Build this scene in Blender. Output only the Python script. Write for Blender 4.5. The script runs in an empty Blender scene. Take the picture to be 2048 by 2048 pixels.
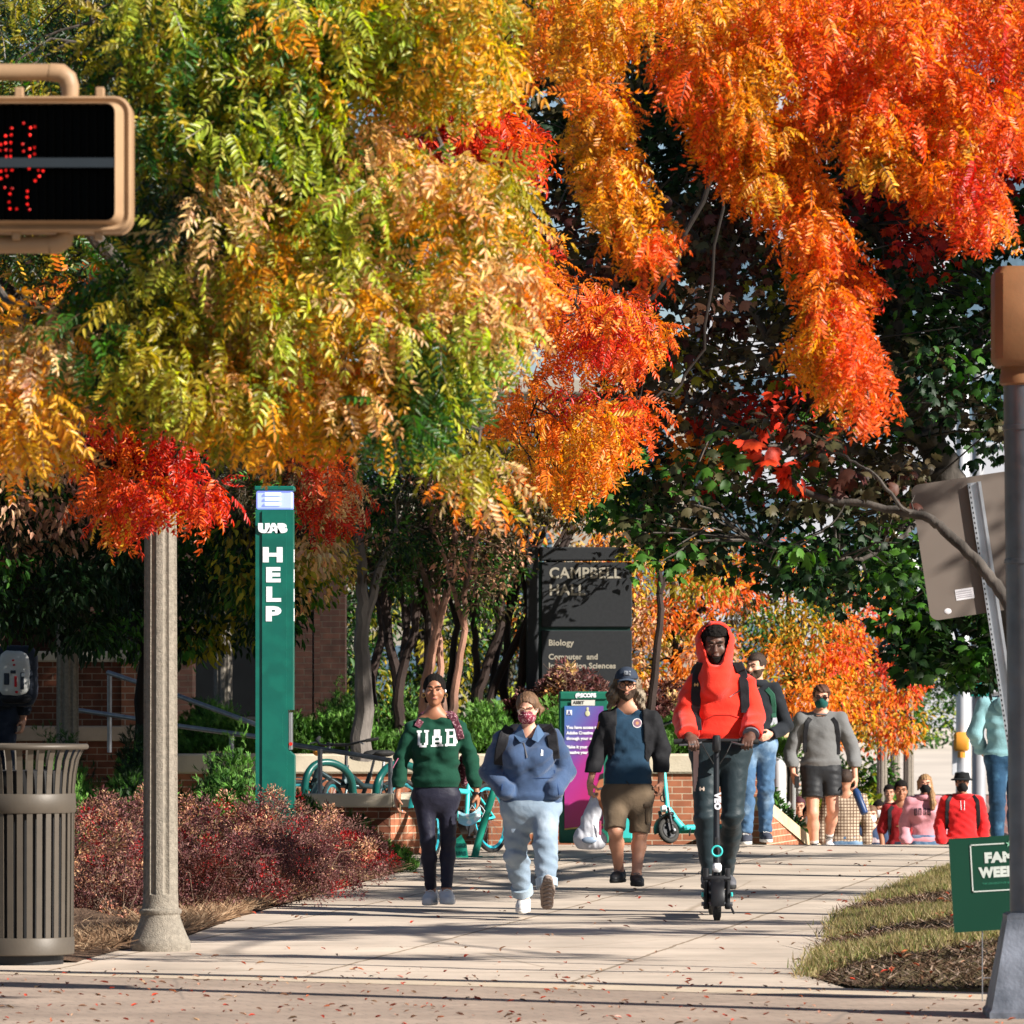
import bpy, math, random
import numpy as np
from mathutils import Vector, Matrix
from mathutils.bvhtree import BVHTree

S = bpy.context.scene
COL = S.collection
RAD = math.radians
FPX, CX, HY, CH = 11700.0, 1024.0, 1365.0, 1.6      # focal length (px of a 2048 frame), centre, horizon row, eye height

# ---------------------------------------------------------------- camera, sky, sun
cam_d = bpy.data.cameras.new('camera'); cam = bpy.data.objects.new('camera', cam_d); COL.objects.link(cam)
cam.location = (0, 0, CH); cam.rotation_euler = (RAD(90), 0, 0)
cam_d.sensor_width = 36; cam_d.lens = 36 * FPX / 2048.0
cam_d.shift_y = (HY - 1024.0) / 2048.0
cam_d.clip_start = 1; cam_d.clip_end = 3000
cam_d.dof.use_dof = True; cam_d.dof.focus_distance = 42.0; cam_d.dof.aperture_fstop = 11.0
S.camera = cam
S.cycles.max_bounces = 6; S.cycles.diffuse_bounces = 2; S.cycles.glossy_bounces = 2; S.cycles.transmission_bounces = 2
SUN = Vector((0.75, -0.43, 0.50)).normalized()
w = bpy.data.worlds.new('World'); S.world = w; w.use_nodes = True
nt = w.node_tree; bg = nt.nodes['Background']; sky = nt.nodes.new('ShaderNodeTexSky')
sky.sky_type = 'NISHITA'; sky.sun_disc = False; sky.air_density = .75; sky.dust_density = .3
sky.sun_elevation = math.asin(SUN.z); sky.sun_rotation = math.atan2(SUN.x, SUN.y)
nt.links.new(sky.outputs[0], bg.inputs[0]); bg.inputs[1].default_value = 0.05
sl = bpy.data.lights.new('sun', 'SUN'); sl.energy = 5.0; sl.angle = RAD(0.5); sl.color = (1.0, 0.945, 0.865)
so = bpy.data.objects.new('sun', sl); COL.objects.link(so)
so.rotation_euler = SUN.to_track_quat('Z', 'Y').to_euler(); so.location = (20, 0, 30)
S.view_settings.view_transform = 'Standard'; S.view_settings.look = 'None'
S.view_settings.exposure = 1.0; S.view_settings.gamma = 1; S.view_settings.use_curve_mapping = False

# ---------------------------------------------------------------- helpers
def P(px, py, D): return Vector(((px - CX) / FPX * D, D, CH + (HY - py) / FPX * D))
def GD(py, z=0.0): return (CH - z) * FPX / (py - HY)          # distance of a ground row
def G(px, py, z=0.0):
    D = GD(py, z); return Vector(((px - CX) / FPX * D, D, z))

def tago(o, label=None, cat=None, group=None, kind=None):
    if label: o['label'] = label
    if cat: o['category'] = cat
    if group: o['group'] = group
    if kind: o['kind'] = kind
    return o

def thing(name, label, cat, loc=(0, 0, 0), rz=0, group=None):
    o = bpy.data.objects.new(name, None); COL.objects.link(o)
    o.location = loc; o.rotation_euler = (0, 0, rz); o.empty_display_size = 0.1
    return tago(o, label, cat, group)

class MB:
    def __init__(s): s.v = []; s.f = []
    def add(s, vs, fs):
        n = len(s.v); s.v += [tuple(v) for v in vs]; s.f += [tuple(i + n for i in f) for f in fs]; return s
    def box(s, a, b, M=None):
        x0, y0, z0 = a; x1, y1, z1 = b
        vs = [(x0,y0,z0),(x1,y0,z0),(x1,y1,z0),(x0,y1,z0),(x0,y0,z1),(x1,y0,z1),(x1,y1,z1),(x0,y1,z1)]
        if M: vs = [M @ Vector(v) for v in vs]
        return s.add(vs, [(0,3,2,1),(4,5,6,7),(0,1,5,4),(1,2,6,5),(2,3,7,6),(3,0,4,7)])
    def bbox(s, a, b, r=0.01, M=None):                   # box with chamfered vertical and horizontal edges
        x0, y0, z0 = a; x1, y1, z1 = b
        r = min(r, abs(x1-x0)*.45, abs(y1-y0)*.45, abs(z1-z0)*.45)
        def ring(z, i): return [(x0+r+i,y0+i,z),(x1-r-i,y0+i,z),(x1-i,y0+r+i,z),(x1-i,y1-r-i,z),(x1-r-i,y1-i,z),(x0+r+i,y1-i,z),(x0+i,y1-r-i,z),(x0+i,y0+r+i,z)]
        vs = ring(z0, r*.6) + ring(z0+r, 0) + ring(z1-r, 0) + ring(z1, r*.6)
        fs = [tuple(range(7,-1,-1)), tuple(range(24,32))]
        for k in range(3):
            for i in range(8): fs.append((k*8+i, k*8+(i+1)%8, k*8+8+(i+1)%8, k*8+8+i))
        if M: vs = [M @ Vector(v) for v in vs]
        return s.add(vs, fs)
    def tube(s, pts, rad, n=10, cap=True):
        pts = [Vector(p) for p in pts]
        if not hasattr(rad, '__len__'): rad = [rad]*len(pts)
        up = None; vs = []; fs = []
        for i, p in enumerate(pts):
            d = (pts[min(i+1, len(pts)-1)] - pts[max(i-1, 0)])
            d = d.normalized() if d.length > 1e-9 else Vector((0,0,1))
            if up is None:
                up = Vector((0,0,1)) if abs(d.z) < .9 else Vector((1,0,0))
            a = up - d * up.dot(d)
            if a.length < 1e-6: a = d.orthogonal()
            a.normalize(); b = d.cross(a); up = a
            for k in range(n):
                t = 2*math.pi*k/n; vs.append(p + (a*math.cos(t) + b*math.sin(t))*rad[i])
        for i in range(len(pts)-1):
            for k in range(n): fs.append((i*n+k, i*n+(k+1)%n, (i+1)*n+(k+1)%n, (i+1)*n+k))
        if cap: fs.append(tuple(range(n-1,-1,-1))); fs.append(tuple((len(pts)-1)*n+k for k in range(n)))
        return s.add(vs, fs)
    def torus(s, c, R, r, axis='x', n=32, m=8, a0=0, a1=2*math.pi, sc=(1,1)):
        vs = []; fs = []; c = Vector(c); full = abs(a1-a0-2*math.pi) < 1e-6; nn = n if full else n+1
        for i in range(nn):
            t = a0+(a1-a0)*i/n
            for k in range(m):
                u = 2*math.pi*k/m; q = R + r*math.cos(u)*sc[0]; h = r*math.sin(u)*sc[1]
                if axis == 'x': v = (h, q*math.cos(t), q*math.sin(t))
                elif axis == 'y': v = (q*math.cos(t), h, q*math.sin(t))
                else: v = (q*math.cos(t), q*math.sin(t), h)
                vs.append(c+Vector(v))
        for i in range(n):
            j = (i+1) % nn
            for k in range(m): fs.append((i*m+k, i*m+(k+1)%m, j*m+(k+1)%m, j*m+k))
        return s.add(vs, fs)
    def lathe(s, prof, n=24, c=(0,0,0), flute=None):
        vs = []; fs = []; c = Vector(c)
        for r, z in prof:
            for k in range(n):
                t = 2*math.pi*k/n; rr = r*(flute(k, z) if flute else 1)
                vs.append(c+Vector((rr*math.cos(t), rr*math.sin(t), z)))
        for i in range(len(prof)-1):
            for k in range(n): fs.append((i*n+k, i*n+(k+1)%n, (i+1)*n+(k+1)%n, (i+1)*n+k))
        fs.append(tuple(range(n-1,-1,-1))); fs.append(tuple((len(prof)-1)*n+k for k in range(n)))
        return s.add(vs, fs)
    def sphere(s, c, r, n=14, m=9, sc=(1,1,1)):
        return s.lathe([(max(1e-4, r*math.sin(math.pi*i/m)), -r*math.cos(math.pi*i/m)) for i in range(m+1)], n) if False else s._sph(Vector(c), r, n, m, sc)
    def _sph(s, c, r, n, m, sc):
        vs = []; fs = []
        for i in range(m+1):
            a = math.pi*i/m
            for k in range(n):
                t = 2*math.pi*k/n
                vs.append(c+Vector((r*sc[0]*max(1e-3, math.sin(a))*math.cos(t), r*sc[1]*max(1e-3, math.sin(a))*math.sin(t), -r*sc[2]*math.cos(a))))
        for i in range(m):
            for k in range(n): fs.append((i*n+k, i*n+(k+1)%n, (i+1)*n+(k+1)%n, (i+1)*n+k))
        fs.append(tuple(range(n-1,-1,-1))); fs.append(tuple(m*n+k for k in range(n)))
        return s.add(vs, fs)
    def prism(s, poly, y0, y1, M=None):                    # outline in x,z extruded along y
        n = len(poly); vs = [(x, y0, z) for x, z in poly] + [(x, y1, z) for x, z in poly]
        fs = [tuple(range(n)), tuple(range(2*n-1, n-1, -1))] + [(i, i+n, (i+1)%n+n, (i+1)%n) for i in range(n)]
        if M: vs = [M @ Vector(v) for v in vs]
        return s.add(vs, fs)

def link(name, me, m, parent=None):
    o = bpy.data.objects.new(name, me); COL.objects.link(o)
    if m: me.materials.append(m)
    if parent: o.parent = parent
    return o

def obj(name, mb, m, parent=None, smooth=False, world=True):
    """world=True: the vertices are world coordinates; they are moved into the parent's frame."""
    vs = mb.v
    if parent is not None and world:
        inv = wm(parent).inverted(); vs = [inv @ Vector(v) for v in vs]
    me = bpy.data.meshes.new(name); me.from_pydata([tuple(v) for v in vs], [], mb.f); me.update()
    if smooth:
        me.polygons.foreach_set('use_smooth', [True]*len(me.polygons))
        if smooth != 2:
            try: me.set_sharp_from_angle(angle=RAD(40))
            except Exception: pass
    return link(name, me, m, parent)

def wm(o):
    m = Matrix.LocRotScale(o.location, o.rotation_euler, o.scale)
    return wm(o.parent) @ m if o.parent else m

def npmesh(name, V, F, m, parent=None, smooth=True, cols=None):
    """fast mesh from arrays; F is (n,k) quads or tris; V world coordinates"""
    V = np.asarray(V, float)
    if parent is not None:
        inv = np.array(wm(parent).inverted()); V = V @ inv[:3, :3].T + inv[:3, 3]
    me = bpy.data.meshes.new(name); k = F.shape[1]; n = len(F)
    me.vertices.add(len(V)); me.vertices.foreach_set('co', V.astype(np.float32).ravel())
    me.loops.add(n*k); me.loops.foreach_set('vertex_index', F.astype(np.int32).ravel())
    me.polygons.add(n); me.polygons.foreach_set('loop_start', np.arange(0, n*k, k, dtype=np.int32))
    me.polygons.foreach_set('loop_total', np.full(n, k, dtype=np.int32))
    if smooth: me.polygons.foreach_set('use_smooth', np.ones(n, dtype=bool))
    me.update(calc_edges=True)
    if cols is not None:
        a = me.color_attributes.new('leafcol', 'FLOAT_COLOR', 'POINT')
        c4 = np.ones((len(V), 4), np.float32); c4[:, :3] = np.clip(cols, 0, 1); a.data.foreach_set('color', c4.ravel())
    me.validate()
    return link(name, me, m, parent)

# ---------------------------------------------------------------- materials
MC = {}
def mat(name, col, rough=.6, metal=0, spec=.35, var=.15, vs=6, bump=.0, bs=60, emit=None, alpha=1, scale3=None, sheen=0, col2=None, c2s=3, c2t=(.45,.6), subs=0, transl=0, wrinkle=0):
    if name in MC: return MC[name]
    m = bpy.data.materials.new(name); m.use_nodes = True; N = m.node_tree.nodes; L = m.node_tree.links; b = N['Principled BSDF']
    b.inputs['Roughness'].default_value = rough; b.inputs['Metallic'].default_value = metal; b.inputs['Specular IOR Level'].default_value = spec
    tc = N.new('ShaderNodeTexCoord'); src = tc.outputs['Object']
    if scale3:
        mp = N.new('ShaderNodeMapping'); mp.inputs['Scale'].default_value = scale3; L.new(src, mp.inputs[0]); src = mp.outputs[0]
    n1 = N.new('ShaderNodeTexNoise'); n1.inputs['Scale'].default_value = vs; n1.inputs['Detail'].default_value = 5; L.new(src, n1.inputs['Vector'])
    mix = N.new('ShaderNodeMix'); mix.data_type = 'RGBA'; mix.blend_type = 'MIX'
    a = tuple(c*(1-var) for c in col)+(1,); c2 = tuple(min(1, c*(1+var)) for c in col)+(1,)
    mix.inputs[6].default_value = a; mix.inputs[7].default_value = c2
    cr = N.new('ShaderNodeMapRange'); cr.inputs[1].default_value = .3; cr.inputs[2].default_value = .7; L.new(n1.outputs[0], cr.inputs[0]); L.new(cr.outputs[0], mix.inputs[0])
    out = mix.outputs[2]
    if col2:
        n3 = N.new('ShaderNodeTexNoise'); n3.inputs['Scale'].default_value = c2s; n3.inputs['Detail'].default_value = 6; L.new(src, n3.inputs['Vector'])
        r3 = N.new('ShaderNodeMapRange'); r3.inputs[1].default_value = c2t[0]; r3.inputs[2].default_value = c2t[1]; L.new(n3.outputs[0], r3.inputs[0])
        m3 = N.new('ShaderNodeMix'); m3.data_type = 'RGBA'; L.new(r3.outputs[0], m3.inputs[0]); L.new(out, m3.inputs[6]); m3.inputs[7].default_value = tuple(col2)+(1,); out = m3.outputs[2]
    L.new(out, b.inputs['Base Color'])
    if bump:
        n2 = N.new('ShaderNodeTexNoise'); n2.inputs['Scale'].default_value = bs; n2.inputs['Detail'].default_value = 4; L.new(src, n2.inputs['Vector'])
        bp = N.new('ShaderNodeBump'); bp.inputs['Strength'].default_value = bump; bp.inputs['Distance'].default_value = .01; L.new(n2.outputs[0], bp.inputs['Height']); L.new(bp.outputs[0], b.inputs['Normal'])
    if wrinkle:
        nw = N.new('ShaderNodeTexNoise'); nw.inputs['Scale'].default_value = 11; nw.inputs['Detail'].default_value = 3; nw.inputs['Distortion'].default_value = 1.6; L.new(src, nw.inputs['Vector'])
        bw = N.new('ShaderNodeBump'); bw.inputs['Strength'].default_value = wrinkle; bw.inputs['Distance'].default_value = .045; L.new(nw.outputs[0], bw.inputs['Height'])
        if b.inputs['Normal'].links: L.new(bp.outputs[0], bw.inputs['Normal'])
        L.new(bw.outputs[0], b.inputs['Normal'])
    if emit: b.inputs['Emission Color'].default_value = tuple(emit[:3])+(1,); b.inputs['Emission Strength'].default_value = emit[3]
    if alpha < 1: b.inputs['Alpha'].default_value = alpha
    if sheen: b.inputs['Sheen Weight'].default_value = sheen; b.inputs['Sheen Roughness'].default_value = .5
    if subs: b.inputs['Subsurface Weight'].default_value = subs; b.inputs['Subsurface Radius'].default_value = (.01, .004, .002)
    if transl:
        tr = N.new('ShaderNodeBsdfTranslucent'); L.new(out, tr.inputs[0]); ms = N.new('ShaderNodeMixShader'); ms.inputs[0].default_value = transl
        L.new(b.outputs[0], ms.inputs[1]); L.new(tr.outputs[0], ms.inputs[2]); L.new(ms.outputs[0], N['Material Output'].inputs[0])
    MC[name] = m; return m

def leafmat(name, rough=.45, transl=.35, spec=.5, vein=0):
    if name in MC: return MC[name]
    m = bpy.data.materials.new(name); m.use_nodes = True; N = m.node_tree.nodes; L = m.node_tree.links; b = N['Principled BSDF']
    at = N.new('ShaderNodeAttribute'); at.attribute_name = 'leafcol'
    b.inputs['Roughness'].default_value = rough; b.inputs['Specular IOR Level'].default_value = spec
    tc = N.new('ShaderNodeTexCoord'); n1 = N.new('ShaderNodeTexNoise'); n1.inputs['Scale'].default_value = 40; L.new(tc.outputs['Object'], n1.inputs['Vector'])
    hs = N.new('ShaderNodeHueSaturation'); r = N.new('ShaderNodeMapRange'); r.inputs[3].default_value = .7; r.inputs[4].default_value = 1.3
    L.new(n1.outputs[0], r.inputs[0]); L.new(r.outputs[0], hs.inputs['Value']); L.new(at.outputs[0], hs.inputs['Color'])
    L.new(hs.outputs[0], b.inputs['Base Color'])
    tr = N.new('ShaderNodeBsdfTranslucent'); h2 = N.new('ShaderNodeHueSaturation'); h2.inputs['Saturation'].default_value = 1.15; h2.inputs['Value'].default_value = 1.4
    L.new(hs.outputs[0], h2.inputs['Color']); L.new(h2.outputs[0], tr.inputs[0])
    ms = N.new('ShaderNodeMixShader'); ms.inputs[0].default_value = transl
    L.new(b.outputs[0], ms.inputs[1]); L.new(tr.outputs[0], ms.inputs[2]); L.new(ms.outputs[0], N['Material Output'].inputs[0])
    MC[name] = m; return m

def brickmat(name, c1, c2, mortar, w=.203, h=.0677, soot=.25):
    if name in MC: return MC[name]
    m = bpy.data.materials.new(name); m.use_nodes = True; N = m.node_tree.nodes; L = m.node_tree.links; b = N['Principled BSDF']
    tc = N.new('ShaderNodeTexCoord'); sp = N.new('ShaderNodeSeparateXYZ'); L.new(tc.outputs['Object'], sp.inputs[0])
    ad = N.new('ShaderNodeMath'); L.new(sp.outputs[0], ad.inputs[0]); L.new(sp.outputs[1], ad.inputs[1])
    cb = N.new('ShaderNodeCombineXYZ'); L.new(ad.outputs[0], cb.inputs[0]); L.new(sp.outputs[2], cb.inputs[1])
    br = N.new('ShaderNodeTexBrick'); L.new(cb.outputs[0], br.inputs['Vector']); br.inputs['Scale'].default_value = 1
    br.inputs['Brick Width'].default_value = w; br.inputs['Row Height'].default_value = h; br.inputs['Mortar Size'].default_value = .0055; br.inputs['Mortar Smooth'].default_value = .2
    br.inputs['Color1'].default_value = tuple(c1)+(1,); br.inputs['Color2'].default_value = tuple(c2)+(1,); br.inputs['Mortar'].default_value = tuple(mortar)+(1,)
    br.inputs['Bias'].default_value = -.1
    n = N.new('ShaderNodeTexNoise'); n.inputs['Scale'].default_value = 7; n.inputs['Detail'].default_value = 6; L.new(tc.outputs['Object'], n.inputs['Vector'])
    mr = N.new('ShaderNodeMapRange'); mr.inputs[1].default_value = .3; mr.inputs[2].default_value = .7; mr.inputs[3].default_value = 1-soot*1.5; mr.inputs[4].default_value = 1+soot; L.new(n.outputs[0], mr.inputs[0])
    hs = N.new('ShaderNodeHueSaturation'); L.new(br.outputs[0], hs.inputs['Color']); L.new(mr.outputs[0], hs.inputs['Value']); L.new(hs.outputs[0], b.inputs['Base Color'])
    bp = N.new('ShaderNodeBump'); bp.inputs['Strength'].default_value = .6; bp.inputs['Distance'].default_value = .006; bp.invert = True; L.new(br.outputs['Fac'], bp.inputs['Height']); L.new(bp.outputs[0], b.inputs['Normal'])
    b.inputs['Roughness'].default_value = .85; b.inputs['Specular IOR Level'].default_value = .2
    MC[name] = m; return m

BARK = lambda: mat('bark_grey', (.085,.07,.058), .9, var=.45, vs=14, bump=.6, bs=50, scale3=(1,1,.35), spec=.2)
BARKD = lambda: mat('bark_dark', (.022,.017,.014), .9, var=.4, vs=12, bump=.6, bs=40, scale3=(1,1,.35), spec=.2)

# ---------------------------------------------------------------- text
def text_mesh(body, size, bold=0, sx=1, spacing=1, align='CENTER', line=1, ext=0):
    cu = bpy.data.curves.new('t', 'FONT'); cu.body = body; cu.size = size; cu.offset = bold; cu.align_x = align; cu.align_y = 'CENTER'
    cu.space_character = spacing; cu.space_line = line; cu.extrude = ext; cu.resolution_u = 3
    o = bpy.data.objects.new('t', cu); COL.objects.link(o)
    me = bpy.data.meshes.new_from_object(o)
    vs = [Vector((v.co.x*sx, -v.co.z, v.co.y)) for v in me.vertices]; fs = [tuple(p.vertices) for p in me.polygons]
    bpy.data.objects.remove(o); bpy.data.curves.remove(cu); bpy.data.meshes.remove(me)
    mb = MB(); mb.v = vs; mb.f = fs; return mb        # faces -y, in the x,z plane

def put(mb, M):
    mb.v = [tuple(M @ Vector(v)) for v in mb.v]; return mb
T = lambda x, y, z: Matrix.Translation((x, y, z))
RZ = lambda a: Matrix.Rotation(a, 4, 'Z'); RX = lambda a: Matrix.Rotation(a, 4, 'X'); RY = lambda a: Matrix.Rotation(a, 4, 'Y')
# ================================================================ SETTING
def gz(x, D):                                           # terrain height: plaza, steps down, street, rising hill
    return float(np.interp(D, [0,57.6,59,68,80,100,120,150,300,700,2500], [0,0,-.12,-1.35,-2.2,-2.1,-.7,-.1,.9,2.2,30]))
def sheet(name, pts, z, m, kind='structure', n=1):
    mb = MB(); mb.add([(x, y, z) for x, y in pts], [tuple(range(len(pts)))]); o = obj(name, mb, m); o['kind'] = kind; return o
def groundmat(name, cA, cB, sc=1.2, fine=18, bump=.5, cC=None):
    m = bpy.data.materials.new(name); m.use_nodes = True; N = m.node_tree.nodes; L = m.node_tree.links; b = N['Principled BSDF']
    tc = N.new('ShaderNodeTexCoord'); a = N.new('ShaderNodeTexNoise'); a.inputs['Scale'].default_value = sc; a.inputs['Detail'].default_value = 8; L.new(tc.outputs['Object'], a.inputs[0])
    f = N.new('ShaderNodeTexNoise'); f.inputs['Scale'].default_value = fine; f.inputs['Detail'].default_value = 8; L.new(tc.outputs['Object'], f.inputs[0])
    r = N.new('ShaderNodeMapRange'); r.inputs[1].default_value = .35; r.inputs[2].default_value = .65; L.new(a.outputs[0], r.inputs[0])
    mx = N.new('ShaderNodeMix'); mx.data_type = 'RGBA'; mx.inputs[6].default_value = tuple(cA)+(1,); mx.inputs[7].default_value = tuple(cB)+(1,); L.new(r.outputs[0], mx.inputs[0])
    r2 = N.new('ShaderNodeMapRange'); r2.inputs[1].default_value = .3; r2.inputs[2].default_value = .7; r2.inputs[3].default_value = .65; r2.inputs[4].default_value = 1.35; L.new(f.outputs[0], r2.inputs[0])
    hs = N.new('ShaderNodeHueSaturation'); L.new(r2.outputs[0], hs.inputs['Value']); L.new(mx.outputs[2], hs.inputs['Color']); L.new(hs.outputs[0], b.inputs['Base Color'])
    bp = N.new('ShaderNodeBump'); bp.inputs['Strength'].default_value = bump; bp.inputs['Distance'].default_value = .03; L.new(f.outputs[0], bp.inputs['Height']); L.new(bp.outputs[0], b.inputs['Normal'])
    b.inputs['Roughness'].default_value = .95; b.inputs['Specular IOR Level'].default_value = .15
    return m
def slabmat(name, col, tile, joint, jcol, rot=0, off=0.0, dirt=.2, bumpd=.004, row=None, stain=(.30,.2,.13)):
    m = bpy.data.materials.new(name); m.use_nodes = True; N = m.node_tree.nodes; L = m.node_tree.links; b = N['Principled BSDF']
    tc = N.new('ShaderNodeTexCoord'); mp = N.new('ShaderNodeMapping'); mp.inputs['Rotation'].default_value = (0,0,rot); L.new(tc.outputs['Object'], mp.inputs[0])
    wv = N.new('ShaderNodeTexNoise'); wv.inputs['Scale'].default_value = 2.2; wv.inputs['Detail'].default_value = 5; L.new(tc.outputs['Object'], wv.inputs[0])
    vm = N.new('ShaderNodeVectorMath'); vm.operation = 'MULTIPLY_ADD'; L.new(wv.outputs['Color'], vm.inputs[0]); vm.inputs[1].default_value = (.05,.05,0); L.new(mp.outputs[0], vm.inputs[2])
    br = N.new('ShaderNodeTexBrick'); L.new(vm.outputs[0], br.inputs['Vector']); br.offset = off; br.inputs['Scale'].default_value = 1
    br.inputs['Brick Width'].default_value = tile; br.inputs['Row Height'].default_value = row or tile; br.inputs['Mortar Size'].default_value = joint; br.inputs['Mortar Smooth'].default_value = .1
    br.inputs['Color1'].default_value = tuple(c*.93 for c in col)+(1,); br.inputs['Color2'].default_value = tuple(min(1, c*1.06) for c in col)+(1,); br.inputs['Mortar'].default_value = tuple(jcol)+(1,)
    n = N.new('ShaderNodeTexNoise'); n.inputs['Scale'].default_value = .9; n.inputs['Detail'].default_value = 9; n.inputs['Roughness'].default_value = .65; L.new(tc.outputs['Object'], n.inputs[0])
    r = N.new('ShaderNodeMapRange'); r.inputs[1].default_value = .3; r.inputs[2].default_value = .7; r.inputs[3].default_value = 1-dirt; r.inputs[4].default_value = 1+dirt*.6; L.new(n.outputs[0], r.inputs[0])
    hs = N.new('ShaderNodeHueSaturation'); L.new(br.outputs[0], hs.inputs['Color']); L.new(r.outputs[0], hs.inputs['Value'])
    n2 = N.new('ShaderNodeTexNoise'); n2.inputs['Scale'].default_value = 17; n2.inputs['Detail'].default_value = 6; L.new(tc.outputs['Object'], n2.inputs[0])
    r2 = N.new('ShaderNodeMapRange'); r2.inputs[1].default_value = .62; r2.inputs[2].default_value = .8; L.new(n2.outputs[0], r2.inputs[0])
    mx = N.new('ShaderNodeMix'); mx.data_type = 'RGBA'; L.new(r2.outputs[0], mx.inputs[0]); L.new(hs.outputs[0], mx.inputs[6]); mx.inputs[7].default_value = tuple(stain)+(1,)
    vo = N.new('ShaderNodeTexVoronoi'); vo.feature = 'DISTANCE_TO_EDGE'; vo.inputs['Scale'].default_value = .33; L.new(vm.outputs[0], vo.inputs['Vector'])
    rc = N.new('ShaderNodeMapRange'); rc.inputs[1].default_value = .0; rc.inputs[2].default_value = .005; rc.inputs[3].default_value = .75; rc.inputs[4].default_value = 0; L.new(vo.outputs['Distance'], rc.inputs[0])
    m4 = N.new('ShaderNodeMix'); m4.data_type = 'RGBA'; L.new(rc.outputs[0], m4.inputs[0]); L.new(mx.outputs[2], m4.inputs[6]); m4.inputs[7].default_value = tuple(jcol)+(1,)
    L.new(m4.outputs[2], b.inputs['Base Color'])
    bp = N.new('ShaderNodeBump'); bp.invert = True; bp.inputs['Distance'].default_value = bumpd; bp.inputs['Strength'].default_value = .7; L.new(br.outputs['Fac'], bp.inputs['Height'])
    b2 = N.new('ShaderNodeBump'); b2.inputs['Distance'].default_value = .004; b2.inputs['Strength'].default_value = .35; L.new(n2.outputs[0], b2.inputs['Height']); L.new(bp.outputs[0], b2.inputs['Normal']); L.new(b2.outputs[0], b.inputs['Normal'])
    b.inputs['Roughness'].default_value = .9; b.inputs['Specular IOR Level'].default_value = .2
    return m

dirt = groundmat('soil_and_turf', (.10,.075,.04), (.07,.09,.03))
ds = [2,20,30,40,50,57.6,59,62,68,74,80,90,100,110,120,150,200,300,500,700,1200,2500]
mb = MB(); xs = [-1200,-300,-80,-30,-12,-6,-3,0,3,6,12,30,80,300,1200]
for D in ds:
    for x in xs: mb.v.append((x, D, gz(x, D)-.012))
for i in range(len(ds)-1):
    for j in range(len(xs)-1):
        a = i*len(xs)+j; mb.f.append((a, a+1, a+1+len(xs), a+len(xs)))
o = obj('ground', mb, dirt, smooth=2); o['kind'] = 'structure'

conc = slabmat('concrete_walk', (.56,.465,.375), 1.52, .013, (.30,.23,.165), rot=RAD(9), dirt=.30, stain=(.38,.29,.21))
# concrete walk: left edge follows the shrub bed, right edge follows the lawn
sheet('sidewalk', [(-3.4,32.6),(1.75,30.6),(1.62,31.7),(2.0,36.0),(2.35,40.5),(3.0,45),(3.85,50.4),(9,50.6),(9,57.7),(-4.5,57.7),(-4.5,54.2),(-1.05,54.2),(-1.02,49.0),(-1.45,44),(-1.85,40.1),(-2.1,36),(-2.45,35),(-3.4,34.6)], 0.0, conc)
curbm = mat('curb_concrete', (.52,.42,.31), .9, var=.12, vs=5, bump=.3, bs=60)
mb = MB(); mb.box((-9,29.5,-.02),(9,30.12,.004)); M = T(0,0,0)
o = obj('curb', MB().add([(-5,33.3,.004),(-5,32.9,.004),(-3.4,32.35,.004),(6,27.6,.004),(6,28.35,.004),(1.75,30.55,.004),(-3.4,32.75,.004)], [(0,1,2,3,4,5,6)]), curbm); o['kind'] = 'structure'
pav = slabmat('brick_pavers', (.37,.285,.225), .2, .004, (.22,.18,.15), rot=RAD(-20), off=.5, dirt=.3, row=.1, stain=(.34,.25,.21))
sheet('pavement', [(-5,12),(6,12),(6,27.6),(-3.4,32.35),(-5,32.9)], 0.002, pav)
# road, far pavement, brick crossing, path up the hill
asph = groundmat('asphalt', (.06,.06,.062), (.05,.05,.05), bump=.2)
def ribbon(name, L1, L2, m, dz):
    mb = MB()
    for (xa, D), (xb, D2) in zip(L1, L2): mb.v += [(xa, D, gz(0, D)+dz), (xb, D2, gz(0, D2)+dz)]
    for i in range(len(L1)-1): mb.f.append((2*i, 2*i+1, 2*i+3, 2*i+2))
    o = obj(name, mb, m); o['kind'] = 'structure'; return o
ribbon('street', [(-60,80),(-60,84),(-60,90),(-60,100),(-60,107)], [(60,80),(60,84),(60,90),(60,100),(60,107)], asph, .0)
farc = mat('far_concrete', (.55,.48,.41), .9, var=.12, vs=.4, bump=.1, bs=8)
ribbon('path', [(3.5,120),(5.6,150),(9,200),(15,300)], [(11,120),(13.5,150),(18,200),(26,300)], farc, .006)
xw = slabmat('red_crossing_brick', (.26,.12,.10), .4, .02, (.3,.22,.2), dirt=.2)
ribbon('crosswalk', [(4,107),(4.5,112),(4,119.8)], [(16,107),(16,112),(16,119.8)], xw, .006)
ribbon('terrace', [(2.6,57.75),(2.6,59),(2.6,68),(2.6,79.8)], [(14,57.75),(14,59),(14,68),(14,79.8)], mat('step_concrete', (.46,.38,.29), .9, var=.15, vs=1.5, bump=.2, bs=30), .004)

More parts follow.
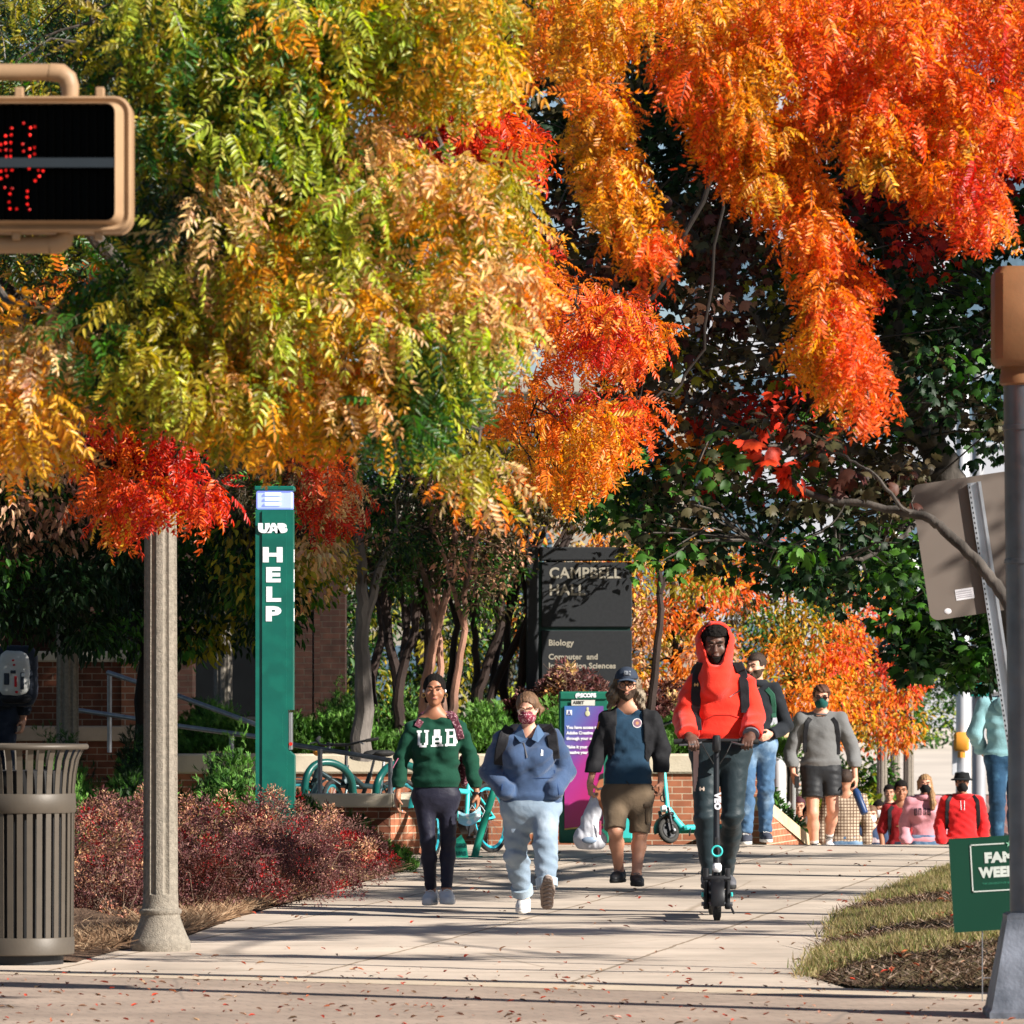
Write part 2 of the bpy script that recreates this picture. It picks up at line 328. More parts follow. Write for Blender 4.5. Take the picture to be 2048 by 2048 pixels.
# lawn with mulch humps on the right
rng = np.random.default_rng(5)
def edge_x(D): return float(np.interp(D, [28,30.2,31.7,36,40.5,45,50.4], [2.6,1.9,1.62,2.0,2.35,3.0,3.85]))
def lawn_z(x, D):
    e = edge_x(D); t = max(0, x-e)
    near = max(0, min(1, (x-1.7-(30.3-D)*1.9)*.6)) if D < 31 else 1
    hump = sum(h*math.exp(-((D-c)/w_)**2) for c, h, w_ in ((32.9,.08,1.4),(37.6,.055,1.0),(42.4,.05,.8)))
    return .012 + min(1, t*2.2)*(.03+t*.035+hump)*near
mb = MB(); nD, nx = 120, 26
for i in range(nD):
    D = 28.6+(50.4-28.6)*i/(nD-1)
    x0 = edge_x(D) if D > 30.4 else edge_x(30.4)+(30.4-D)*2.15
    for j in range(nx):
        x = x0+(7.5-x0)*(j/(nx-1))**1.5; mb.v.append((x, D, lawn_z(x, D) if x > x0+.001 else .006))
for i in range(nD-1):
    for j in range(nx-1):
        a = i*nx+j; mb.f.append((a, a+1, a+nx+1, a+nx))
lm = groundmat('lawn_thatch', (.17,.125,.065), (.12,.10,.045), sc=1.5, fine=60)
o = obj('lawn', mb, lm, smooth=2); o['kind'] = 'structure'
# bed soil on the left
bedm = groundmat('bed_mulch', (.10,.06,.038), (.16,.10,.065), sc=3, fine=50, bump=1)
mb = MB(); n2 = 60
def bed_x(D): return float(np.interp(D, [33.6,35,36,40.1,44,49,54], [-2.5,-2.35,-2.12,-1.87,-1.47,-1.0,-1.05]))
for i in range(n2):
    D = 33.4+(54-33.4)*i/(n2-1)
    for j in range(16):
        t = j/15; x = bed_x(D)+.02-(6.5)*t**1.6; mb.v.append((x, D, .006+min(1, (bed_x(D)+.02-x)*1.5)*(.06+.05*math.sin(D*3+x*4)+.03*math.sin(D*7-x*9))))
for i in range(n2-1):
    for j in range(15):
        a = i*16+j; mb.f.append((a, a+16, a+17, a+1))
o = obj('planting_bed', mb, bedm, smooth=2); o['kind'] = 'structure'

# ================================================================ FOLIAGE TOOLS
def frames(d, rng, upbias=1.0):
    d = d/np.linalg.norm(d, axis=1, keepdims=True)
    up = rng.normal(0, .55, d.shape); up[:, 2] += upbias
    y = np.cross(up, d); y /= np.linalg.norm(y, axis=1, keepdims=True)+1e-9
    z = np.cross(d, y); return np.stack([d, y, z], axis=2)      # columns

def tpl_leaf(lx=1, w=.32, droop=.25, fold=.12):
    v = [(0,0,0),(.28,w*.5,fold*w),(.65,w*.42,fold*w-.5*droop*.4),(1,0,-droop),(.65,-w*.42,fold*w-.5*droop*.4),(.28,-w*.5,fold*w)]
    return np.array(v)*lx, np.array([(0,1,2,3),(0,3,4,5)])
def tpl_compound(rng, pairs=6):
    V = []; F = []; T_ = []; lv, lf = tpl_leaf(1, .30, .22)
    def leaflet(o, d, l, k):
        d = np.array(d, float); d /= np.linalg.norm(d); y = np.cross([0,0,1], d); y /= np.linalg.norm(y); z = np.cross(d, y)
        R = np.stack([d, y, z], 1); n = len(V)
        for p in lv: V.append(R @ (p*l)+o)
        for f in lf: F.append([q+n for q in f])
        T_.extend([k]*len(lv))
    k = 0
    for i in range(pairs):
        t = .18+.78*i/(pairs-1); o = np.array([t, 0, -.38*t*t]); L_ = .34*(1-.45*abs(t-.45))
        for s in (-1, 1):
            leaflet(o, (.42+rng.normal(0,.12), s*.9, -.35+rng.normal(0,.2)-.5*t*.4), L_*rng.uniform(.85,1.1), k); k += 1
    leaflet(np.array([1,0,-.38]), (1, rng.normal(0,.2), -.7), .28, k)
    # rachis as thin strip
    n = len(V)
    for t in (0,.5,1.0):
        for s in (-1,1): V.append(np.array([t, s*.008, -.38*t*t])); T_.append(99)
    F.append([n,n+2,n+3,n+1]); F.append([n+2,n+4,n+5,n+3])
    return np.array(V), np.array(F), np.array(T_)
def tpl_maple():
    r = [(0,.0),(.10,-.30),(.30,-.52),(.34,-.30),(.62,-.60),(.60,-.28),(.80,-.26),(.74,-.12),(1.02,0),(.74,.12),(.80,.26),(.60,.28),(.62,.60),(.34,.30),(.30,.52),(.10,.30)]
    V = [(x, y, -.22*abs(y)-.2*x*x) for x, y in r] + [(.4,0,.03)]
    F = [(16,i,(i+1)%16,(i+1)%16) for i in range(16)]
    F = [(16,i,i+1,(i+2)%16) for i in range(0,16,2)]
    return np.array(V), np.array(F), np.zeros(len(V), int)

def place(templates, pos, dirs, size, cols, rng, jit=.18, upbias=1.0):
    """replicate leaf templates; returns V,F,C"""
    VV = []; FF = []; CC = []; off = 0; R = frames(dirs, rng, upbias); which = rng.integers(0, len(templates), len(pos))
    for k, (tv, tf, tt) in enumerate(templates):
        idx = np.where(which == k)[0]
        if len(idx) == 0: continue
        v = np.einsum('nij,mj->nmi', R[idx], tv)*size[idx][:, None, None]+pos[idx][:, None, :]
        f = tf[None]+(np.arange(len(idx))*len(tv))[:, None, None]+off
        nt_ = int(tt[tt < 99].max())+1 if (tt < 99).any() else 1
        j = 1+rng.normal(0, jit, (len(idx), nt_+1, 1)); j = np.clip(j, .5, 1.6)
        ti = np.where(tt == 99, nt_, tt)
        c = cols[idx][:, None, :]*j[:, ti, :]
        hue = rng.normal(0, jit*.35, (len(idx), nt_+1))[:, ti]
        c = c.copy(); c[:, :, 1] *= 1+hue
        c[:, tt == 99, :] = (.10,.05,.02)
        VV.append(v.reshape(-1, 3)); FF.append(f.reshape(-1, tf.shape[1])); CC.append(c.reshape(-1, 3)); off += len(idx)*len(tv)
    return np.concatenate(VV), np.concatenate(FF), np.concatenate(CC)

def inpoly(x, y, poly):
    c = False; j = len(poly)-1
    for i in range(len(poly)):
        xi, yi = poly[i]; xj, yj = poly[j]
        if (yi > y) != (yj > y) and x < (xj-xi)*(y-yi)/(yj-yi)+xi: c = not c
        j = i
    return c
def polyarea(p): return abs(sum(p[i][0]*p[(i+1)%len(p)][1]-p[(i+1)%len(p)][0]*p[i][1] for i in range(len(p))))/2

def sprays_in(poly, D0, D1, foot, layers, rng, soft=0, gap=None):
    n = int(polyarea(poly)/foot*layers); xs = [p[0] for p in poly]; ys = [p[1] for p in poly]; out = []
    while len(out) < n:
        x = rng.uniform(min(xs), max(xs)); y = rng.uniform(min(ys), max(ys))
        if gap is not None and math.sin(x/47+y/90+1)+math.sin(y/41-x/120)+math.sin((x+y)/63+2)+math.sin((x-y*1.4)/30) < gap: continue
        if inpoly(x+rng.normal(0, soft), y+rng.normal(0, soft), poly):
            D = rng.uniform(D0, D1); out.append((x, y, D))
    return out

class Crown:
    def __init__(s, templates, rng): s.t = templates; s.rng = rng; s.pos = []; s.dir = []; s.size = []; s.col = []; s.sc = []
    def spray(s, c, r, n, size, pal, out=(0,0,-1), droop=.6, flat=.6):
        rng = s.rng; c = np.array(c, float)
        p = rng.normal(0, 1, (n, 3)); p /= np.linalg.norm(p, axis=1, keepdims=True)+1e-9
        rad = rng.uniform(.15, 1, (n, 1))**.6
        q = p*rad*r; q[:, 2] *= flat
        d = p*.7+np.array(out)*.25+rng.normal(0, .3, (n, 3)); d[:, 2] -= droop
        s.pos.append(c+q); s.dir.append(d); s.size.append(size*rng.uniform(.55, 1.3, n))
        base = np.array(pal[rng.integers(0, len(pal))]); alt = np.array([pal[i] for i in rng.integers(0, len(pal), n)])
        s.col.append(base*.5+alt*.5); s.sc.append(c)
    def build(s, name, m, parent, upbias=1.0, jit=.27):
        V, F, C = place(s.t, np.concatenate(s.pos), np.concatenate(s.dir), np.concatenate(s.size), np.concatenate(s.col), s.rng, jit, upbias)
        return npmesh(name, V, F, m, parent, smooth=False, cols=C)

def limb(mb, pts, r0, r1, n=7, sub=6, wob=.03, rng=random):
    P_ = [Vector(p) for p in pts]; out = []
    for i in range(len(P_)-1):
        p0 = P_[max(i-1,0)]; p1 = P_[i]; p2 = P_[i+1]; p3 = P_[min(i+2, len(P_)-1)]
        for k in range(sub):
            t = k/sub
            out.append(.5*((2*p1)+(p2-p0)*t+(2*p0-5*p1+4*p2-p3)*t*t+(3*p1-p0-3*p2+p3)*t**3)+Vector([rng.uniform(-wob, wob) for _ in range(3)]))
    out.append(P_[-1]); m_ = len(out)
    mb.tube(out, [r0+(r1-r0)*(i/(m_-1))**.8 for i in range(m_)], n); return out

def twigs(mb, nodes, centers, r=.006, prob=1, rng=random, maxd=9):
    nodes = np.array([tuple(p) for p in nodes])
    for c in centers:
        if rng.random() > prob: continue
        d = np.linalg.norm(nodes-np.array(c), axis=1); k = int(np.argmin(d))
        if d[k] > maxd or d[k] < .02: continue
        a = Vector(nodes[k]); b = Vector(c); mid = (a+b)/2+Vector((rng.uniform(-.12,.12), rng.uniform(-.12,.12), rng.uniform(.0,.22)))*min(1, d[k])
        mb.tube([a, a.lerp(mid,.6), mid, b.lerp(mid,.4), b], [r*1.8, r*1.5, r*1.2, r, r*.5], 4, cap=False)
# ================================================================ TREES
PAL = dict(
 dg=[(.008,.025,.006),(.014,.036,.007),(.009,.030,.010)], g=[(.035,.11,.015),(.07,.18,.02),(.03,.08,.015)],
 yg=[(.40,.46,.05),(.28,.38,.04),(.52,.50,.08)], ol=[(.32,.27,.02),(.22,.22,.02),(.42,.32,.03)],
 pe=[(.80,.50,.22),(.76,.55,.30),(.80,.42,.14)], yo=[(.72,.36,.02),(.78,.30,.02),(.70,.42,.05)],  # pe: peach leaves, made paler to paint leaf highlights too
 o=[(.85,.24,.015),(.82,.18,.015),(.88,.30,.03)], ro=[(.85,.11,.015),(.80,.14,.03),(.88,.17,.04)], r=[(.62,.035,.012),(.70,.06,.015),(.5,.02,.02)],
 cr=[(.30,.012,.018),(.42,.02,.02)], mo=[(.065,.052,.024),(.10,.075,.038),(.035,.038,.014)], mb=[(.07,.022,.016),(.10,.035,.022)],
 bu=[(.11,.035,.038),(.19,.08,.075),(.28,.145,.12)], jn=[(.13,.30,.045),(.17,.35,.06),(.09,.21,.035)], pk=[(.62,.30,.18),(.55,.33,.2)])
def pal(spec, rng):
    keys = []
    for t in spec.split():
        k, n = t.split(':') if ':' in t else (t, 1)
        keys += [k]*int(n)
    k = keys[rng.integers(0, len(keys))]; return PAL[k]
def cmap(anchors, x, y, rng):
    d = sorted(((x-a[0])**2+(y-a[1])**2+abs(rng.normal(0, 9000)), a[2]) for a in anchors); return pal(d[0][1], rng)

rng = np.random.default_rng(11); random.seed(4)
TC = [tpl_compound(rng, 6) for _ in range(5)]
TC = TC+[tpl_compound(rng, 4) for _ in range(3)]+[tpl_compound(rng, 8) for _ in range(2)]
TM = [tpl_maple()]
def simple_t(w=.38): v, f = tpl_leaf(1, w, .3); return (v, f, np.zeros(len(v), int))
TS = [simple_t(.36), simple_t(.46)]
LM = leafmat('pistache_leaf', .36, .45, .45); LD = leafmat('dark_leaf', .5, .22, .22); LB = leafmat('autumn_leaf', .55, .35, .4)

def tree_root(name, label, loc, group=None): return thing(name, label, 'tree', loc, 0, group)

# ---- near tree on the left: green to yellow and peach
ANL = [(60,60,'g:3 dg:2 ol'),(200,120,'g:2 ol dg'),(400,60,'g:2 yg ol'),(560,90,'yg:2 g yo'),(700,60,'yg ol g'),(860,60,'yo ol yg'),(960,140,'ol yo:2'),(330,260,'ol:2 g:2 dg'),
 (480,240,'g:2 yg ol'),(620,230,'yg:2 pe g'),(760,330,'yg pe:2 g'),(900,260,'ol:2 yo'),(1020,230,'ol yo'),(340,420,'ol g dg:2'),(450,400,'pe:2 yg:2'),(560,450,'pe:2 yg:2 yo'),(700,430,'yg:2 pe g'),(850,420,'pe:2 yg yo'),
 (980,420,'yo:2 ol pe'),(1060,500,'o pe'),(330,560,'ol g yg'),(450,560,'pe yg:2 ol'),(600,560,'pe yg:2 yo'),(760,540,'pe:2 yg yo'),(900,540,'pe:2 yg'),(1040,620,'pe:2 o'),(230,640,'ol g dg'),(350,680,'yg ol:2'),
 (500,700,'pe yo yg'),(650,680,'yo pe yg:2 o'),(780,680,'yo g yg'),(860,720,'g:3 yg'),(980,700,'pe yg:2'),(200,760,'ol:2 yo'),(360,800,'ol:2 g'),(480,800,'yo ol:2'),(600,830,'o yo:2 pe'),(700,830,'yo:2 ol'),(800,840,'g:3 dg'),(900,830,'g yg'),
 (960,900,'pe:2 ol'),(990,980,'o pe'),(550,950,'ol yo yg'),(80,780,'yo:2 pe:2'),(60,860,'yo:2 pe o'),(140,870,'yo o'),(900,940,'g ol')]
Lroot = (-5.6, 27.0, 0)
tl = tree_root('pistache_tree', 'big near tree of feathery green, yellow and peach leaves over the left and middle', Lroot)
c1 = Crown(TC, rng)
polyA = [(225,-60),(1010,-60),(970,120),(950,180),(960,300),(1025,440),(1045,640),(1000,730),(965,800),(970,900),(955,990),(925,960),(890,880),(800,850),(700,830),(640,820),(580,905),(515,905),(490,860),(430,805),(340,780),(230,740),(175,745),(150,860),(110,890),(60,880),(-60,850),(-60,700),(90,640),(230,560),(290,500),(300,300),(230,180)]
polyA2 = [(-60,-60),(420,-60),(600,300),(630,800),(560,840),(430,800),(300,780),(-60,770)]
cents = []
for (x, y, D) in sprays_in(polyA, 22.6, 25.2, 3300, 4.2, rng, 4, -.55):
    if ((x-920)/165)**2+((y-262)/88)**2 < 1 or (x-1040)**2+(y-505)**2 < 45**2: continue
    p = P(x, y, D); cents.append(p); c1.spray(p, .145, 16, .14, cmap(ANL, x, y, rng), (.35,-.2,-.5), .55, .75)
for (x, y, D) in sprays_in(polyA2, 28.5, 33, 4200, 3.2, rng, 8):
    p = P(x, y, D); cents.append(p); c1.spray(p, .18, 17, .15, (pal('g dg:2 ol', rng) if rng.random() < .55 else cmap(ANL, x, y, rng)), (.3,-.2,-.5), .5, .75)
c1.build('crown', LM, tl)
mb = MB(); nd = []
nd += limb(mb, [(-5.6,27,0),(-5.5,27,1.5),(-5.2,27,3.0),(-4.6,26.9,4.4)], .17, .13, 12)
for pts, r in (([(-4.6,26.9,4.4),P(-200,-80,27),P(120,-150,26.5),P(420,-190,26),P(800,-120,25.5)], .085),
               ([(-4.9,26.9,3.8),P(-150,300,27.5),P(60,330,28),P(330,640,28.4),P(450,760,28)], .06),
               ([P(250,-40,27),P(300,30,26.5),P(370,80,26.2),P(410,150,26)], .036),([P(410,150,26),P(560,260,25.8),P(700,430,25.6),P(820,560,25.4),P(900,700,25.2),P(960,860,25)], .022),
               ([P(500,60,26),P(610,140,25.7),P(760,200,25.6),P(960,380,25.5),P(1040,520,25.4)], .02),
               ([P(150,-40,29),P(190,60,29),P(240,130,29),P(330,220,29)], .03),([P(270,0,27.5),P(300,80,27.6),P(330,130,27.6)], .018),
               ([P(390,0,26.4),P(430,90,26.4),P(450,150,26.3),P(480,400,26),P(520,600,26),P(560,800,26)], .018),
               ([P(240,560,28),P(300,650,28),P(330,700,28)], .012),([P(-60,520,27),P(60,640,26),P(90,760,25.5),P(120,880,25)], .02)):
    nd += limb(mb, pts, r, r*.45, 8)
twigs(mb, nd, cents, .0045, .75, maxd=.6)
obj('trunk', mb, BARK(), tl, smooth=True)

# ---- near tree on the right: orange to red
ANR = [(1050,40,'ol yo'),(1120,100,'yo o'),(1200,60,'o yo'),(1300,90,'yo o'),(1350,180,'o:2 ro'),(1450,60,'yo o:2'),(1500,160,'o yo:2'),(1600,60,'ro o'),(1650,160,'ro:2 o'),(1750,60,'ro o:2'),(1800,180,'o ro'),(1900,100,'ro:2 o'),(2010,80,'ro r o'),
 (1280,230,'ro o'),(1420,300,'o ro yo'),(1520,330,'o yo'),(1600,330,'ro o'),(1500,420,'o ro:2'),(1600,450,'ro o:2'),(1680,500,'ro o'),(1740,520,'ro:2 r'),(1620,600,'o yo:2 ro'),(1700,640,'ro:2 o'),(1640,720,'yo o:2'),(1740,740,'ro:2'),(1780,820,'ro:2 r'),(1720,860,'r ro'),(1600,740,'yo o'),
 (1180,200,'yo o'),(1230,320,'yo o'),(1250,400,'yo:2 o'),(1300,480,'yo o ro'),(1340,540,'yo o ro'),(1800,300,'o yo ro'),(1900,380,'o:2 ro'),(1960,440,'ro:2 r'),(2020,300,'ro r'),(1750,350,'o yo ol')]
Rroot = (5.2, 28.6, 0)
tr_ = tree_root('pistache_tree', 'near tree of feathery bright orange and red leaves filling the upper right with hanging lobes', Rroot)
c2 = Crown(TC, rng); cents = []
R_polys = [[(1000,-60),(2110,-60),(2110,250),(1990,280),(1900,270),(1800,240),(1700,240),(1560,200),(1480,195),(1400,190),(1340,180),(1290,130),(1240,105),(1180,100),(1100,100),(1030,70),(980,30)],
 [(1155,100),(1215,110),(1240,220),(1250,330),(1300,420),(1335,480),(1335,535),(1290,520),(1250,480),(1215,400),(1180,350),(1155,300),(1165,200)],
 [(1390,160),(1550,190),(1610,330),(1660,440),(1735,530),(1735,590),(1715,680),(1760,760),(1790,800),(1740,815),(1700,790),(1640,740),(1585,705),(1620,640),(1640,590),(1600,520),(1575,460),(1490,370),(1420,300)],
 [(1690,180),(1880,200),(1950,310),(2010,400),(1990,455),(1940,450),(1890,400),(1830,350),(1750,340),(1710,290)]]
for k, poly in enumerate(R_polys):
    for (x, y, D) in sprays_in(poly, 26.4, 27.4 if k else 28.8, 1700 if k else 2500, 4.3 if k else 3.6, rng, 1, -2.2 if k else -.9):
        if ((x-930)/150)**2+((y-262)/80)**2 < 1: continue
        p = P(x, y, D); cents.append(p); c2.spray(p, .085 if k else .13, 14, .115 if k else .125, cmap(ANR, x, y, rng), (.3,-.1,-.6), .7, .8)
c2.build('crown', LM, tr_)
mb = MB(); nd = []
nd += limb(mb, [(5.2,28.6,0),(5.1,28.6,1.6),(4.8,28.5,3.2),(4.2,28.3,5.0)], .16, .12, 12)
for pts, r in (([(4.3,28.3,4.8),P(2300,-150,28),P(1900,-160,28),P(1500,-140,28),P(1150,-100,28)], .07),
               ([P(1450,-120,28),P(1400,100,27.6),P(1450,260,27.2),P(1600,480,27.1),P(1650,650,27.1),P(1740,800,27.1)], .02),
               ([P(1180,-60,28),P(1165,180,27.5),P(1180,300,27.2),P(1260,420,27.1),P(1330,540,27)], .015),
               ([P(1900,-140,28),P(1700,100,27.6),P(1760,250,27.3),P(1880,360,27.2),P(1990,440,27.1)], .02),
               ([P(2200,-100,28),P(2040,150,27.8),P(2000,330,27.8)], .02)):
    nd += limb(mb, pts, r, r*.4, 8)
twigs(mb, nd, cents, .004, .7, maxd=.55)
obj('trunk', mb, BARK(), tr_, smooth=True)

# ---- mid-distance feathery trees (sharp)
def feathery(name, label, root, polys, D0, D1, anchors, foot, layers, sr, size, branches, n=14, soft=6, trunk=None, tpl=None, m=None, flat=.7, droop=.6):
    t = tree_root(name, label, root); c = Crown(tpl or TC, rng); ce = []
    for poly in polys:
        for (x, y, D) in sprays_in(poly, D0, D1, foot, layers, rng, soft):
            p = P(x, y, D); ce.append(p); c.spray(p, sr, n, size, cmap(anchors, x, y, rng), (.2,-.2,-.4), droop, flat)
    c.build('crown', m or LM, t)
    mb = MB(); nd = []
    for pts, r, r1 in branches: nd += limb(mb, pts, r, r1, 8)
    twigs(mb, nd, ce, .005, .7, maxd=.9); obj('trunk', mb, trunk or BARKD(), t, smooth=True); return t

feathery('pistache_tree', 'orange and red feathery branches in the middle, just right of the yellow-green crown', (7.5,37.5,0),
 [[(1075,470),(1130,540),(1110,580),(1060,560)],[(1060,570),(1180,560),(1320,600),(1310,690),(1270,720),(1200,730),(1100,720),(1050,660)],[(990,770),(1100,750),(1180,790),(1310,790),(1300,850),(1240,880),(1200,900),(1170,960),(1120,975),(1060,950),(1010,900)]],
 36, 38.0, [(1100,540,'ro:2 o'),(1250,620,'ro:2 o r'),(1150,660,'o ro:2'),(1220,700,'o r'),(1060,800,'o:2 yo'),(1150,880,'o yo:2'),(1260,830,'ro:2 o'),(1280,790,'r ro'),(1100,940,'yo o')], 2600, 3.6, .12, .14,
 [([(7.5,37.5,0),(7.3,37.5,3),(6.5,37.4,6.5)], .15, .1),([(6.5,37.4,6.5),P(1900,-200,37.5),P(1500,200,37.4),P(1330,560,37.3),P(1200,640,37.2),P(1100,560,37.2)], .03, .008),([P(1450,300,37.4),P(1400,700,37.3),P(1300,800,37.2),P(1150,840,37.2),P(1050,860,37)], .012, .006)])
feathery('pistache_tree', 'small crimson feathery clump seen through a gap above the middle of the canopy', (-9,31.5,0),
 [[(790,200),(860,190),(990,200),(1060,290),(1060,330),(960,330),(880,300),(810,290)],[(1010,470),(1060,490),(1050,540),(1010,520)]], 31.0, 32.0, [(900,250,'r:3 cr'),(1020,300,'r ro')], 2400, 7, .13, .15,
 [([(-9,31.5,0),(-8.6,31.5,4),(-6,31.5,6.6),(-3.5,31.5,6.3),P(780,60,31.5),P(820,230,31.5),P(900,270,31.5),P(1030,320,31.5)], .13, .01)])
feathery('pistache_tree', 'scarlet feathery branch hanging over the concrete lamp post on the left', (-7.5,33,0),
 [[(175,820),(240,805),(330,820),(410,880),(390,910),(420,970),(430,1020),(390,1025),(350,980),(310,1000),(280,1030),(250,1060),(200,1030),(200,960),(170,920),(175,880)]], 33.2, 34.1,
 [(220,870,'r ro'),(340,860,'r:2 cr'),(250,960,'o ro:2 yo'),(260,1060,'ro r'),(360,980,'r:2 cr'),(430,1040,'r:2 ro'),(230,930,'ro o')], 2400, 3.8, .11, .14,
 [([(-7.5,33,0),(-7.2,33,2.5),(-5.5,33.2,4.2),P(-100,640,33.5),P(60,780,33.6),P(170,890,33.7),P(260,960,33.7),P(320,1000,33.7)], .13, .012),([P(170,800,33.7),P(240,900,33.8),P(220,1000,33.8)], .015,.006)])
feathery('pistache_tree', 'orange leaves glowing between green ones under the crossing signal', (-6.4,30,0),
 [[(60,570),(140,560),(180,700),(170,780),(60,780),(20,700)],[(0,830),(90,850),(110,890),(80,920),(40,900)]], 28, 29.5, [(100,640,'o:2 yo'),(100,960,'o dg ol')], 3000, 3.2, .14, .15,
 [([(-6.4,30,0),(-6.2,30,2.5),(-4.5,29.5,4.0),P(-60,560,29),P(60,680,29),P(120,780,29)], .12, .012)])
feathery('pistache_tree', 'pinkish red and olive feathery leaves just right of the green help tower', (-10,43,0),
 [[(590,880),(680,880),(720,950),(700,1010),(660,1040),(610,1000),(580,950)],[(440,900),(600,900),(620,960),(560,1000),(470,990)]], 44.8, 46.5, [(650,960,'r pe ro'),(620,900,'mo ro'),(500,940,'ol mo:2 g')], 2000, 5, .15, .15,
 [([(-10,43,0),(-9,44,3),(-6,45.5,4.6),P(300,760,45.6),P(480,860,45.6),P(620,930,45.6),P(680,980,45.6)], .12, .012)])

# ---- big maple behind, dark olive and wine-red lobed leaves
mp_root = (4.37, 47.5, 0)
tm = tree_root('maple_tree', 'dark maple with lobed olive and wine red leaves behind the orange tree', mp_root)
cm_ = Crown(TM, rng); cents = []
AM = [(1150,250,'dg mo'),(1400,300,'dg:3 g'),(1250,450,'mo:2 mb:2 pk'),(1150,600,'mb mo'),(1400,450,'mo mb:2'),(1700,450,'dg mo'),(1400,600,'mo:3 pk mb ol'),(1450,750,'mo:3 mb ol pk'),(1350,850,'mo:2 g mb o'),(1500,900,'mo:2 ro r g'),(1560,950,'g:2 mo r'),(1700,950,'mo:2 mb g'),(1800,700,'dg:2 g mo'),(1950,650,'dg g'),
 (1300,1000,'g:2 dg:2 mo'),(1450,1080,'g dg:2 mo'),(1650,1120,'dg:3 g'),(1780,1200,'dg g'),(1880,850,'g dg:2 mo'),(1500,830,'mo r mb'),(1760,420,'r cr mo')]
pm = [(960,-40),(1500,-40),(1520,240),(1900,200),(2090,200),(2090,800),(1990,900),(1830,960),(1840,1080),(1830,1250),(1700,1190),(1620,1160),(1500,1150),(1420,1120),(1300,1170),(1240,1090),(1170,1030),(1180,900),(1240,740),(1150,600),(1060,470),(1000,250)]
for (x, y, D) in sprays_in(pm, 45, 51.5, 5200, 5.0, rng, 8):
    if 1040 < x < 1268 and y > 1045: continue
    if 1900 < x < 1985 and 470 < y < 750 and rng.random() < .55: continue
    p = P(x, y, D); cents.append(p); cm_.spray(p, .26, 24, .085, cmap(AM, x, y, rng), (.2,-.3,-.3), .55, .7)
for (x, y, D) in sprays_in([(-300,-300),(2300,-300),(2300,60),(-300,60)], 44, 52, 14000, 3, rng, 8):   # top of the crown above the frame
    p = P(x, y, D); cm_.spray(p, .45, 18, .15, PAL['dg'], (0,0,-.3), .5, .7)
cm_.build('crown', LD, tm)
mb = MB(); nd = []
nd += limb(mb, [P(2100,1755,47.5),P(2080,1500,47.5),P(2010,1200,47.5),P(1920,1020,47.5),P(1875,900,47.5)], .17, .13, 12)
nd += limb(mb, [P(1875,900,47.5),P(1820,780,47.3),P(1790,680,47.2),P(1800,560,47.2),P(1760,400,47.2),P(1700,200,47.2),P(1600,-60,47.5)], .12, .06, 10)
for pts, r in (([P(1880,880,47.5),P(1800,860,47),P(1650,790,46.6),P(1480,600,46.3),P(1370,450,46.2),P(1230,350,46)], .055),
               ([P(1870,940,47.5),P(1700,900,46.5),P(1560,900,46),P(1430,830,46),P(1340,760,46),P(1250,700,46)], .05),
               ([P(1810,540,47.2),P(1700,420,46.8),P(1500,300,46.8),P(1300,220,46.5)], .045),
               ([P(1875,900,47.5),P(1950,700,47.8),P(2040,560,48),P(2200,300,48)], .07),
               ([P(1860,1000,47.5),P(1800,1080,46.5),P(1680,1120,46),P(1500,1080,45.8)], .03),
               ([P(1300,520,46.2),P(1350,620,46),P(1390,700,46),P(1410,740,46)], .014)):
    nd += limb(mb, pts, r, r*.3, 8, wob=.04)
twigs(mb, nd, cents, .007, .8, maxd=3)
obj('trunk', mb, mat('maple_bark', (.075,.064,.055), .9, var=.5, vs=9, bump=.7, bs=40, scale3=(1,1,.4), spec=.2), tm, smooth=True)

# near maple bough crossing in front of the blank sign back (tree stands right of the frame)
tb = tree_root('maple_tree', 'maple with a crooked grey bough arching in front of the blank road sign back', (4.6,30.8,0))
mb = MB(); nd = limb(mb, [(4.6,30.8,0),(4.55,30.8,.9),(4.0,30.8,1.45),P(2090,1290,31),P(2010,1195,31.1),P(1960,1130,31.2),P(1890,1060,31.3),P(1835,1030,31.4),P(1740,1012,31.5),P(1620,990,31.6),P(1560,940,31.7),P(1500,900,31.8)], .052, .012, 10, wob=.008)
nd2 = limb(mb, [P(1835,1030,31.4),P(1800,1010,31.4),P(1760,960,31.4),P(1720,930,31.5),P(1660,905,31.6),P(1590,920,31.7)], .014, .005, 7, wob=.006)
nd2 += limb(mb, [P(1690,1010,31.5),P(1660,1050,31.5),P(1600,1090,31.5)], .006, .003, 5, wob=.004)
cb_ = Crown(TM, rng); ce = []
for (x, y, n_, pl) in ((1500,900,9,'r mo'),(1560,930,9,'r:2 mb'),(1600,910,8,'mo ro'),(1640,890,8,'mo pk'),(1590,960,7,'r mo'),(1700,940,8,'mb ro'),(1520,850,8,'mo:2 r'),(1450,880,8,'mo g'),(1640,1000,5,'ol mo'),(1580,1090,5,'g'),(1750,960,5,'mo mb'),(1830,990,3,'mb'),(1430,930,7,'g mo')):
    p = P(x, y, 31.6); ce.append(p); cb_.spray(p, .12, n_, .095, pal(pl, rng), (0,-.3,-.4), .6, .8)
cb_.build('crown', LD, tb); twigs(mb, nd[-20:]+nd2, ce, .003, 1, maxd=2)
obj('trunk', mb, mat('maple_bark', (.1,.09,.08)), tb, smooth=True)

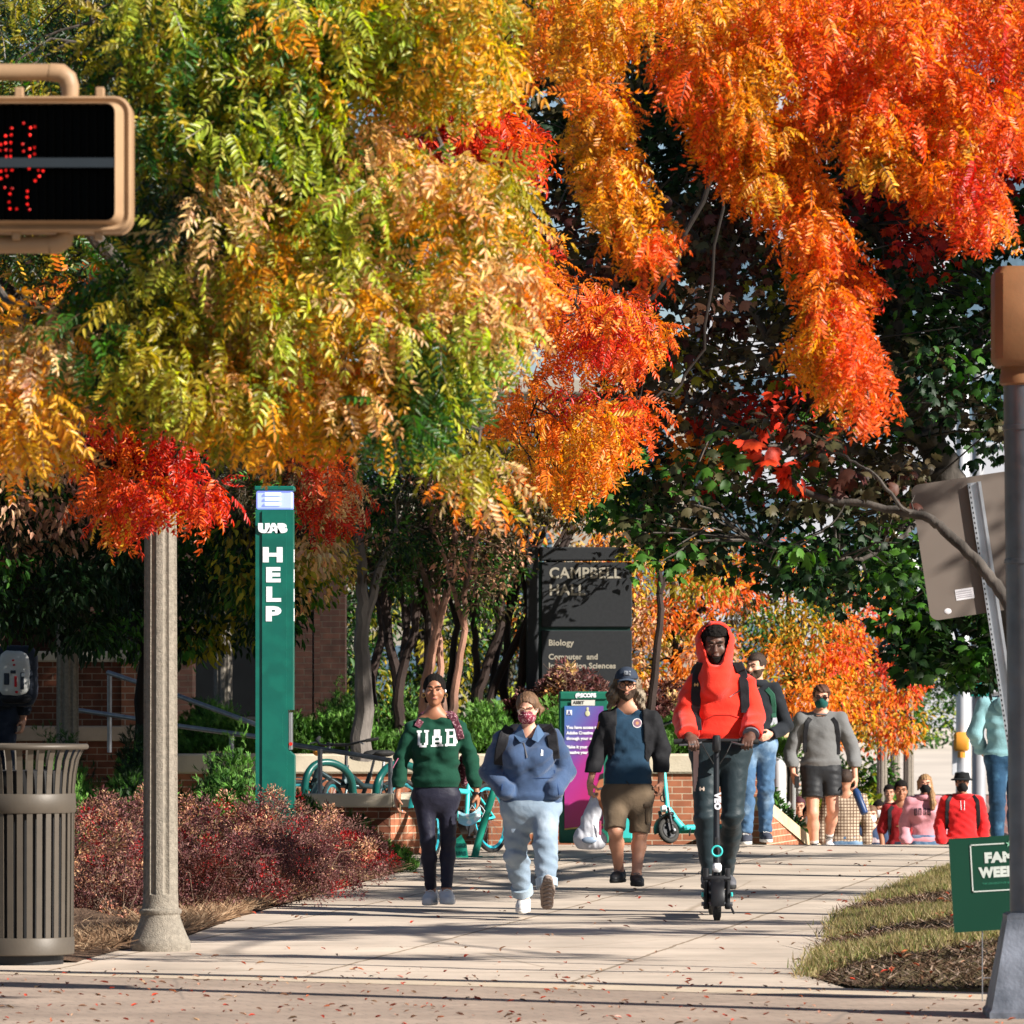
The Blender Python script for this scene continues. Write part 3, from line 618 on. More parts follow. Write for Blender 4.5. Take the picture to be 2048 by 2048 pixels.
# ---- crape myrtles: bare sinuous stems, small dark crowns with highlights painted as pale leaves
ANC = [(640,1050,'pe:2 ol mo'),(600,1150,'ol pe'),(760,1000,'g mo dg'),(900,1050,'mo pk:2 g'),(1050,1100,'pk mo:2 g'),(820,1150,'dg g mo'),(700,1000,'dg g pk'),(980,980,'ol mo'),(1200,1030,'mo pk ol'),(1150,980,'ol mo:2'),(980,1180,'mo pk g')]
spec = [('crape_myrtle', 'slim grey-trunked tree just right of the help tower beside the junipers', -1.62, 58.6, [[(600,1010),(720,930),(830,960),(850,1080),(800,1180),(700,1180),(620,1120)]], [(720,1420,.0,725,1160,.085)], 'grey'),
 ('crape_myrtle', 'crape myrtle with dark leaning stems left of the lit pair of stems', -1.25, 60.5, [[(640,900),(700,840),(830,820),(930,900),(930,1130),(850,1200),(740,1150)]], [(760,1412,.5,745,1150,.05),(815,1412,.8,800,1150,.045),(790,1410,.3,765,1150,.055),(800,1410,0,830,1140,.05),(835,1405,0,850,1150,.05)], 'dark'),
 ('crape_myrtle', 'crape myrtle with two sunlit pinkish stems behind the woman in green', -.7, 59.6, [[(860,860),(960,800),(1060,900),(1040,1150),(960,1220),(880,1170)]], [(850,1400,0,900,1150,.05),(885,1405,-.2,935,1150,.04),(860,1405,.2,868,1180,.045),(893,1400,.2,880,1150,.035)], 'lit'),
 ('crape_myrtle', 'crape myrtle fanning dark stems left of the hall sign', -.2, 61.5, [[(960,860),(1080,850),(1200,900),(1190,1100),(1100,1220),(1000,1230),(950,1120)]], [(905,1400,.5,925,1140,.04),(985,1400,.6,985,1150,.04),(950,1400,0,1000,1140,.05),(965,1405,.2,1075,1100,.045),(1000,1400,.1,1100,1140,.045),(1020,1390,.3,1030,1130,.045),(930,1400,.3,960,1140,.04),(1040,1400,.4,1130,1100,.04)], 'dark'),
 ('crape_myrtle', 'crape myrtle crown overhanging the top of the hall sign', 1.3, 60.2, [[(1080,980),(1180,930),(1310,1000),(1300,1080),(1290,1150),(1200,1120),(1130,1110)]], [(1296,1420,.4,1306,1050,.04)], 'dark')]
stem_m = dict(grey=mat('bark_pale', (.15,.13,.115), .85, var=.3, vs=10, bump=.5, scale3=(1,1,.4)), dark=mat('bark_myrtle_shaded', (.030,.017,.013), .8, var=.4, vs=9, bump=.4, scale3=(1,1,.4)), lit=mat('bark_myrtle_lit', (.34,.17,.115), .7, var=.3, vs=8, bump=.3, scale3=(1,1,.4), col2=(.12,.07,.05)))  # dark and lit copies of myrtle bark, shade and sun put into the colour
for nm, lb, X, D, polys, stems, mk in spec:
    t = tree_root(nm, lb, (X, D, .85), 'crape myrtles on the raised bed'); c = Crown(TS, rng); ce = []; nd = []; mb = MB()
    for poly in polys:
        for (x, y, d) in sprays_in(poly, D-1.1, D+1.6, 3000, 5.5, rng, 8):
            if 1045 < x < 1270 and y > 1030+40*rng.random(): continue
            p = P(x, y, d); ce.append(p); c.spray(p, .22, 42, .07, cmap(ANC, x, y, rng), (0,-.3,-.1), .2, .7)
    for (bx, by, dd, tx, ty, r) in stems:
        b = P(bx, by, D+dd); b.z = .84; e = P(tx, ty, D+dd*1.4)
        k1 = b.lerp(e, .35)+Vector((random.uniform(-.09,.09), 0, 0)); k2 = b.lerp(e, .7)+Vector((random.uniform(-.1,.1), 0, 0))
        up = e+Vector(((e.x-b.x)*.5+random.uniform(-.2,.2), .2, .9)); fork = k2.lerp(e,.3)+Vector((random.choice((-1,1))*.35, .1, .9))
        r *= 1.35; nd += limb(mb, [b, k1, k2, e, up], r, r*.35, 8, 5, .015); nd += limb(mb, [k2, k2.lerp(fork,.5)+Vector((0,0,.1)), fork], r*.55, r*.25, 6, 5, .01)
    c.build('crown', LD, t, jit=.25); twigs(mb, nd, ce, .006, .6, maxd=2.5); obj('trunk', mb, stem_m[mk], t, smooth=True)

# ---- dark green trees on the left behind the lamp posts
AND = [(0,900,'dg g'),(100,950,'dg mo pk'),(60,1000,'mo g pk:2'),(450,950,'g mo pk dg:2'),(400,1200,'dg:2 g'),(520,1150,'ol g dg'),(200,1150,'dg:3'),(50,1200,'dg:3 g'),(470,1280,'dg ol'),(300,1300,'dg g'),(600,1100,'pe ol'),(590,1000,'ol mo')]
for nm, lb, X, D, polys, bx in (('shade_tree','dark shaded tree at the left edge above the backpack walker',-5.3,49,[[(-80,860),(260,860),(270,1060),(200,1290),(60,1250),(-80,1290)]],-70),
    ('shade_tree','dark green tree with a thin leaning trunk right behind the big lamp post',-3.6,53,[[(230,880),(520,860),(560,1000),(520,1200),(440,1300),(270,1300),(200,1200)]],275),
    ('shade_tree','tree with olive golden drooping leaves directly behind the help tower',-2.4,50,[[(480,950),(600,960),(670,1040),(650,1150),(590,1260),(500,1290),(450,1180)]],545)):
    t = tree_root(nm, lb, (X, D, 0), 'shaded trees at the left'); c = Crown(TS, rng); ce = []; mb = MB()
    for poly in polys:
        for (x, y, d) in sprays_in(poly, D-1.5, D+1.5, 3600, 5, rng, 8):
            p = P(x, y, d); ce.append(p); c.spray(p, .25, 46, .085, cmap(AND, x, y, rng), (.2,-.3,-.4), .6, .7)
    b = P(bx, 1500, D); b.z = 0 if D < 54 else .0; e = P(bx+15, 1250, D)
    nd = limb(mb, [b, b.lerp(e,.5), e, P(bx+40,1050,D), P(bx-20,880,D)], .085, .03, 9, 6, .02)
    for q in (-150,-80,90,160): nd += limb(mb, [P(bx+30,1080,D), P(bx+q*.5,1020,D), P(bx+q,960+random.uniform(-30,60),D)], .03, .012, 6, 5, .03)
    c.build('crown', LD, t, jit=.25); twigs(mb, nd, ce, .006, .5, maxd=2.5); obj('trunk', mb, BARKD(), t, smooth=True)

# ---- right dark tree and far autumn trees
def leafy(nm, lb, X, D, dd, polys, anchors, foot, layers, sr, size, bx, n, group, m=LB, z0=None, tpl=TS, trunk_r=.1):
    z0 = gz(X, D) if z0 is None else z0
    t = tree_root(nm, lb, (X, D, z0), group); c = Crown(tpl, rng); ce = []; mb = MB()
    for poly in polys:
        for (x, y, d) in sprays_in(poly, D-dd, D+dd, foot, layers, rng, 8):
            p = P(x, y, d); ce.append(p); c.spray(p, sr, n, size, cmap(anchors, x, y, rng), (0,-.3,-.2), .4, .7)
    ys = [p[1] for p in polys[0]]; top = min(ys); bot = max(ys); b = P(bx, 1400, D); b.z = z0-.02
    nd = limb(mb, [b, P(bx+3, (bot*2+top)/3+40, D), P(bx-5, (bot+top)/2, D), P(bx+5, top+20, D)], trunk_r, .02, 8, 6, .03)
    xs_ = [p[0] for p in polys[0]]
    for k in range(7):
        ex = random.uniform(min(xs_), max(xs_)); nd += limb(mb, [P(bx, (bot+top)/2+random.uniform(0,(bot-top)*.3), D), P((bx+ex)/2, (bot+top)/2, D), P(ex, random.uniform(top, bot), D)], .04, .012, 6, 5, .04)
    c.build('crown', m, t, jit=.25); twigs(mb, nd, ce, .012, .5, maxd=4); obj('trunk', mb, BARKD(), t, smooth=True)
AO = [(1300,1100,'o pe yo'),(1280,1250,'yo pe ol pk'),(1350,1350,'pk pe o ol'),(1400,1200,'ro o ol'),(1500,1150,'o ro mo'),(1450,1100,'o ol'),(1560,1250,'ol g yo'),(1600,1400,'yo o:2'),(1650,1200,'ol g'),(1700,1350,'yo o ro'),(1760,1200,'ro:2 o'),(1800,1300,'r ro'),(1740,1460,'ro o yo'),(1650,1480,'ol yo'),(1560,1330,'g ol o')]
leafy('autumn_tree','orange and cream autumn tree right beside the hall sign behind the man in red', 2.3, 72, 2.2, [[(1170,1000),(1380,1040),(1450,1110),(1480,1200),(1440,1330),(1400,1420),(1330,1440),(1200,1410)]], AO, 2400, 4, .30, .085, 1350, 56, 'autumn trees along the street')
leafy('autumn_tree','orange and green autumn tree above the man in the grey sweatshirt', 4.3, 78, 2.5, [[(1440,1100),(1560,1080),(1680,1120),(1740,1200),(1700,1330),(1720,1440),(1640,1480),(1560,1400),(1490,1380),(1470,1250)]], AO, 2400, 4.2, .32, .085, 1580, 56, 'autumn trees along the street')
leafy('autumn_tree','bright red-orange autumn tree left of the hill path, low over the far posts', 7.0, 92, 2.5, [[(1640,1180),(1740,1150),(1830,1200),(1850,1300),(1830,1370),(1800,1420),(1830,1460),(1800,1480),(1740,1500),(1680,1490),(1620,1420),(1630,1300)]], AO, 2000, 4.2, .34, .095, 1660, 50, 'autumn trees along the street')
AG = [(1850,1200,'dg:2 g'),(1900,1300,'dg g'),(1980,1300,'dg:2 mo')]
leafy('shade_tree','dark leafy tree below the blank sign back at the right edge', 5.2, 52, 1.6, [[(1790,1110),(1960,1130),(2090,1180),(2090,1330),(2010,1350),(1980,1380),(1930,1370),(1880,1340),(1820,1330),(1800,1260),(1770,1180)]], AG, 3600, 4.5, .24, .11, 2110, 30, None, LD, tpl=TM, trunk_r=.08)
AY = [(800,1250,'g dg:2 ol'),(1000,1300,'g dg mo yg'),(900,1350,'g dg:2 ol'),(600,1300,'g dg'),(1100,1250,'o mo g dg')]
for k, (x0, x1, D, lb) in enumerate(((560,760,84,'yellow-green tree glimpsed between the dark brick columns and first grey trunk'),(740,930,88,'sunny green tree glimpsed behind the crape myrtle stems'),(900,1120,92,'yellow-green tree glimpsed between crape myrtle stems and hall sign'))):
    leafy('street_tree', lb, ((x0+x1)/2-CX)/FPX*D, D, 2, [[(x0,980),(x1,980),(x1+20,1180),(x1,1420),(x0,1440),(x0-20,1200)]], AY, 3400, 3.6, .42, .12, (x0+x1)//2, 46, 'sunlit trees across the street')
# ================================================================ WALLS, SIGNS, STREET FURNITURE
BR = brickmat('red_brick_shaded', (.16,.052,.027), (.10,.035,.02), (.24,.17,.12))  # brick darkened, the shade on these walls put into its colour
BRL = brickmat('red_brick_sunlit', (.42,.155,.08), (.29,.10,.055), (.52,.40,.28), soot=.15)  # brighter copy of the brick, sunlight on piers and walls put into its colour
CAP = mat('coping_concrete', (.58,.50,.38), .85, var=.14, vs=4, bump=.3, bs=50, col2=(.36,.29,.2), c2s=2, c2t=(.55,.75))
GALV = mat('galvanised_steel', (.24,.245,.26), .45, .6, var=.2, vs=14)
DARKM = mat('dark_metal', (.02,.02,.022), .45, .2)
BLK = mat('black_rubber', (.018,.018,.018), .75, var=.3, vs=30)
S_ = lambda D: FPX/D

# low brick planter wall with pier
D = 54.2; x0 = P(470,0,D).x; x1 = P(781,0,D).x; zt = CH-(1588-HY)/S_(D); ct = .125
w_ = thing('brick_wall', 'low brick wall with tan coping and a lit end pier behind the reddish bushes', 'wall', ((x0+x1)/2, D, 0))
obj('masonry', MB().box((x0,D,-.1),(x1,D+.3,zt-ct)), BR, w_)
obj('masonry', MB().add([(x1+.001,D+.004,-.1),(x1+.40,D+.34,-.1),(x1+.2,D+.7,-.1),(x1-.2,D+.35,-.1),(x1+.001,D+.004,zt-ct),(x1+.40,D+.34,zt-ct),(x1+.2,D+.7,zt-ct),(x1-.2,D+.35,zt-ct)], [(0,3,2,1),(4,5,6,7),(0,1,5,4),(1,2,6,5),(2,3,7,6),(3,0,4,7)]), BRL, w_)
m1 = MB().bbox((x0,D-.03,zt-ct+.002),(x1+.02,D+.33,zt), .012)
obj('coping', m1, CAP, w_)
obj('coping', MB().add([(x1+.022,D-.025,zt-ct+.003),(x1+.44,D+.33,zt-ct+.003),(x1+.2,D+.74,zt-ct+.003),(x1+.022,D+.6,zt-ct+.003),(x1+.022,D-.025,zt+.001),(x1+.44,D+.33,zt+.001),(x1+.2,D+.74,zt+.001),(x1+.022,D+.6,zt+.001)], [(0,3,2,1),(4,5,6,7),(0,1,5,4),(1,2,6,5),(2,3,7,6),(3,0,4,7)]), CAP, w_)

# raised bed wall across the back
D = 59.3; xL = P(300,0,D).x; xR = P(1535,0,D).x; zt = CH-(1508-HY)/S_(D); ct = .2
w_ = thing('brick_wall', 'long orange brick retaining wall with pale coping holding the raised juniper bed', 'wall', (0, D, 0))
obj('masonry', MB().box((xL,D,-.2),(xR,D+.3,zt-ct)), BRL, w_)
obj('coping', MB().bbox((xL,D-.04,zt-ct+.002),(xR+.03,D+.36,zt), .02), CAP, w_)
obj('masonry', MB().box((xR-.3,D+.302,-2.5),(xR,D+13,-.1)), BRL, w_)
bedz = zt-.04
mb = MB()
for i in range(30):
    for j in range(14): mb.v.append((-9+(xR-.3+9)*i/29, D+.3+j*1.2, bedz+.03*math.sin(i*2.1+j)))
for i in range(29):
    for j in range(13): a = i*14+j; mb.f.append((a, a+14, a+15, a+1))
o = obj('raised_bed', mb, bedm, smooth=2); o['kind'] = 'structure'
# stair side wall with sloping coping, going down to the right
sw = thing('brick_wall', 'brick stair side wall with a coping that slopes down to the right', 'wall', P(1560,1690,58))
p0 = P(1535,1598,58.0); p1 = P(1548,1600,58.0); p2 = P(1640,1690,59.2)
A = P(1535,1600,58); B = P(1645,1702,60.5)
mbk = MB(); zz = -1.6
pts = [(A.x, 58.2), (B.x+.35, 61.5)]
mbk.add([(A.x,58.2,zz),(B.x,61.2,zz),(B.x+.0,61.45,zz),(A.x-.25,58.4,zz),(A.x,58.2,A.z-.1),(B.x,61.2,B.z-.1),(B.x,61.45,B.z-.1),(A.x-.25,58.4,A.z-.1)], [(0,3,2,1),(4,5,6,7),(0,1,5,4),(1,2,6,5),(2,3,7,6),(3,0,4,7)])
obj('masonry', mbk, BRL, sw)
o_ = .03
mbk = MB().add([(A.x-.02,58.14,A.z-.098),(B.x+.04,61.15,B.z-.098),(B.x+.04,61.5,B.z-.098),(A.x-.3,58.5,A.z-.098),(A.x-.02,58.14,A.z+.03),(B.x+.04,61.15,B.z+.03),(B.x+.04,61.5,B.z+.03),(A.x-.3,58.5,A.z+.03)], [(0,3,2,1),(4,5,6,7),(0,1,5,4),(1,2,6,5),(2,3,7,6),(3,0,4,7)])
obj('coping', mbk, mat('coping_tan', (.55,.43,.27), .85, var=.2, vs=5, bump=.3), sw)

# tall wall on the left
D = 60.5; xa = -9.0; xb = P(243,0,D).x; xc = P(279,0,D).x; zt = CH-(1300-HY)/S_(D); ct = .125
w_ = thing('brick_wall', 'tall shaded brick wall with concrete coping and a sunlit end pier on the left', 'wall', (xb, D, 0))
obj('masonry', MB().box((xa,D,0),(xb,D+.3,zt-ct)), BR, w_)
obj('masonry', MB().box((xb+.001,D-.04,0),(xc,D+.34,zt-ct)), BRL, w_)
obj('coping', MB().bbox((xa,D-.05,zt-ct+.002),(xb-.06,D+.36,zt-.012), .02), CAP, w_)
mb = MB(); prof = [(xb-.058,zt-ct+.002),(xc+.02,zt-ct+.002),(xc+.02,zt-.075),(xc-.015,zt-.03),(xc-.06,zt-.004),(xb-.058,zt)]
mb.prism(prof, D-.07, D+.37); obj('coping', mb, CAP, w_)
D = 58.6; xa = P(40,0,D).x; xb = P(246,0,D).x
w_ = thing('concrete_ledge', 'low tan concrete ledge running in front of the shaded tall brick wall', 'ledge', (xb, D, 0))
obj('slab', MB().bbox((xa-1,D,CH-(1482-HY)/S_(D)),(xb+.3,D+.4,CH-(1453-HY)/S_(D)), .01), mat('ledge_concrete', (.40,.30,.22), .9, var=.15, bump=.3), w_)
obj('footing', MB().box((xa-1,D+.06,0),(xb+.3,D+.34,CH-(1482-HY)/S_(D)-.001)), BR, w_)

# handrail
D = 54.35
hr = thing('handrail', 'grey galvanised two-bar handrail sloping down from the left wall to the low brick wall', 'railing', P(640,1586,D))
r = .024
top = [P(216,1345,57),P(357,1392,56.2),P(512,1449,55.3),P(540,1460,55.1)]
obj('rail', MB().tube(top, r, 12), GALV, hr, smooth=True)
low = [P(120,1415,57.4),P(155,1420,57.3),P(276,1438,56.6),P(357,1452,56.1),P(512,1473,55.2),P(576,1488,54.8),P(783,1521,54.35)]
obj('rail', MB().tube(low, r*.95, 12), GALV, hr, smooth=True)
for px, py0, py1, DD in ((219,1350,1505,57),(463,1468,1545,55.5),(640,1498,1587,54.35),(781,1522,1587,54.35)):
    obj('post', MB().tube([P(px,py1,DD),P(px,py0,DD)], r*.95, 12), GALV, hr, smooth=True)

# fluted concrete lamp posts
LC = mat('aggregate_concrete', (.24,.21,.17), .9, var=.22, vs=40, bump=.8, bs=120, spec=.2)
def lamp_post(label, x, D, z0, ro, group='fluted concrete lamp posts'):
    t = thing('lamp_post', label, 'lamp post', (x, D, z0), ro, group)
    b = MB().lathe([(.178,0),(.182,.03),(.176,.06),(.170,.068),(.155,.10),(.135,.15),(.118,.20),(.117,.215),(.127,.228),(.127,.243),(.115,.252)], 48)
    obj('base', b, LC, t, smooth=True, world=False)
    def fl(k, z): return 1-(.17 if z > .34 else 0)*max(0, math.cos(8*2*math.pi*k/96))**.6
    s = MB().lathe([(.114,.245),(.108,.26),(.106,.30),(.105,.335),(.104,.345),(.102,.9),(.099,1.8),(.095,2.8),(.089,3.9),(.086,4.6)], 96, flute=fl)
    obj('shaft', s, LC, t, smooth=True, world=False)
    l = MB().lathe([(.09,4.6),(.12,4.64),(.12,4.7),(.17,4.78),(.2,5.0),(.17,5.25),(.05,5.35),(.02,5.45)], 24)
    obj('lantern', l, mat('lantern_glass', (.6,.6,.55), .3), t, smooth=True, world=False)
    return t
q = G(321,1901); lamp_post('big fluted concrete lamp post with bell base beside the trash can', q.x, q.y, 0, RAD(22.5))
lamp_post('fluted concrete lamp post rising behind the trash can rim', P(135,0,53).x, 53, 0, RAD(22.5))
lamp_post('slim fluted concrete post half hidden in junipers left of the help tower', P(446,0,64).x, 64, .85, RAD(22.5))
for px, D, lb in ((1764,112,'leftmost'),(1790,120,'middle'),(1817,112,'rightmost')):
    lamp_post(lb+' of three pale concrete lamp posts standing in a row behind the crowd', P(px,0,D).x, D, gz(0,D), RAD(22.5))

# dark street lamp on the hill path
D = 210; t = thing('street_lamp', 'dark flared-base street lamp standing beside the far hill path', 'street lamp', (P(1838,0,D).x, D, gz(0,D)))
obj('post', MB().lathe([(.55,0),(.5,.15),(.28,.5),(.24,1.2),(.22,4),(.18,6)], 16), mat('dark_green_iron', (.03,.035,.035), .6), t, smooth=True, world=False)
obj('lantern', MB().lathe([(.2,6),(.35,6.2),(.4,6.9),(.1,7.2)], 12), mat('lantern_glass', (.6,.6,.55)), t, smooth=True, world=False)

# ---- help tower
D = 44.15; s = S_(D); z0 = 0
TG = mat('help_tower_green', (.002,.105,.078), .38, var=.12, vs=5, spec=.5, bump=.03, bs=30, col2=(.003,.125,.09), c2s=8)
WHT = mat('white_vinyl', (.78,.80,.82), .5, var=.04)
xa = P(511,0,D).x; xb = P(586,0,D).x; Y0 = D; Y1 = D+.30
ht = thing('help_tower', 'tall green emergency help tower with blue light and HELP lettering', 'emergency tower', ((xa+xb)/2, D+.15, 0))
Z = lambda py: CH+(HY-py)/s
xn = P(576,0,D).x
body = [(xa,0),(xb+.01,0),(xb+.01,Z(1512)),(xn,Z(1500)),(xn,Z(1420)),(xb,Z(1420)),(xb,Z(1019)),(xa,Z(1019))]
ch = .03
def towerprism(poly, y0, y1):                        # right side slopes back, front left has a rounded fold
    mb = MB(); n = len(poly); xm = max(p[0] for p in poly)
    mb.prism(poly, y0, y1); return mb
obj('column', towerprism(body, Y0, Y1), TG, ht)
obj('fold', MB().prism([(xa+.05,.02),(xb-.045,.02),(xb-.045,Z(1500)),(xn-.04,Z(1490)),(xn-.04,Z(1428)),(xb-.05,Z(1420)),(xb-.05,Z(1022)),(xa+.05,Z(1022))], Y0-.012, Y0-.001), TG, ht)
obj('intercom', MB().bbox((xn+.002,Y0+.02,Z(1500)),(xn+.028,Y0+.26,Z(1425)), .004), mat('brushed_steel', (.55,.56,.58), .3, .9), ht)
obj('call_button', MB().tube([(xn+.02,Y0+.005,Z(1488)),(xn+.02,Y0+.03,Z(1488))], .014, 10), mat('button_red', (.6,.03,.02), .4), ht)
gl = mat('light_housing', (.30,.36,.75), .25, var=.05, emit=(.30,.36,1,.45))
obj('light_housing', MB().bbox((xa+.005,Y0+.01,Z(1018)),(xb-.005,Y1-.01,Z(982)), .01), gl, ht)
led = mat('blue_led', (.2,.25,1), .3, emit=(.12,.14,1,5))
mb = MB()
for i in range(3): mb.tube([P(530,988+i*10,D-.0)+Vector((0,.004,0)), P(562,988+i*10,D)+Vector((0,.004,0))], .011, 8)
obj('blue_lamp', mb, led, ht)
obj('top_cap', MB().bbox((xa-.01,Y0-.01,Z(981)),(xb+.01,Y1+.01,Z(972)), .008), TG, ht)
yt = Y0-.016
def letters(txt, cx, py, hpx, par, m, y, sx=1.0, bold=.02, s=s, nm='letter', spacing=1, align='CENTER', D_=None):
    D_ = D_ or y; c = P(cx, py, D_)
    mb = text_mesh(txt, hpx/s/.70, bold, sx, spacing, align); b = put(mb, T(c.x, y, c.z)); return obj(nm, b, m, par)
for ch_, py in (('H',1111),('E',1151),('L',1190),('P',1229)): letters(ch_, 545.5, py, 27, ht, WHT, yt, 1.5, .008)
# heavy squared wordmark
def strokes(segs, th, y, par, m, nm, depth=.003, fn=None):
    mb = MB()
    for a, b in segs:
        a = Vector((a[0], 0, a[1])); b = Vector((b[0], 0, b[1])); d = (b-a).normalized(); n = Vector((-d.z, 0, d.x))*th/2; a2 = a-d*th*.5; b2 = b+d*th*.5
        q = [a2+n, b2+n, b2-n, a2-n]
        mb.add([(v.x, y, v.z) for v in q]+[(v.x, y+depth, v.z) for v in q], [(0,1,2,3),(7,6,5,4),(0,4,5,1),(1,5,6,2),(2,6,7,3),(3,7,4,0)])
    return obj(nm, mb, m, par)
ox = P(517,0,D).x; oz = Z(1066); u = 1/s
seg = [((0,15),(0,2)),((0,1),(15,1)),((16,1),(16,15)),((17,1),(28,15)),((28,15),(30,15)),((31,15),(31,0)),((22,6),(31,6)),((35,15),(50,15)),((35,8),(51,8)),((35,0),(52,0)),((35,15),(35,0)),((51,14),(52,9)),((53,7),(53,1))]
letters('UAB', 545, 1057, 15, ht, WHT, yt, 1.32, .010, nm='wordmark', spacing=.98)
for py in (1111,1151,1190,1229): obj('letter', MB().box((xb+.001,Y0+.1,Z(py+13)),(xb+.004,Y0+.2,Z(py-13))), WHT, ht)


# ---- hall sign
D = 61.5; s = S_(D); Z = lambda py: CH+(HY-py)/s; X = lambda px: P(px,0,D).x
CS = mat('sign_charcoal', (.022,.024,.027), .8, var=.12, vs=30, bump=.25, bs=150, spec=.3)
CG = mat('sign_green_gap', (.005,.035,.028), .6)
TXS = mat('sign_lettering', (.34,.31,.25), .6)
hs_ = thing('hall_sign', 'tall charcoal monument sign reading CAMPBELL HALL above the planting', 'sign', (X(1160), D, bedz))
obj('core', MB().box((X(1076),D+.03,bedz-.1),(X(1261),D+.3,Z(1124))), CG, hs_)
obj('side_slab', MB().bbox((X(1052),D-.01,bedz-.1),(X(1077),D+.33,Z(1095)), .012), CS, hs_)
obj('top_slab', MB().bbox((X(1078),D-.01,Z(1121)),(X(1264),D+.33,Z(1094)), .012), CS, hs_)
obj('panel', MB().bbox((X(1083),D,Z(1254)),(X(1264),D+.05,Z(1125)), .008), CS, hs_)
obj('panel', MB().bbox((X(1083),D,bedz),(X(1264),D+.05,Z(1261)), .008), CS, hs_)
for tx, px, py, h in (('CAMPBELL',1098,1147,21),('HALL',1098,1181,21),('Biology',1097,1286,11.5),('Computer  and',1097,1314,10.8),('Information Sciences',1097,1332,10.8),('Mathematics',1097,1362,10.8)):
    b = text_mesh(tx, h/s/.70, .004 if h > 20 else .003, .98, 1.05, 'LEFT'); c = P(px, py, D)
    obj('lettering', put(b, T(c.x, D-.004, c.z)), TXS, hs_)

# ---- kiosk with poster
D = 58.2; s = S_(D); Z = lambda py: CH+(HY-py)/s; X = lambda px: P(px,0,D).x
KG = mat('kiosk_green', (.01,.13,.085), .45, var=.1)
zb = 0; ks = thing('poster_kiosk', 'green news kiosk with a blue and magenta poster against the brick wall', 'kiosk', (X(1168), D+.2, 0))
obj('cabinet', MB().bbox((X(1118),D+.02,0),(X(1218),D+.42,Z(1383)), .015), KG, ks)
obj('header', MB().bbox((X(1121),D,Z(1398)),(X(1215),D+.019,Z(1386)), .003), KG, ks)
def postermat():
    m = bpy.data.materials.new('poster_print'); m.use_nodes = True; N = m.node_tree.nodes; L = m.node_tree.links; b = N['Principled BSDF']
    tc = N.new('ShaderNodeTexCoord'); sp = N.new('ShaderNodeSeparateXYZ'); L.new(tc.outputs['Generated'], sp.inputs[0])
    ad = N.new('ShaderNodeMath'); ad.operation = 'MULTIPLY_ADD'; L.new(sp.outputs[0], ad.inputs[0]); ad.inputs[1].default_value = .5; L.new(sp.outputs[2], ad.inputs[2])
    sb = N.new('ShaderNodeMath'); sb.operation = 'SUBTRACT'; L.new(sp.outputs[2], sb.inputs[0]); ml = N.new('ShaderNodeMath'); ml.operation = 'MULTIPLY'; L.new(sp.outputs[0], ml.inputs[0]); ml.inputs[1].default_value = .45; L.new(ml.outputs[0], sb.inputs[1])
    cr = N.new('ShaderNodeValToRGB'); L.new(sb.outputs[0], cr.inputs[0]); e = cr.color_ramp.elements
    e[0].position = 0; e[0].color = (.42,.02,.16,1); e[1].position = 1; e[1].color = (.05,.17,.42,1)
    for p_, c in ((.3,(.34,.03,.22,1)),(.5,(.16,.06,.30,1)),(.75,(.10,.13,.38,1))): n = e.new(p_); n.color = c
    L.new(cr.outputs[0], b.inputs['Base Color']); b.inputs['Roughness'].default_value = .35; return m
po = obj('poster', MB().box((X(1129),D,Z(1657)),(X(1207),D+.019,Z(1412))), postermat(), ks)
W2 = mat('poster_white', (.75,.75,.8), .5)
obj('name_strip', MB().box((X(1143),D-.004,Z(1411)),(X(1190),D+.0,Z(1400))), mat('paper', (.6,.6,.55), .7), ks)
def ktext(t_, px, py, h, m, bold=.002): obj('printed_text', put(text_mesh(t_, h/s/.70, bold, .95, 1, 'LEFT'), T(X(px), D-.006, Z(py))), m, po if py > 1412 else ks)
ktext('@SCOPE', 1151, 1391, 7.5, W2, .004); ktext('ASSET', 1146, 1405.5, 6, mat('ink', (.05,.05,.05), .8))
for t_, py in (('You have access to',1455),('Adobe Creative Cloud',1466),('through your school.',1477),('Make it your most',1494),('creative year ever.',1505)): ktext(t_, 1133, py, 6, W2)
obj('printed_logo', MB().prism([(X(1133),Z(1430)),(X(1144),Z(1430)),(X(1144),Z(1420)),(X(1133),Z(1420))], D-.004, D-.001), W2, po)
obj('printed_logo', MB().prism([(X(1135),Z(1430)),(X(1137),Z(1430)),(X(1138.5),Z(1424)),(X(1140),Z(1430)),(X(1142),Z(1430)),(X(1139.3),Z(1421)),(X(1137.7),Z(1421))], D-.007, D-.0045), mat('logo_violet', (.1,.1,.3), .5), po)
obj('printed_pear', MB()._sph(Vector((X(1175),D-.003,Z(1427))), .026, 14, 8, (.95,.1,1.1))._sph(Vector((X(1175),D-.003,Z(1418))), .016, 12, 6, (.8,.1,1.3)), mat('pear', (.5,.5,.33), .5), po, smooth=True)
skp = mat('printed_skin', (.36,.13,.06), .5)
fc = [(X(1207),Z(1630)),(X(1207),Z(1556)),(X(1199),Z(1560)),(X(1192),Z(1575)),(X(1189),Z(1592)),(X(1190),Z(1600)),(X(1187),Z(1606)),(X(1191),Z(1610)),(X(1190),Z(1618)),(X(1193),Z(1628)),(X(1200),Z(1636))]
obj('printed_face', MB().prism(fc[::-1], D-.004, D-.001), skp, po)
obj('printed_hair', MB().prism([(X(1207),Z(1557)),(X(1207),Z(1546)),(X(1201),Z(1548)),(X(1197),Z(1560))], D-.006, D-.0045), DARKM, po)
obj('printed_eye', MB().prism([(X(1193),Z(1577)),(X(1204),Z(1574)),(X(1205),Z(1579)),(X(1196),Z(1581))], D-.007, D-.0045), mat('ink', (.05,.05,.05)), po)
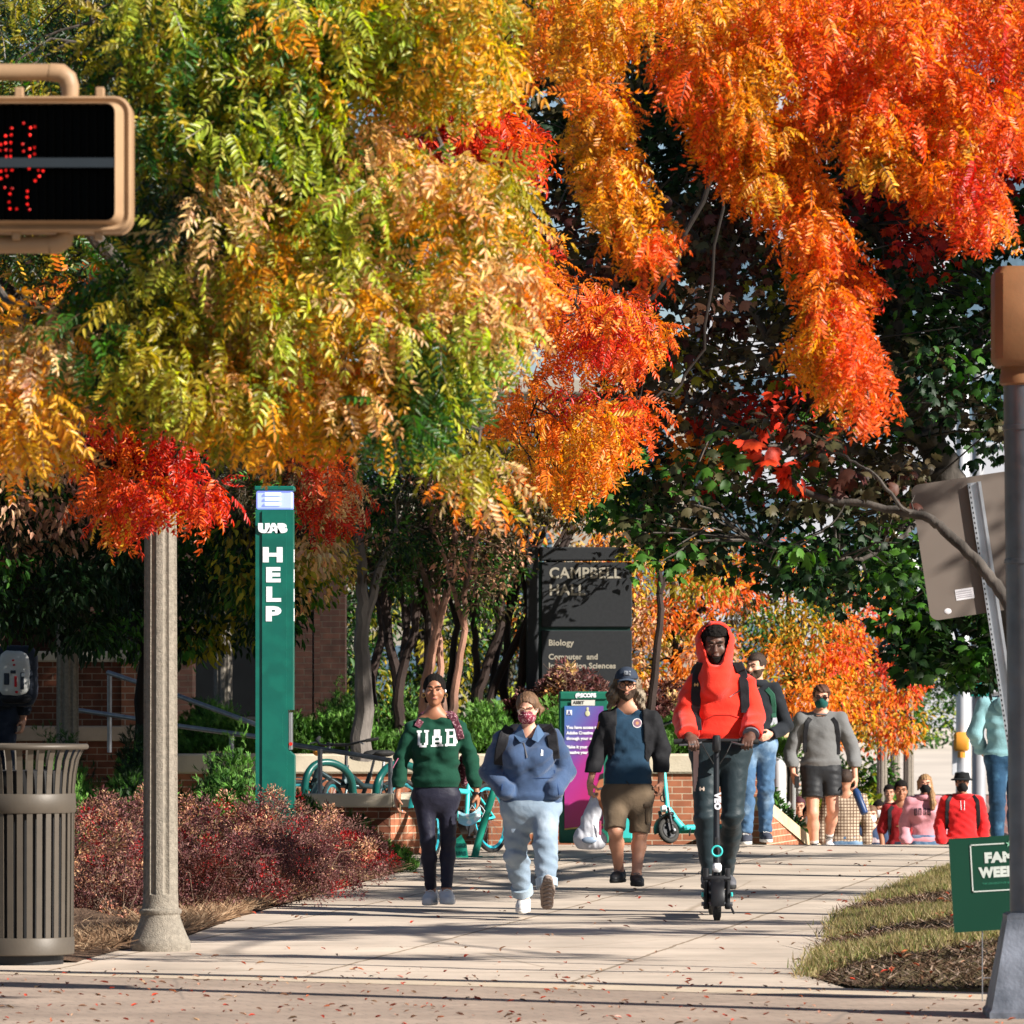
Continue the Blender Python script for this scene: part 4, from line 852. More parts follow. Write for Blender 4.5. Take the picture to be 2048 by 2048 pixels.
obj('printed_band', MB().prism([(X(1129),Z(1657)),(X(1207),Z(1648)),(X(1207),Z(1651)),(X(1129),Z(1660))], D-.006, D-.0045), mat('gold_print', (.55,.42,.1), .5), po)
mb = thing('charging_dock', 'mint green box half hidden behind the legs of the man in a cap', 'box', (X(1254), D+.3, 0))
MINT = mat('mint_paint', (.05,.52,.50), .38, var=.08, vs=8)
obj('cabinet', MB().bbox((X(1243),D+.2,0.02),(X(1266),D+.4,Z(1600)), .01), MINT, mb); obj('plinth', MB().bbox((X(1245),D+.18,0),(X(1264),D+.38,.05), .01), mat('kiosk_green', (0,0,0)), mb)

# ---- bicycles
def bike(name, label, loc, rz, fm, rimm, lean=0, steer=0.0, basket=False, light=False, R=.33):
    t = thing(name, label, 'bicycle', loc, rz, None); t.rotation_euler = (lean, 0, rz)
    def wheel(x, nm, st=0):
        m1 = MB().torus((0,0,0), R-.02, .021, 'y', 40, 8); o = obj(nm, m1, BLK, t, smooth=True, world=False); o.location = (x, 0, R); o.rotation_euler = (0, 0, st)
        obj('rim', MB().torus((0,0,0), R-.052, .014, 'y', 40, 6, sc=(1.2,.9)), rimm, o, smooth=True, world=False)
        sp = MB()
        for k in range(20):
            a = k*math.pi/10; sp.tube([(0.02*math.cos(a+.8),(.02 if k%2 else -.02),.02*math.sin(a+.8)), ((R-.055)*math.cos(a),0,(R-.055)*math.sin(a))], .0014, 4, False)
        obj('spokes', sp, GALV, o, world=False)
        obj('hub', MB().tube([(0,-.04,0),(0,.04,0)], .025, 10), DARKM, o, world=False); return o
    wheel(-.52, 'wheel'); wheel(.56, 'wheel', steer)
    f = MB(); bb = (-.08,0,.28); st = (-.22,0,.72); hd = (.33,0,.80); hb = (.37,0,.64); rw = (-.52,0,R)
    f.tube([hb,(.12,0,.40),bb], .034, 10); f.tube([bb,st], .022, 10); f.tube([hd,hb], .03, 10); f.tube([(.33,0,.74),(.1,0,.6),(-.18,0,.58)], .026, 10)
    for sy in (-.055,.055):
        f.tube([bb,(-.2,sy*.8,.30),(rw[0],sy,R)], .012, 8); f.tube([(st[0]+.02,0,.62),(-.3,sy*.7,.54),(rw[0],sy,R)], .010, 8)
    obj('frame', f, fm, t, smooth=True, world=False)
    k = MB(); k.tube([(.37,0,.66),(.39,0,.60)], .03, 8)
    for sy in (-.055,.055): k.tube([(.39,sy,.62),(.44,sy,.5),(.56,sy,R)], .014, 8)
    obj('fork', k, fm, t, smooth=True, world=False)
    obj('seat_post', MB().tube([(-.22,0,.70),(-.26,0,.88)], .014, 8), GALV, t, world=False)
    sd = MB()._sph(Vector((-.27,0,.91)), .1, 14, 8, (1.35,.75,.35)); obj('saddle', sd, BLK, t, smooth=True, world=False)
    h = MB().tube([(.33,0,.80),(.30,0,1.0)], .016, 8).tube([(.22,-.30,1.03),(.28,-.2,1.02),(.31,-.05,1.0),(.31,.05,1.0),(.28,.2,1.02),(.22,.30,1.03)], .012, 8)
    hb_ = obj('handlebar', h, DARKM, t, smooth=True, world=False)
    for sy in (-1,1): obj('grip', MB().tube([(.27,sy*.22,1.022),(.20,sy*.32,1.034)], .017, 8), BLK, hb_, smooth=True, world=False)
    for sy in (-1,1): obj('brake_lever', MB().tube([(.29,sy*.16,1.01),(.33,sy*.24,.985)], .007, 6), GALV, hb_, smooth=True, world=False)
    c = MB().tube([(-.08,-.04,.28),(-.08,.04,.28)], .085, 20).tube([(-.08,.05,.28),(.0,.06,.15)], .011, 6).tube([(-.08,-.05,.28),(-.16,-.06,.41)], .011, 6)
    obj('crank', c, DARKM, t, world=False)
    for a in ((.0,.10,.15),(-.16,-.10,.41)): obj('pedal', MB().box((a[0]-.045,a[1]-.04,a[2]-.012),(a[0]+.045,a[1]+.04,a[2]+.012)), BLK, t, world=False)
    fd = MB().torus((.56,0,R), R+.02, .022, 'y', 14, 6, RAD(20), RAD(130), (.3,1.4)); obj('mudguard', fd, fm, t, smooth=True, world=False)
    if light: obj('lamp', MB()._sph(Vector((.36,0,.93)), .045, 12, 8, (.8,1,.9)), mat('amber_lamp', (.75,.28,.03), .35), t, smooth=True, world=False)
    if basket: obj('basket', MB().bbox((.34,-.16,.72),(.58,.16,.95), .03), DARKM, t, world=False)
    return t
DKF = mat('dark_teal_frame', (.02,.04,.045), .35, .3); DTR = mat('teal_rim', (.03,.22,.25), .35, .2)
bike('bicycle', 'dark bicycle with an amber lamp parked left behind the low brick wall', (P(632,0,57.2).x+.3, 57.2, 0), RAD(205), DKF, DTR, RAD(-6), .2, light=True)
bike('bicycle', 'dark bicycle with teal wheel rims behind the right end of the handrail', (P(745,0,56.6).x, 56.9, 0), RAD(232), DKF, DTR, RAD(5), .35)
bike('bicycle', 'mint bicycle parked between the two women in front', (P(930,0,54.6).x, 54.5, 0), RAD(240), MINT, mat('mint_rim', (.03,.45,.55), .35, .2), RAD(7), .3)
RG = mat('rack_green', (.01,.22,.15), .4, var=.15, vs=6); RD = mat('rack_dark_green', (.004,.075,.065), .35)
def hoop(label, pts, r, m, plate=None):
    b = Vector(pts[0]); t = thing('bike_rack', label, 'bike rack', (b.x, b.y, 0))
    out = []; limbpts = [Vector(p) for p in pts]; mb = MB()
    for i in range(len(limbpts)-1):
        p0 = limbpts[max(i-1,0)]; p1 = limbpts[i]; p2 = limbpts[i+1]; p3 = limbpts[min(i+2,len(limbpts)-1)]
        for k in range(6):
            u_ = k/6; out.append(.5*((2*p1)+(p2-p0)*u_+(2*p0-5*p1+4*p2-p3)*u_*u_+(3*p1-p0-3*p2+p3)*u_**3))
    out.append(limbpts[-1]); obj('hoop', mb.tube(out, r, 14), m, t, smooth=True)
    for p in (pts[0], pts[-1]): obj('foot_plate', MB().tube([(p[0],p[1],.001),(p[0],p[1],.012)], .075, 16), m, t)
    return t
g = lambda px, py, D: tuple(P(px, py, D))
def g0(px, D): v = P(px, 0, D); return (v.x, D, 0.0)
hoop('dark green bent bike rack hoop left behind the low wall', [g0(608,56.2), g(608,1600,56.2), g(614,1552,56.2), g(634,1528,56.3), g(668,1527,56.4), g(697,1548,56.5), g(707,1590,56.6), g0(710,56.7)], .036, RD)
hoop('dark green bent bike rack hoop at the right end of the handrail', [g0(751,55.6), g(751,1600,55.6), g(757,1560,55.6), g(780,1532,55.8), g(815,1530,56), g(840,1560,56.1), g0(846,56.2)], .036, RD)
D = 53.6
t = hoop('bright green leaning bike rack post between the two women', [g0(949,D), g(963,1660,D), g(985,1590,D), g(992,1575,D+.1), g(1003,1590,D+.3), g(1020,1660,D+.6), g0(1030,D+.7)], .034, RG)
pl = MB().prism([(P(913,0,D).x,0.0),(P(937,0,D).x,0.0),(P(934,0,D).x,CH-(1690-HY)/S_(D)),(P(923,0,D).x,CH-(1668-HY)/S_(D)),(P(911,0,D).x,CH-(1678-HY)/S_(D)),(P(909,0,D).x,CH-(1700-HY)/S_(D))], D-.2, D-.19)
t = thing('rack_plate', 'small green embossed metal plate standing behind the knee of the woman in green', 'plate', tuple(P(923,1715,D)))
obj('plate', pl, RG, t)
for tx, py in (('BIKE',1690),('UAB',1706)): obj('lettering', put(text_mesh(tx, .05, .003), T(P(923,0,D).x, D-.203, CH-(py-HY)/S_(D))), RD, t)

# ---- electric scooters
def scooter_wheel(par, c, r, w, name='wheel'):
    o = obj(name, MB().torus((0,0,0), r-w*.5, w*.5, 'x', 36, 12, sc=(1,1.05)), mat('tyre', (.045,.043,.04), .85, var=.25, vs=60, bump=.4), par, smooth=True, world=False); o.location = c
    obj('rim', MB().tube([(-.022,0,0),(.022,0,0)], r-w, 20), DARKM, o, smooth=True, world=False)
    tr = MB()
    for k in range(40):
        a = k*2*math.pi/40; 
        for sx in (-1,1):
            M = Matrix.Rotation(a, 4, 'X') @ Matrix.Translation((sx*.011,0,r-.0015)) @ Matrix.Rotation(sx*.6, 4, 'Z'); tr.box((-.010,-.0022,-.002),(.010,.0022,.0025), M)
    obj('tread', tr, BLK, o, world=False); return o
def kick_scooter(label, loc, rz, lean, stem_m, deck_m, accent, H=1.19):
    t = thing('electric_scooter', label, 'scooter', loc, rz); t.rotation_euler = (0, lean, rz)     # front faces -y
    scooter_wheel(t, (0,0,.127), .127, .05); scooter_wheel(t, (0,.95,.11), .11, .05)
    obj('deck', MB().bbox((-.085,.16,.115),(.085,.84,.165), .02), deck_m, t, world=False)
    obj('grip_mat', MB().box((-.075,.2,.1655),(.075,.8,.169)), BLK, t, world=False)
    obj('neck', MB().tube([(0,.2,.14),(0,.12,.24),(0,.06,.36)], [.04,.035,.03], 12), deck_m, t, smooth=True, world=False)
    obj('stem', MB().tube([(0,.04,.30),(0,.09,.7),(0,.13,H)], [.026,.021,.019], 14), stem_m, t, smooth=True, world=False)
    obj('stem_latch', MB().bbox((-.022,.03,.40),(.012,.05,.56), .008), DARKM, t, world=False)
    f = MB()
    for sx in (-1,1): f.tube([(sx*.072,0,.10),(sx*.072,-.0,.26)], .017, 10); f.bbox((sx*.072-.02,-.02,.075),(sx*.072+.02,.02,.12), .008)
    f.bbox((-.095,-.02,.262),(.095,.05,.30), .012)
    obj('fork', f, DARKM, t, smooth=True, world=False)
    for sx in (-1,1): obj('shock', MB().tube([(sx*.072,0,.262),(sx*.072,0,.35)], .019, 10).tube([(sx*.072,0,.228),(sx*.072,0,.262)], .012, 8), mat('shock_dark', (.06,.06,.065), .3, .6), t, smooth=True, world=False)
    fd = MB().torus((0,0,.127), .15, .035, 'x', 12, 8, RAD(55), RAD(190), (.25,1.3)); obj('mudguard', fd, DARKM, t, smooth=True, world=False)
    obj('headlight', MB().bbox((-.030,-.035,.325),(.030,.03,.385), .014), mat('reflector_white', (.8,.8,.8), .25), t, smooth=True, world=False)
    obj('light_ring', MB().torus((0,.012,.465), .034, .007, 'y', 28, 8, sc=(1,1)), accent, t, smooth=True, world=False)
    for sx in (-1,1): obj('reflector', MB().bbox((sx*.098-.008,-.03,.16),(sx*.098+.008,.0,.19), .004), accent, t, world=False)
    obj('kickstand', MB().tube([(.085,.22,.12),(.12,.16,.04)], .008, 6), DARKM, t, world=False)
    obj('axle_bolt', MB().tube([(-.105,0,.11),(.105,0,.11)], .014, 8), GALV, t, world=False)
    h = MB().tube([(-.27,.16,H+.01),(-.2,.15,H+.015),(0,.13,H+.02),(.2,.15,H+.015),(.27,.16,H+.01)], .014, 10); hb = obj('handlebar', h, DARKM, t, smooth=True, world=False)
    for sx in (-1,1): obj('grip', MB().tube([(sx*.15,.145,H+.016),(sx*.285,.162,H+.01)], .019, 10), BLK, hb, smooth=True, world=False)
    for sx in (-1,1): obj('brake_lever', MB().tube([(sx*.1,.125,H+.005),(sx*.16,.09,H-.008),(sx*.25,.10,H-.012)], .007, 6), mat('lever_grey', (.12,.12,.13), .35, .5), hb, smooth=True, world=False)
    obj('display', MB().bbox((-.028,.06,H-.06),(.028,.14,H+.055), .014), DARKM, t, smooth=True, world=False)
    obj('cable', MB().tube([(.1,.12,H),(.07,.05,H-.06),(.02,.07,H-.14)], .004, 5).tube([(-.1,.12,H),(-.08,.04,H-.04),(-.02,.07,H-.14)], .004, 5), BLK, t, smooth=True, world=False)
    return t
SC_D = 39.35
sct = kick_scooter('black electric scooter ridden by the man in the red-orange hoodie', (P(1434,0,SC_D).x, SC_D, 0), 0, 0, mat('scooter_black', (.025,.026,.03), .35, .4, var=.1), DARKM, MINT)
tx = text_mesh('VEO', .055, .004, 1, 1.1); put(tx, Matrix.Translation((.004,.045,.80)) @ RY(RAD(90))); obj('lettering', tx, W2, sct, world=False)
kick_scooter('bright mint electric scooter leaning on its stand against the orange brick wall', (P(1341,0,58.3).x, 58.3, 0), RAD(-52), RAD(-17), MINT, MINT, DARKM)

# ---- trash can
D = 33.3; q = G(48,1925); cxm = P(48,0,D).x; s = S_(D)
tc_ = thing('trash_can', 'brown slatted metal litter bin with flared rim at the lower left', 'trash can', (cxm, D, 0), 0)
BR_ = mat('brown_powder_coat', (.085,.070,.054), .5, .1, var=.08, vs=10, bump=.05)
obj('liner', MB().lathe([(.24,.09),(.25,1.1),(.24,1.1),(.2,1.09)], 32), mat('liner_black', (.012,.012,.013), .6), tc_, smooth=True, world=False)
obj('rim', MB().torus((0,0,1.235), .352, .017, 'z', 56, 10), BR_, tc_, smooth=True, world=False)
obj('band', MB().lathe([(.291,.86),(.295,.865),(.295,.965),(.291,.97),(.28,.97),(.28,.86)], 56), BR_, tc_, smooth=True, world=False)
obj('band', MB().lathe([(.281,.055),(.286,.06),(.288,.15),(.284,.155),(.27,.155),(.27,.055)], 56), BR_, tc_, smooth=True, world=False)
obj('foot', MB().lathe([(.225,0),(.225,.055)], 40), DARKM, tc_, world=False)
for k in range(32):
    a = 2*math.pi*k/32; mb = MB(); pr = [(.281,.1),(.284,.5),(.287,.9),(.290,1.0),(.297,1.08),(.312,1.16),(.335,1.21),(.350,1.235)]
    for (r_, z_) in pr:
        for dx in (-1,1):
            for dy in (0,.006): 
                pp = Vector((dx*.0165, -(r_-dy), z_)); mb.v.append(tuple(RZ(a) @ pp))
    for i in range(len(pr)-1):
        b_ = i*4; mb.f += [(b_,b_+2,b_+6,b_+4),(b_+1,b_+5,b_+7,b_+3),(b_,b_+4,b_+5,b_+1),(b_+2,b_+3,b_+7,b_+6)]
    obj('slat', mb, BR_, tc_, world=False)

# ---- crossing signal at the left edge
YP = mat('signal_tan_paint', (.34,.21,.115), .5, var=.1, vs=8, bump=.05)
def rrect(x0, z0, x1, z1, r, n=5):
    p = []
    for cx_, cz_, a0 in ((x1-r,z1-r,0),(x0+r,z1-r,90),(x0+r,z0+r,180),(x1-r,z0+r,270)):
        for k in range(n+1): a = RAD(a0+90*k/n); p.append((cx_+r*math.cos(a), cz_+r*math.sin(a)))
    return p
def ringp(mb, A_, B_, y0, y1, both=True):
    n = len(A_); vs = [(x, y0, z) for x, z in A_]+[(x, y1, z) for x, z in B_]; b = len(mb.v)
    mb.add(vs, [(i, (i+1)%n, (i+1)%n+n, i+n) for i in range(n)]); return mb
D = 19.7; s = S_(D)
q = P(110,330,D); w2 = .235; 
sg = thing('pedestrian_signal', 'tan pedestrian crossing signal with a red lit hand at the left edge', 'crossing signal', (P(-340,0,D).x, D, 0))
c = P(92,327,D); hx = 170/s; hz = 136/s
M0 = (c.x, c.z)
ho = MB(); out1 = rrect(c.x-hx, c.z-hz, c.x+hx, c.z+hz, .055); in1 = rrect(c.x-hx+.022, c.z-hz+.022, c.x+hx-.022, c.z+hz-.022, .04); in2 = rrect(c.x-hx+.05, c.z-hz+.035, c.x+hx-.052, c.z+hz-.028, .03)
ringp(ho, out1, rrect(c.x-hx+.004, c.z-hz+.004, c.x+hx-.004, c.z+hz-.004, .055), D+.02, D+.18); ringp(ho, rrect(c.x-hx+.008, c.z-hz+.008, c.x+hx-.008, c.z+hz-.008, .05), out1, D+.0, D+.02)
ringp(ho, in1, rrect(c.x-hx+.008, c.z-hz+.008, c.x+hx-.008, c.z+hz-.008, .05), D+.012, D+.0); ringp(ho, in2, in1, D-.03, D+.012); ringp(ho, in2, in2, D-.03, D+.05)
n = len(out1); ho.add([(x, D+.18, z) for x, z in out1], [tuple(range(n-1,-1,-1))])
obj('housing', ho, YP, sg, smooth=True)
obj('face', MB().prism(in2, D+.045, D+.05), mat('signal_black_glass', (.002,.002,.002), .5, spec=.1), sg)
lou = MB()
for i in range(17):
    x = c.x-hx+.06+i*(2*hx-.12)/16; lou.box((x-.0008,D-.02,c.z-hz+.04),(x+.0008,D+.04,c.z+hz-.03))
obj('louver', lou, mat('louver_black', (.001,.001,.001), .9, spec=0), sg)
obj('louver_bar', MB().box((c.x-hx+.05,D-.028,P(0,336,D).z),(c.x+hx-.052,D-.02,P(0,317,D).z)), mat('louver_grey', (.012,.018,.024), .6), sg)
LEDR = mat('red_led', (.8,.02,.01), .4, emit=(1,.02,.015,.75))
LEDD = mat('red_led_dim', (.3,.01,.01), .4, emit=(1,.015,.01,.35))
dots = [(65,707),(168,705),(30,750),(63,745),(165,745),(5,797),(30,790),(60,787),(163,822),(60,863),(162,863),(5,945),(66,940),(160,932),(238,943),(217,973),(194,998),(5,985),(55,1070),(152,1055),(150,1088),(152,1127),(55,1152)]
dim = [(192,700),(32,828),(60,830),(190,815),(35,865),(190,850),(32,940),(38,972),(25,1035),(66,1040),(50,1115),(92,1153),(162,1157),(130,680),(125,795),(130,835),(0,830),(210,940)]
dots += [(-r_[0]-5, r_[1]) for r_ in dots if 40 < r_[0] < 170]
for x, y in dots+dim: obj('led', MB()._sph(P(x/2.76, y/2.76, D-.01), .0043, 8, 6, (1,.5,1)), LEDR if (x, y) in dots else LEDD, sg, smooth=True)
def pp(px, py): return tuple(P(px, py, D)+Vector((0,.09,0)))
br = MB().tube([pp(-340,139), pp(95,139)], .029, 14).tube([pp(95,139), pp(118,141), pp(131,152), pp(136,168), pp(136,192)], [.031,.033,.033,.031,.028], 14)
br2 = MB().tube([pp(-340,486), pp(95,486)], .029, 14).tube([pp(95,486), pp(112,484), pp(124,476), pp(128,462)], [.031,.033,.033,.028], 14)
obj('bracket', br, YP, sg, smooth=True); obj('bracket', br2, YP, sg, smooth=True)
for px in (35, 197): obj('hinge_lug', MB().bbox(tuple(P(px-8,192,D)+Vector((0,.03,0))), tuple(P(px+10,172,D)+Vector((0,.07,0))), .004), YP, sg)
for px in (30, 195): obj('hinge_lug', MB().bbox(tuple(P(px-8,478,D)+Vector((0,.03,0))), tuple(P(px+8,462,D)+Vector((0,.07,0))), .004), YP, sg)
obj('pole', MB().tube([(P(-340,0,D).x,D+.09,0),(P(-340,0,D).x,D+.09,4.2)], .055, 18), GALV, sg, smooth=True)

# ---- pole with signal at the right edge
D = 28.0; s = S_(D)
ALU = mat('weathered_aluminium', (.12,.13,.15), .45, .7, var=.3, vs=5, bump=.15, bs=25, col2=(.14,.14,.15), c2s=12, c2t=(.5,.7))
pr_ = thing('signal_pole', 'weathered aluminium signal pole on a square flared base at the right edge', 'signal pole', (P(2064,0,D).x, D, 0))
bx, tx_ = P(2062,0,D).x, P(2046,0,D).x
obj('shaft', MB().tube([(bx,D,.45),((bx+tx_)/2,D,1.8),(tx_,D,3.15)], [.1,.098,.096], 28), ALU, pr_, smooth=True)
for zc in (2.82,2.18): obj('strap', MB().lathe([(.101,zc-.012),(.103,zc-.01),(.103,zc+.01),(.101,zc+.012)], 28, (P(2046+16*(3.15-zc)/2.7,0,D).x,D,0)), ALU, pr_, smooth=True)
b0, b1, zt = .215, .125, .49
fb = MB(); V = []
for hw, z in ((b0,0),(b0,.03),(b0-.012,.045),(b1,zt-.02),(b1,zt),(b1-.02,zt+.01)):
    V += [(bx-hw,D-hw,z),(bx+hw,D-hw,z),(bx+hw,D+hw,z),(bx-hw,D+hw,z)]
F = [(3,2,1,0),(20,21,22,23)]
for i in range(5):
    for k in range(4): F.append((i*4+k, i*4+(k+1)%4, i*4+4+(k+1)%4, i*4+4+k))
obj('base', fb.add(V, F), mat('cast_base_grey', (.17,.185,.22), .5, .45, var=.35, vs=6, bump=.2, col2=(.07,.08,.1), c2s=4), pr_)
YP2 = mat('signal_ochre_paint', (.20,.095,.040), .55, var=.12, vs=8, bump=.08)
obj('hub', MB().lathe([(.1,3.02),(.112,3.03),(.112,3.07),(.106,3.08),(.106,3.12),(.112,3.13),(.112,3.16),(.085,3.17),(.08,3.2)], 24, (tx_,D,0)), YP2, pr_, smooth=True)
zc = P(0,635,D).z; hw = .238
sb = MB().bbox((P(1986,0,D).x, D-.16, zc-hw), (P(1986,0,D).x+.33, D+.16, zc+hw), .035)
obj('signal_housing', sb, YP2, pr_, smooth=True)
obj('visor', MB().box((P(1986,0,D).x+.331,D-.15,zc-hw+.02),(P(1986,0,D).x+.40,D+.15,zc+hw-.02)), DARKM, pr_)

# ---- back of a road sign
D = 32.0; s = S_(D)
rs = thing('road_sign', 'blank grey back of a tilted road sign on a perforated post at the right', 'road sign', (P(2122,0,D).x, D+.05, 0))
cs = P(1952+14,1088,D); a = RAD(8.6)
Ms = Matrix.Translation((cs.x, D, cs.z)) @ RY(a)
Ms = Matrix.Translation((cs.x, D, cs.z)) @ RY(-a)
hw, hh = .345, .375
obj('plate', MB().prism(rrect(-hw,-hh,hw,hh,.045), 0, .004, Ms), mat('sign_back', (.15,.12,.10), .8, .0, var=.05, vs=4), rs)
obj('sticker', MB().prism(rrect(-.19,-.285,-.09,-.225,.004), -.002, -.0005, Ms), mat('sticker_white', (.62,.6,.62), .6), rs)
mb = MB()
for zz_ in (-.238,-.25,-.262,-.272): mb.prism([(-.183,zz_-.002),(-.1,zz_-.002),(-.1,zz_+.002),(-.183,zz_+.002)], -.004, -.0025, Ms)
obj('sticker_print', mb, mat('print_grey', (.33,.31,.34), .6), rs)
obj('spot', MB()._sph(Ms @ Vector((-.245,-.001,-.335)), .02, 12, 6, (1,.1,.8)), mat('sticker_white', (.62,.6,.62)), rs, smooth=True)
L_ = 2.75; ps = MB(); pc = MB()
for x0_, x1_, y0_, y1_ in ((-.037,-.022,-.03,-.026),(-.022,-.018,-.026,-.002),(-.018,.018,-.006,-.002),(.018,.022,-.026,-.002),(.022,.037,-.03,-.026)):
    ps.box((x0_,y0_,-L_),(x1_,y1_,.34), Ms)
for k in range(88): ps2 = pc.box((-.033,-.0305,.31-k*.028),(-.026,-.0302,.322-k*.028), Ms)
obj('post', ps, mat('zinc_post', (.45,.47,.5), .4, .7), rs); obj('post_holes', pc, mat('hole_black', (.01,.01,.01), .9), rs)

# ---- yard sign
D = 29.3; s = S_(D)
ys = thing('yard_sign', 'green FAMILY WEEKEND yard sign on a wire stake beside the right-hand pole', 'yard sign', (P(2018,0,D).x, D, 0))
YG = mat('corrugated_green', (.003,.040,.022), .4, var=.06, vs=3)
X = lambda px: P(px,0,D).x; Z = lambda py: CH+(HY-py)/s
pts = [(X(1908.5),Z(1865.5)),(X(2150),Z(1850)),(X(2140),Z(1663)),(X(1897),Z(1678))]
obj('panel', MB().prism(pts, D, D+.006), YG, ys)
WG = mat('sign_white_print', (.48,.52,.48), .5)
sh = Matrix.Translation((X(2021),D-.002,Z(1732))) @ RY(RAD(-3.2))
fr = MB(); th = .003
for A_, B_ in (((-.195,.115),(-.028,.115)),((.028,.115),(.195,.115)),((-.195,-.118),(.195,-.118)),((-.195,-.118),(-.195,.115)),((.195,-.118),(.195,.115))):
    a_, b_ = A_, B_; fr.prism([(min(a_[0],b_[0])-th,min(a_[1],b_[1])-th),(max(a_[0],b_[0])+th,min(a_[1],b_[1])-th),(max(a_[0],b_[0])+th,max(a_[1],b_[1])+th),(min(a_[0],b_[0])-th,max(a_[1],b_[1])+th)], -.002, 0, sh)
obj('printed_frame', fr, WG, ys)
for tx2, z_, sz, wd in (('FAMILY',.045,.066,1.12),('WEEKEND',-.028,.066,.95)):
    b_ = text_mesh(tx2, sz, .0045, wd, 1.08); obj('lettering', put(b_, sh @ T(0,-.001,z_)), WG, ys)
b_ = text_mesh('THE UNIVERSITY OF ALABAMA AT BIRMINGHAM', .0145, 0, .92, 1.0); obj('lettering', put(b_, sh @ T(0,-.001,-.082)), mat('sign_dim_green', (.03,.2,.12), .5), ys)
st_ = MB()
for k in range(5):
    a_ = 2*math.pi*k/5+.3; st_.prism([(0,.112),(.008*math.cos(a_-.5),.112+.008*math.sin(a_-.5)),(.02*math.cos(a_),.112+.02*math.sin(a_)),(.008*math.cos(a_+.5),.112+.008*math.sin(a_+.5))], -.002, 0, sh)
obj('emblem', st_, mat('sign_dim_green2', (.2,.45,.3), .5), ys)
wr = MB()
for px in (1965, 2070): wr.tube([(X(px),D+.012,.0),(X(px),D+.012,.55)], .003, 6)
wr.tube([(X(1965),D+.012,.12),(X(2070),D+.012,.12)], .003, 6)
obj('wire_stake', wr, GALV, ys)

# ---- far street poles, cabinet, signal, street name sign
PL = mat('pole_pale', (.62,.62,.64), .45, .2, var=.12, vs=2)
D = 66; t = thing('signal_pole', 'white pole with a tan crossing signal behind the man in the black hoodie', 'signal pole', (P(1562,0,D).x, D, gz(0,D)))
obj('shaft', MB().tube([(P(1564,0,D).x,D,gz(0,D)),(P(1556,0,D).x,D,CH+(HY-1495)/S_(D))], [.09,.075], 18), PL, t, smooth=True)
obj('signal_housing', MB().bbox((P(1545,0,D).x,D-.12,CH+(HY-1494)/S_(D)),(P(1580,0,D).x,D+.12,CH+(HY-1450)/S_(D)), .03), mat('signal_tan_pale', (.66,.44,.26), .5, var=.08), t, smooth=True)
D = 67; t = thing('control_cabinet', 'grey roadside control cabinet beside the white pole behind the crowd', 'cabinet', (P(1580,0,D).x, D, gz(0,D)))
obj('body', MB().bbox((P(1562,0,D).x+.12,D+.05,gz(0,D)),(P(1592,0,D).x,D+.45,CH+(HY-1553)/S_(D)), .015), mat('cabinet_grey', (.30,.30,.29), .5, .4, var=.15), t)
obj('decal', MB().prism([(P(1579,0,D).x,CH+(HY-1616)/S_(D)),(P(1583,0,D).x,CH+(HY-1609)/S_(D)),(P(1579,0,D).x,CH+(HY-1602)/S_(D)),(P(1575,0,D).x,CH+(HY-1609)/S_(D))], D+.045, D+.048), PL, t)
D = 105; t = thing('signal_pole', 'white street pole with an orange crossing signal above the bucket hat', 'signal pole', (P(1926,0,D).x, D, gz(0,D)))
obj('shaft', MB().tube([(P(1927,0,D).x,D,gz(0,D)),(P(1925,0,D).x,D,8)], [.14,.11], 18), PL, t, smooth=True)
obj('signal_housing', MB().bbox((P(1906,0,D).x,D-.3,CH+(HY-1502)/S_(D)),(P(1936,0,D).x,D-.12,CH+(HY-1464)/S_(D)), .04), mat('signal_orange', (.66,.27,.03), .5, var=.08), t, smooth=True)
obj('mount', MB().tube([(P(1921,0,D).x,D-.2,CH+(HY-1515)/S_(D)),(P(1921,0,D).x,D-.2,CH+(HY-1503)/S_(D))], .07, 10), mat('signal_orange', (0,0,0)), t)
obj('info_plate', MB().bbox((P(1903,0,D).x,D-.16,CH+(HY-1550)/S_(D)),(P(1912,0,D).x,D-.13,CH+(HY-1480)/S_(D)), .005), PL, t)
obj('flag', MB().bbox((P(1907,0,D).x,D-.05,CH+(HY-1392)/S_(D)),(P(1915,0,D).x,D-.02,CH+(HY-1370)/S_(D)), .005), mat('flag_blue', (.03,.12,.5), .6), t)
D = 98; t = thing('signal_pole', 'grey street pole left of the person in the teal hoodie', 'signal pole', (P(1957,0,D).x, D, gz(0,D)))
obj('shaft', MB().tube([(P(1958,0,D).x,D,gz(0,D)),(P(1956,0,D).x,D,7)], [.12,.10], 16), mat('pole_grey', (.38,.38,.4), .5, .3, var=.2, vs=2), t, smooth=True)
obj('base', MB().tube([(P(1958,0,D).x,D,gz(0,D)),(P(1958,0,D).x,D,gz(0,D)+.25)], [.2,.16], 16), PL, t, smooth=True)
obj('street_sign', MB().bbox((P(1938,0,D).x,D-.2,CH+(HY-1393)/S_(D)),(P(1980,0,D).x,D-.17,CH+(HY-1350)/S_(D)), .01), mat('street_sign_teal', (.005,.19,.155), .45), t)
